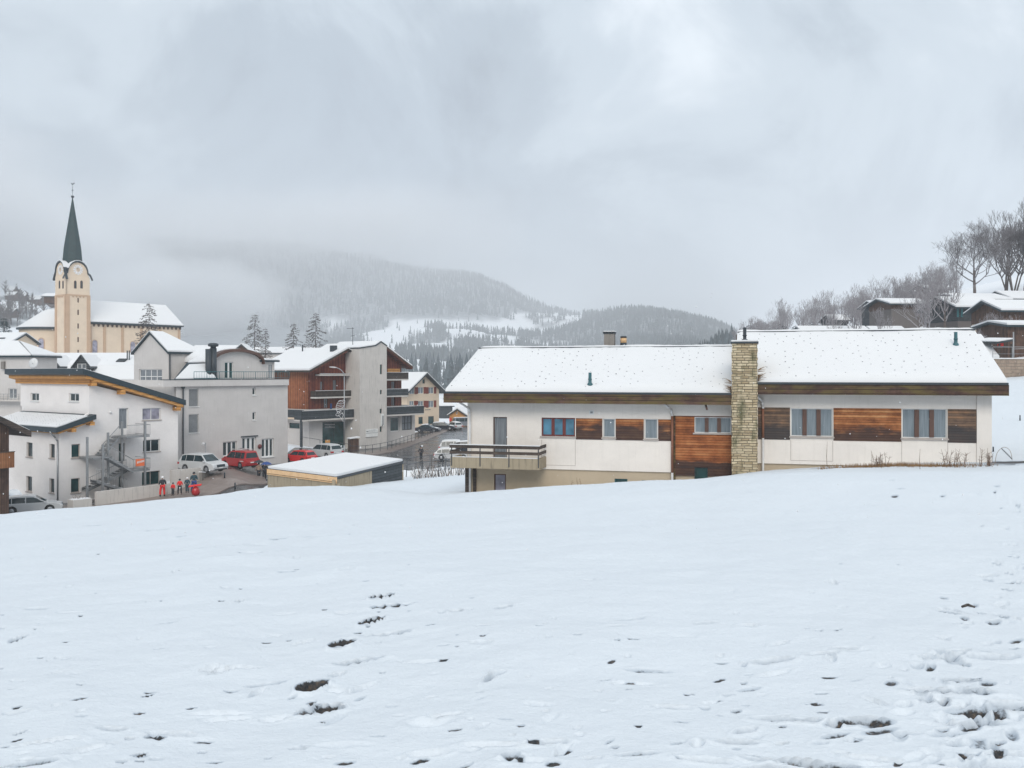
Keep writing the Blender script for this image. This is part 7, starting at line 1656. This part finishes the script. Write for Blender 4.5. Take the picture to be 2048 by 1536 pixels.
# railings along the far pavement
def poly_rail(name, label, pts, h, mat, step, bars, base=None, group=None):
    P = [Vector((*XY(px, d), 0)) for px, d in pts]; Q = []
    for a, b in zip(P, P[1:]):
        n = max(1, int((b - a).length / step)); Q += [a + (b - a) * i / n for i in range(n)]
    Q.append(P[-1]); 
    for q in Q: q.z = gz(q.x, q.y) + .08
    o = thing(name, label, 'railing', Q[0], group)
    m = MB()
    for z_ in [h] + [h * (k + 1) / (bars + 1) for k in range(bars)]:
        for a, b in zip(Q, Q[1:]): tube(m, a + Vector((0, 0, z_)), b + Vector((0, 0, z_)), .03, None, 5, mat)
    m.build('rail', o)
    for q in Q: m = MB(); tube(m, q - Vector((0, 0, .3)), q + Vector((0, 0, h)), .035, None, 6, mat); m.build('post', o)
    return o
poly_rail('pavement_railing', 'dark metal railing along the pavement below the stair tower and shop windows', [(700, 119), (716, 120.5), (745, 125.5), (775, 131), (800, 138), (830, 147), (850, 154), (870, 163)], 1.1, 'metal_dark', 2.2, 1)
poly_rail('yard_railing', 'low metal railing in front of the timber apartment house behind the white off-road car', [(604, 128), (640, 124), (680, 121), (700, 119)], 1.3, 'metal_dark', 3.0, 0)
poly_rail('garden_railing', 'thin railing along the near edge of the road by the snowy garden', [(814, 100), (832, 103), (860, 106), (885, 107.5), (935, 109)], 1.35, 'metal_dark', 2.0, 1)
# wooden stall and snow topped block by the stair tower, small signs
p = W(701, HY, 14.6); fz = Frame((p.x, p.y), 30); zb_ = gz(p.x, p.y); st = thing('wooden_stall', 'small brown wooden stall with snowy lid beside the stair tower', 'stall', (p.x, p.y, zb_))
m = MB(); fz.box(m, 0, 1.2, 0, 1, zb_, zb_ + 1.7, 'wood_brown'); m.build('counter', st); m = MB(); fz.slab(m, [(-.15, -.15, zb_ + 1.85), (1.35, -.15, zb_ + 2.0), (1.35, 1.1, zb_ + 2.0), (-.15, 1.1, zb_ + 1.85)], .12, 'snow_roof'); m.build('snow_lid', st)
p = W(650.5, HY, 15.2); zb_ = gz(p.x, p.y); fz = Frame((p.x, p.y), 10); ys = thing('yellow_sign', 'small yellow sign above the roof of the white off-road car', 'sign', (p.x, p.y, zb_)); m = MB(); fz.box(m, 0, .62, 0, .04, (HY - 885.5) / 15.2, (HY - 880) / 15.2, 'wood_new'); m.build('plate', ys); m = MB(); tube(m, fz.w(.3, .05, zb_), fz.w(.3, .05, (HY - 881) / 15.2), .03, None, 6, 'metal_dark'); m.build('post', ys)
# bollards and kerb posts beside the road
for px, d in ((449, 86.0), (470, 83.5)):
    x, y = XY(px, d); z_ = gz(x, y); m = MB(); lathe(m, (x, y, z_), [(.07, -.1), (.07, .5), (.04, .56)], 8, 'metal_dark'); tag(m.build('bollard', None, (x, y, z_)), 'short dark bollard on the pavement edge below the ramp wall', 'bollard', 'bollards on the pavement edge')
# utility pole and its wire on the right, marker posts in the snow
p = W(2027, 770, 21.0); zb_ = gz(p.x, p.y); up_ = thing('utility_pole', 'slim grey utility pole in front of the brown retaining wall', 'pole', (p.x, p.y, zb_)); m = MB(); tube(m, (p.x, p.y, zb_ - .3), (p.x, p.y, (HY - 664) / 21), .09, .06, 8, 'metal_zinc'); m.build('mast', up_)
m = MB(); tube(m, (p.x - .1, p.y, (HY - 698) / 21), (p.x + 1.6, p.y, (HY - 697) / 21), .03, None, 5, 'metal_zinc'); m.build('cross_arm', up_)
for px, py0, py1, s in ((2040, 763, 773, 30), (1986.5, 873, 882, 37)):
    p = W(px, py1, s); z_ = gz(p.x, p.y); m = MB(); tube(m, (p.x, p.y, z_ - .1), (p.x, p.y, z_ + (py1 - py0) / s), .05, .04, 6, 'metal_dark'); tag(m.build('marker_post', None, (p.x, p.y, z_)), 'short dark marker post standing in the snow by the retaining wall' if px > 2000 else 'short dark marker post in the snow beside the corner of the long house', 'post')
# snowy plank bench-like stack behind the corner of the long house
p = W(1975, HY, 30); 
# fallen stick on the field
a, b = ground_hit(1923, 1218), ground_hit(1950, 1221); m = MB(); tube(m, a + Vector((0, 0, .02)), (a + b) / 2 + Vector((0, .01, .045)), .012, .016, 6, 'bark'); tube(m, (a + b) / 2 + Vector((0, .01, .045)), b + Vector((0, 0, .03)), .016, .008, 6, 'bark'); tag(m.build('stick', None, a), 'thin dark stick lying on the trodden snow', 'stick')

# ---------------------------------------------------------------- plants
def weed(label, px, py0, py1, s_or_d, n=1, spread=.1, mat='twig', group=None, seed=1, name='dead_weed', rad=.012):
    d = s_or_d; x, y = XY(px, d); z_ = land(x, y); hgt = (py1 - py0) * d / F; rj = random.Random(seed); m = MB()
    for k in range(n):
        b = Vector((x + rj.uniform(-spread, spread), y + rj.uniform(-spread, spread) * .4, z_ - .1)); hh = hgt * rj.uniform(.5, 1.0) if n > 1 else hgt; t = b + Vector((rj.uniform(-.3, .3) * hh * (n > 1), 0, hh + .1)); mid = (b + t) / 2 + Vector((rj.uniform(-.04, .04), 0, 0)); tube(m, b, mid, rad, rad * .8, 4, mat); tube(m, mid, t, rad * .8, rad * .4, 4, mat)
        if n > 1:
            for j in range(4): a = b + (t - b) * rj.uniform(.3, .9); tube(m, a, a + Vector((rj.uniform(-.22, .22), rj.uniform(-.1, .1), rj.uniform(.03, .2))) * hgt, rad * .6, rad * .3, 3, mat)
    o = m.build(name, None, (x, y, z_)); return tag(o, label, 'weed', group)
weed('single tall dead stem before the first big window right of the stone chimney', 1651, 893, 948, 40.5, seed=2); weed('single short dead stem below the long dark board panel', 1746, 912, 945, 40.2, seed=3); weed('thin dead stem in front of the last big window', 1842, 903, 943, 39.8, seed=4)
weed('bushy dead weed at the foot of the white wall under the last board panel', 1906, 905, 945, 40.6, 16, .55, seed=5, name='dead_bush'); weed('bushy dead weed at the corner pier of the long house', 1975, 908, 945, 40.6, 12, .3, seed=6, name='dead_bush')
weed('tuft of brown dead weeds between the two big windows', 1762, 912, 945, 40.7, 12, .35, seed=8, name='dead_bush'); weed('two bare twigs at the beige plinth left of the basement windows', 1145, 958, 976, 44, 3, .5, seed=9, rad=.008); 
x, y = XY(1990, 42); z_ = land(x, y); m = MB(); path_tube(m, [Vector((x + a_, y, z_ + b_)) for a_, b_ in sm([(0, 0), (.1, .5), (.4, .75), (.68, .6), (.78, .2)])], .009, 'dry_grass', 5)
for k in range(10): q = Vector((x + .3 + .05 * k, y, z_ + .72 - .05 * k)); tube(m, q, q + Vector((.05, .03, -.12)), .02, .004, 4, 'dark_cloth')
tag(m.build('bent_stem', None, (x, y, z_)), 'arching dead stem at the outer corner of the long house', 'weed')
rj = random.Random(21); m = MB()
for k in range(1900):
    px = rj.triangular(1630, 2000, 1760); d = 40.9 + rj.gauss(0, .28) + .0008 * (1980 - px); x, y = XY(px, d); z_ = land(x, y) - .03; hh = rj.uniform(.05, .26)
    a = Vector((x, y, z_)); t = a + Vector((rj.uniform(-.12, .12), rj.uniform(-.1, .1), hh)); r = .012; m.add([a - Vector((r, 0, 0)), a + Vector((r, 0, 0)), t], [(0, 1, 2)], 'dry_grass')
tag(m.build('dry_grass'), 'matted brown dry grass along the foot of the long house', None, None, 'stuff')
# snowy garden by the road: mounded snow with stakes and dead plants
rj = random.Random(31); m = MB()
for k in range(420):
    px = rj.uniform(826, 930); d = rj.uniform(84, 100); x, y = XY(px, d); z_ = land(x, y) - .05; hh = rj.uniform(.3, 1.1); a = Vector((x, y, z_)); t = a + Vector((rj.uniform(-.35, .35), rj.uniform(-.2, .2), hh)); tube(m, a, t, .03, .012, 3, rj.choice(('twig', 'metal_dark', 'snow_roof', 'bark')), False)
tag(m.build('garden_undergrowth'), 'snow covered dead garden plants and stakes beside the road', None, None, 'stuff')
for k, (px, d, sx) in enumerate(((850, 94, 1.6), (872, 91, 2.1), (893, 93, 1.7), (914, 90, 1.5), (838, 97, 1.2))):
    x, y = XY(px, d); z_ = land(x, y); m = MB(); rj = random.Random(k); V = []
    for i in range(5):
        for j in range(12): a = j * math.pi / 6; r = sx * (1, .85, .6, .3, .02)[i] * rj.uniform(.85, 1.1); V.append((x + math.cos(a) * r, y + math.sin(a) * r * .8, z_ - .1 + (0, .25, .48, .62, .68)[i]))
    m.add(V, [(i * 12 + j, i * 12 + (j + 1) % 12, (i + 1) * 12 + (j + 1) % 12, (i + 1) * 12 + j) for i in range(4) for j in range(12)], 'snow_roof', smooth=True); o = m.build('snow_mound', None, (x, y, z_)); tag(o, 'rounded snow mound over a garden bed beside the road', 'snow mound', 'snow mounds over the garden beds')
for k, (px, d, h_) in enumerate(((806, 92, 1.3), (812, 93, 1.2), (846, 92, 1.7), (862, 95, 2.1), (877, 88, 1.6), (890, 94, 1.8), (903, 87, 1.8), (916, 92, 1.5))):
    x, y = XY(px, d); z_ = land(x, y); m = MB(); tube(m, (x, y, z_ - .2), (x + (.1 if k % 2 else -.05), y, z_ + h_), .045, .04, 5, 'metal_dark' if k % 3 else 'wood_dark'); tag(m.build('garden_stake', None, (x, y, z_)), 'thin dark stake standing in the snowy garden by the road', 'stake', 'stakes in the snowy garden')

# ---------------------------------------------------------------- trees
def branchy(mb, p, d, L, r, lev, rj, mat, sp=.55, up=.18, n=3, minr=.012, sides=4):
    segs = 3 if lev > 1 else 2; q = Vector(p); dd = Vector(d).normalized(); step = L / segs
    pts = [q.copy()]
    for i in range(segs):
        dd = (dd + Vector((rj.uniform(-.16, .16), rj.uniform(-.16, .16), rj.uniform(-.06, .14) + up * .25))).normalized(); nq = q + dd * step
        tube(mb, q, nq, max(minr, r * (1 - i / segs * .45)), max(minr * .7, r * (1 - (i + 1) / segs * .45)), sides if lev > 2 else 3, mat, False); q = nq; pts.append(q.copy())
    if lev <= 0: return
    k = n + (1 if rj.random() < .5 else 0)
    for i in range(k):
        t = rj.uniform(.35, 1.0) if i else 1.0; idx = min(int(t * segs), segs - 1); a = pts[idx] + (pts[idx + 1] - pts[idx]) * (t * segs - idx)
        ax = Vector((rj.uniform(-1, 1), rj.uniform(-1, 1), rj.uniform(-.35, .7))); nd = (dd * (1 - sp) + ax.normalized() * sp + Vector((0, 0, up))).normalized()
        branchy(mb, a, nd, L * rj.uniform(.60, .82), r * rj.uniform(.45, .62), lev - 1, rj, mat, sp, up, n, minr, sides)
def bare_tree(label, loc, h, seed, lev=5, spread=.55, up=.16, trunk=.22, group=None, name='bare_tree', minr=.02, n=3, stems=1, mat='bare_near', wide=1.6):
    rj = random.Random(seed); o = thing(name, label, 'tree', loc, group); loc = Vector(loc); m = MB(); c = MB()
    for s_ in range(stems):
        off = Vector((rj.uniform(-.5, .5), rj.uniform(-.5, .5), 0)) * (stems > 1); lean = Vector((rj.uniform(-.3, .3), rj.uniform(-.2, .2), 1)) if stems > 1 else Vector((rj.uniform(-.05, .05), 0, 1))
        t0 = loc + off - Vector((0, 0, .5)); t1 = loc + off + lean.normalized() * h * .24; tube(m, t0, t1, h * .024 * (1 if stems == 1 else .5), h * .018 * (1 if stems == 1 else .5), 7, 'bark_frost'); t2 = t1 + lean.normalized() * h * .2; tube(m, t1, t2, h * .018 * (1 if stems == 1 else .5), h * .012 * (1 if stems == 1 else .5), 6, 'bark_frost', False)
        for i in range(6 if stems == 1 else 3):
            b = t1 + (t2 - t1) * (i / 6.0); a = i * 2.4 + rj.uniform(-.3, .3); d = Vector((math.cos(a) * spread * wide, math.sin(a) * spread * wide, .75 + .1 * i))
            branchy(c, b, d, h * .24 * (wide / 1.6) ** .5, h * .010, lev - 1, rj, mat, spread, up, n, minr)
        branchy(c, t2, lean, h * .24, h * .011, lev - 1, rj, mat, spread, up, n, minr)
    m.build('trunk', o); c.build('crown', o); return o
def larch(label, px, top, d, wpx, seed, group=None, name='larch', base=None, mat='larch', dense=1.0):
    x, y = XY(px, d); zb_ = land(x, y) if base is None else base; zt_ = (HY - top) / F * d; h = zt_ - zb_; wr = wpx / 2 * d / F * 1.25; rj = random.Random(seed); o = thing(name, label, 'tree', (x, y, zb_), group)
    m = MB(); tube(m, (x, y, zb_ - .5), (x, y, zb_ + h * .6), .26, .13, 6, 'bark_frost'); tube(m, (x, y, zb_ + h * .6), (x + .1, y, zt_), .13, .02, 5, 'bark_frost'); m.build('trunk', o)
    c = MB(); z_ = zt_ - .4; Hc = h * .62
    while z_ > zt_ - Hc:
        f_ = (zt_ - z_) / Hc; L = wr * (f_ ** .7) * rj.uniform(.75, 1.25) + .4
        for k in range(int(3 * dense) + 1):
            a = rj.uniform(0, 6.28); dx, dy = math.cos(a), math.sin(a); P = [Vector((x, y, z_)), Vector((x + dx * L * .45, y + dy * L * .45, z_ - L * .05)), Vector((x + dx * L * .8, y + dy * L * .8, z_ - L * .22)), Vector((x + dx * L, y + dy * L, z_ - L * .22 + .05))]
            for i in range(3): tube(c, P[i], P[i + 1], .055 - .014 * i, .04 - .013 * i, 3, mat, False)
            nt = int(7 + L * 5)
            for q in range(nt):
                t = rj.uniform(.15, 1); i = min(int(t * 3), 2); b = P[i] + (P[i + 1] - P[i]) * (t * 3 - i); l2 = rj.uniform(.2, .5) * (.5 + L * .22); e = b + Vector((dx * l2 * .5 + rj.uniform(-.3, .3) * l2, dy * l2 * .5 + rj.uniform(-.3, .3) * l2, -l2 * rj.uniform(.2, .9) if rj.random() < .75 else l2 * .3)); tube(c, b, e, .036, .02, 3, mat, False)
        z_ -= rj.uniform(.28, .5)
    c.build('crown', o); return o
larch('tall bare larch in front of the church nave', 297.5, 604, 178, 52, 1); larch('bare larch behind the arched attic, taller of the close pair', 509, 627, 216, 44, 2); larch('slim bare larch beside the taller one behind the arched attic', 531, 655, 214, 22, 3)
larch('bare larch with a bare spike top behind the long snowy roof', 587, 645, 212, 50, 4); larch('broad bare larch nearest the timber apartment house', 631, 624, 214, 58, 5); larch('low bare larch with drooping head left of the close pair', 492, 672, 220, 30, 6)
larch('small dark fir on the slope left of the church choir', 8, 634, 215, 36, 7, name='fir_tree', mat='fir_near', dense=3.2)
tb = land(*XY(1950, 170)); bare_tree('huge frosted bare tree alone on the snowy slope above the chalets', (*XY(1950, 170), tb), 13.2, 41, 6, .55, .10, minr=.016, n=3, wide=2.6, mat='bare_big', name='bare_tree')
for k, (px, d, h, sd_) in enumerate(((2014, 176, 12.5, 5), (2032, 172, 13.5, 8), (2048, 170, 14.5, 6), (2075, 178, 14, 7))):
    x, y = XY(px, d); bare_tree('dense pinkish bare tree in the leaning clump at the picture edge', (x, y, land(x, y)), h, sd_, 6, .42, .28, minr=.02, stems=4, n=2, mat='bare_big', group='leaning clump of bare trees', name='bare_tree')
rj = random.Random(77); protos = []
for k in range(6):
    o = bare_tree('bare grey tree on the snowy hillside', (0, 0, 0), 9.0, 100 + k, 5, .5, .22, minr=.019, n=2, group='bare trees along the hillside', stems=1 if k % 2 else 2); register(o); protos.append(o)
used = set(); spots = []
for k in range(150):
    px = 1475 + (1915 - 1475) * rj.random() ** .9; d = rj.uniform(175, 262)
    if k > 118: px, d = rj.uniform(1640, 1905), rj.uniform(120, 180)
    spots.append((px, d))
def put_proto(i, x, y, sc_, label=None, rz=None):
    o = protos[i]
    if i in used: o = dup(o, (0, 0, 0))
    else: used.add(i)
    z_ = land(x, y); o.location = (x, y, z_); o.scale = (sc_,) * 3; o.rotation_euler = (0, 0, rj.uniform(0, 6.28) if rz is None else rz)
    if label: o['label'] = label
    return o
clear = [(1955, 2048), ]
n_t = 0
for px, d in spots:
    x, y = XY(px, d)
    # keep the open snow slope and the chalets' fronts clear
    if d < 150 and 1790 < px < 1900 and rj.random() < .7: continue
    if 1748 < px < 1860 and 148 < d < 166: continue
    if 1860 < px < 1960 and d < 150 and rj.random() < .8: continue
    top = {0: 1.0}; sc_ = rj.uniform(.55, 1.0) * (.75 if px < 1560 else 1.0); n_t += 1
    if px > 1560 and rj.random() < .3: continue
    put_proto(rj.randrange(6), x, y, sc_, 'bare grey tree low on the hillside among the chalets' if d < 181 else 'hazy bare tree at the low end of the hillside just past the stone chimney' if px < 1600 else 'bare grey tree in the row along the skyline above the chalets')
for px, d, sc_, lb in ((1889, 128, 1.0, 'slender bare tree standing alone on the snow slope left of the teal shuttered chalet'), (1857, 118, .85, 'young bare tree low on the snow slope above the long house ridge'), (1872, 140, .6, 'thin young tree between the lone slender tree and the skyline row')):
    put_proto(rj.randrange(6), *XY(px, d), sc_, lb)
for k in range(16):
    px = rj.uniform(1950, 2048); d = rj.uniform(98, 120); put_proto(rj.randrange(6), *XY(px, d), rj.uniform(.25, .45))
# firs among the bare trees
fps = []
for k, (px, top, d, wd) in enumerate(((1563, 645, 210, 24), (1628, 640, 190, 30), (1500, 648, 260, 26), (1484, 655, 250, 20), (1530, 642, 262, 22), (1590, 650, 230, 22), (1812, 645, 158, 30), (1545, 652, 228, 20), (1655, 648, 185, 18))):
    larch('dark fir among the bare trees of the hillside', px, top, d, wd, 60 + k, 'firs among the bare hillside trees', 'fir_tree', mat='fir_near', dense=2.6)
# hazy hamlet on the slope left of the church
for k, (a, b, pr, pe, pb, lb) in enumerate(((10, 27, 584, 590, 600, 'hazy chalet with snowy roof, leftmost of the upper row on the slope'), (35, 49, 586, 591, 600, 'hazy chalet, second of the upper row on the slope'), (50, 79, 592, 598, 607, 'hazy long chalet below the upper row on the slope'), (84, 109, 596, 603, 612, 'hazy chalet nearest the church tower on the slope'), (5, 24, 617, 624, 634, 'hazy lone chalet lower down the slope by the fir'), (88, 106, 588, 592, 600, 'hazy small chalet just above the one nearest the tower'), (11, 25, 573, 581, 590, 'hazy steep roofed chalet highest on the slope'))):
    q = ground_hit((a + b) / 2, pb, 330, 1000); s_ = F / q.y; p = W(a, HY, s_); f = Frame((p.x, p.y), 8 if k % 2 else -6); u1_ = f.u(b); zb_ = f.z(pb, u1_ / 2) - 1; o = thing('hamlet_chalet', lb, 'chalet', f.w(0, 0, zb_)); gable_house(f, o, 0, u1_, 7, zb_, f.z(pe, u1_ / 2), f.z(pr, u1_ / 2, 3.5), .8, 'u', 'wood_brown')
# falling snow
rj = random.Random(55); m = MB()
for k in range(650):
    d = rj.uniform(9, 55); x, y = XY(rj.uniform(-100, 2150), d); z_ = (HY - rj.uniform(560, 1100)) / F * d
    if z_ < gz(x, y) + .2: continue
    r = rj.uniform(.005, .011); c = Vector((x, y, z_)); V = [c + Vector(v) * r for v in ((1, 0, 0), (-1, 0, 0), (0, 1, 0), (0, -1, 0), (0, 0, 1.2), (0, 0, -1.2))]; m.add(V, [(0, 2, 4), (2, 1, 4), (1, 3, 4), (3, 0, 4), (2, 0, 5), (1, 2, 5), (3, 1, 5), (0, 3, 5)], 'helmet_white')
tag(m.build('falling_snow'), 'sparse snowflakes drifting down through the air', None, None, 'stuff')
# ---------------------------------------------------------------- the air: falling snow and mist between the near houses and the far hills
mh = bpy.data.materials.new('air'); mh.use_nodes = True; mh.node_tree.nodes.clear(); th_ = NT(mh.node_tree)
pv = th_.n('ShaderNodeVolumePrincipled', {'Color': (.93, .95, .98, 1), 'Density': HAZE, 'Anisotropy': 0.0})
oh = th_.n('ShaderNodeOutputMaterial'); th_.l(pv.outputs[0], oh.inputs['Volume'])
mb = MB(); hx = 8200.0
lo, hi = (-7200.0, -40.0, -40.0), (8200.0, 6700.0, 560.0)
L = [(lo[0], lo[1], lo[2]), (hi[0], lo[1], lo[2]), (hi[0], hi[1], lo[2]), (lo[0], hi[1], lo[2]), (lo[0], lo[1], hi[2]), (hi[0], lo[1], hi[2]), (hi[0], hi[1], hi[2]), (lo[0], hi[1], hi[2])]
MATS['air'] = mh; mb.add(L, BOXF, 'air'); hz = mb.build('haze'); hz['kind'] = 'stuff'; hz['label'] = 'thin mist and falling snow filling the valley air'

def mist(name, label, box, dens, shape, scale, seed):
    m = bpy.data.materials.new(name); m.use_nodes = True; m.node_tree.nodes.clear(); t = NT(m.node_tree)
    tc = t.n('ShaderNodeTexCoord'); g = tc.outputs['Generated']; s = t.n('ShaderNodeSeparateXYZ'); t.l(g, s.inputs[0])
    nz = t.noise(t.mapping(g, scale, (seed, seed * 1.7, seed * .3)), 1.0, 5, .6)
    def edge(o, k): return t.math('MULTIPLY', t.math('MULTIPLY', o, t.math('SUBTRACT', 1.0, o)), k, clamp=True)
    ex = edge(s.outputs[0], 8.0 if shape == 'veil' else 4.0); ey = edge(s.outputs[1], 6.0)
    ez = t.math('MULTIPLY', t.math('MULTIPLY_ADD', s.outputs[2], 1.25, -.05, True), t.math('MULTIPLY_ADD', s.outputs[2], -6.0, 6.0, True)) if shape == 'veil' else edge(s.outputs[2], 4.0)
    f = t.math('MULTIPLY', t.math('MULTIPLY', ex, ey), ez)
    f = t.math('MULTIPLY_ADD', nz, 1.6, t.math('SUBTRACT', f, 1.25), True) if shape != 'veil' else t.math('MULTIPLY', f, t.math('MULTIPLY_ADD', nz, 2.4, -.7, True))
    pv = t.n('ShaderNodeVolumePrincipled', {'Color': (.95, .965, .985, 1), 'Density': t.math('MULTIPLY', f, dens), 'Anisotropy': 0.0})
    o = t.n('ShaderNodeOutputMaterial'); t.l(pv.outputs[0], o.inputs['Volume']); MATS[name] = m
    lo, hi = box; L = [(lo[0], lo[1], lo[2]), (hi[0], lo[1], lo[2]), (hi[0], hi[1], lo[2]), (lo[0], hi[1], lo[2]), (lo[0], lo[1], hi[2]), (hi[0], lo[1], hi[2]), (hi[0], hi[1], hi[2]), (lo[0], hi[1], hi[2])]
    mb = MB(); mb.add(L, BOXF, name); ob = mb.build(name); ob['kind'] = 'stuff'; ob['label'] = label; return ob
mist('mist_bank', 'pale bank of mist lying low in the valley behind the church and the larches', ((-1330, 2050, -20), (-480, 3050, 330)), .021, 'bank', (2.2, 1.5, 1.6), 3.0)
mist('cloud_veil', 'torn cloud hanging on the upper slopes of the left mountain', ((-2900, 2450, 175), (60, 3460, 555)), .0062, 'veil', (5.0, 1.5, 1.2), 5.0)
mist('mist_bank', 'thin mist drifting over the top of the snowy slope at the far left', ((-800, 470, 20), (-250, 960, 190)), .030, 'bank', (2.0, 1.5, 1.6), 8.0)
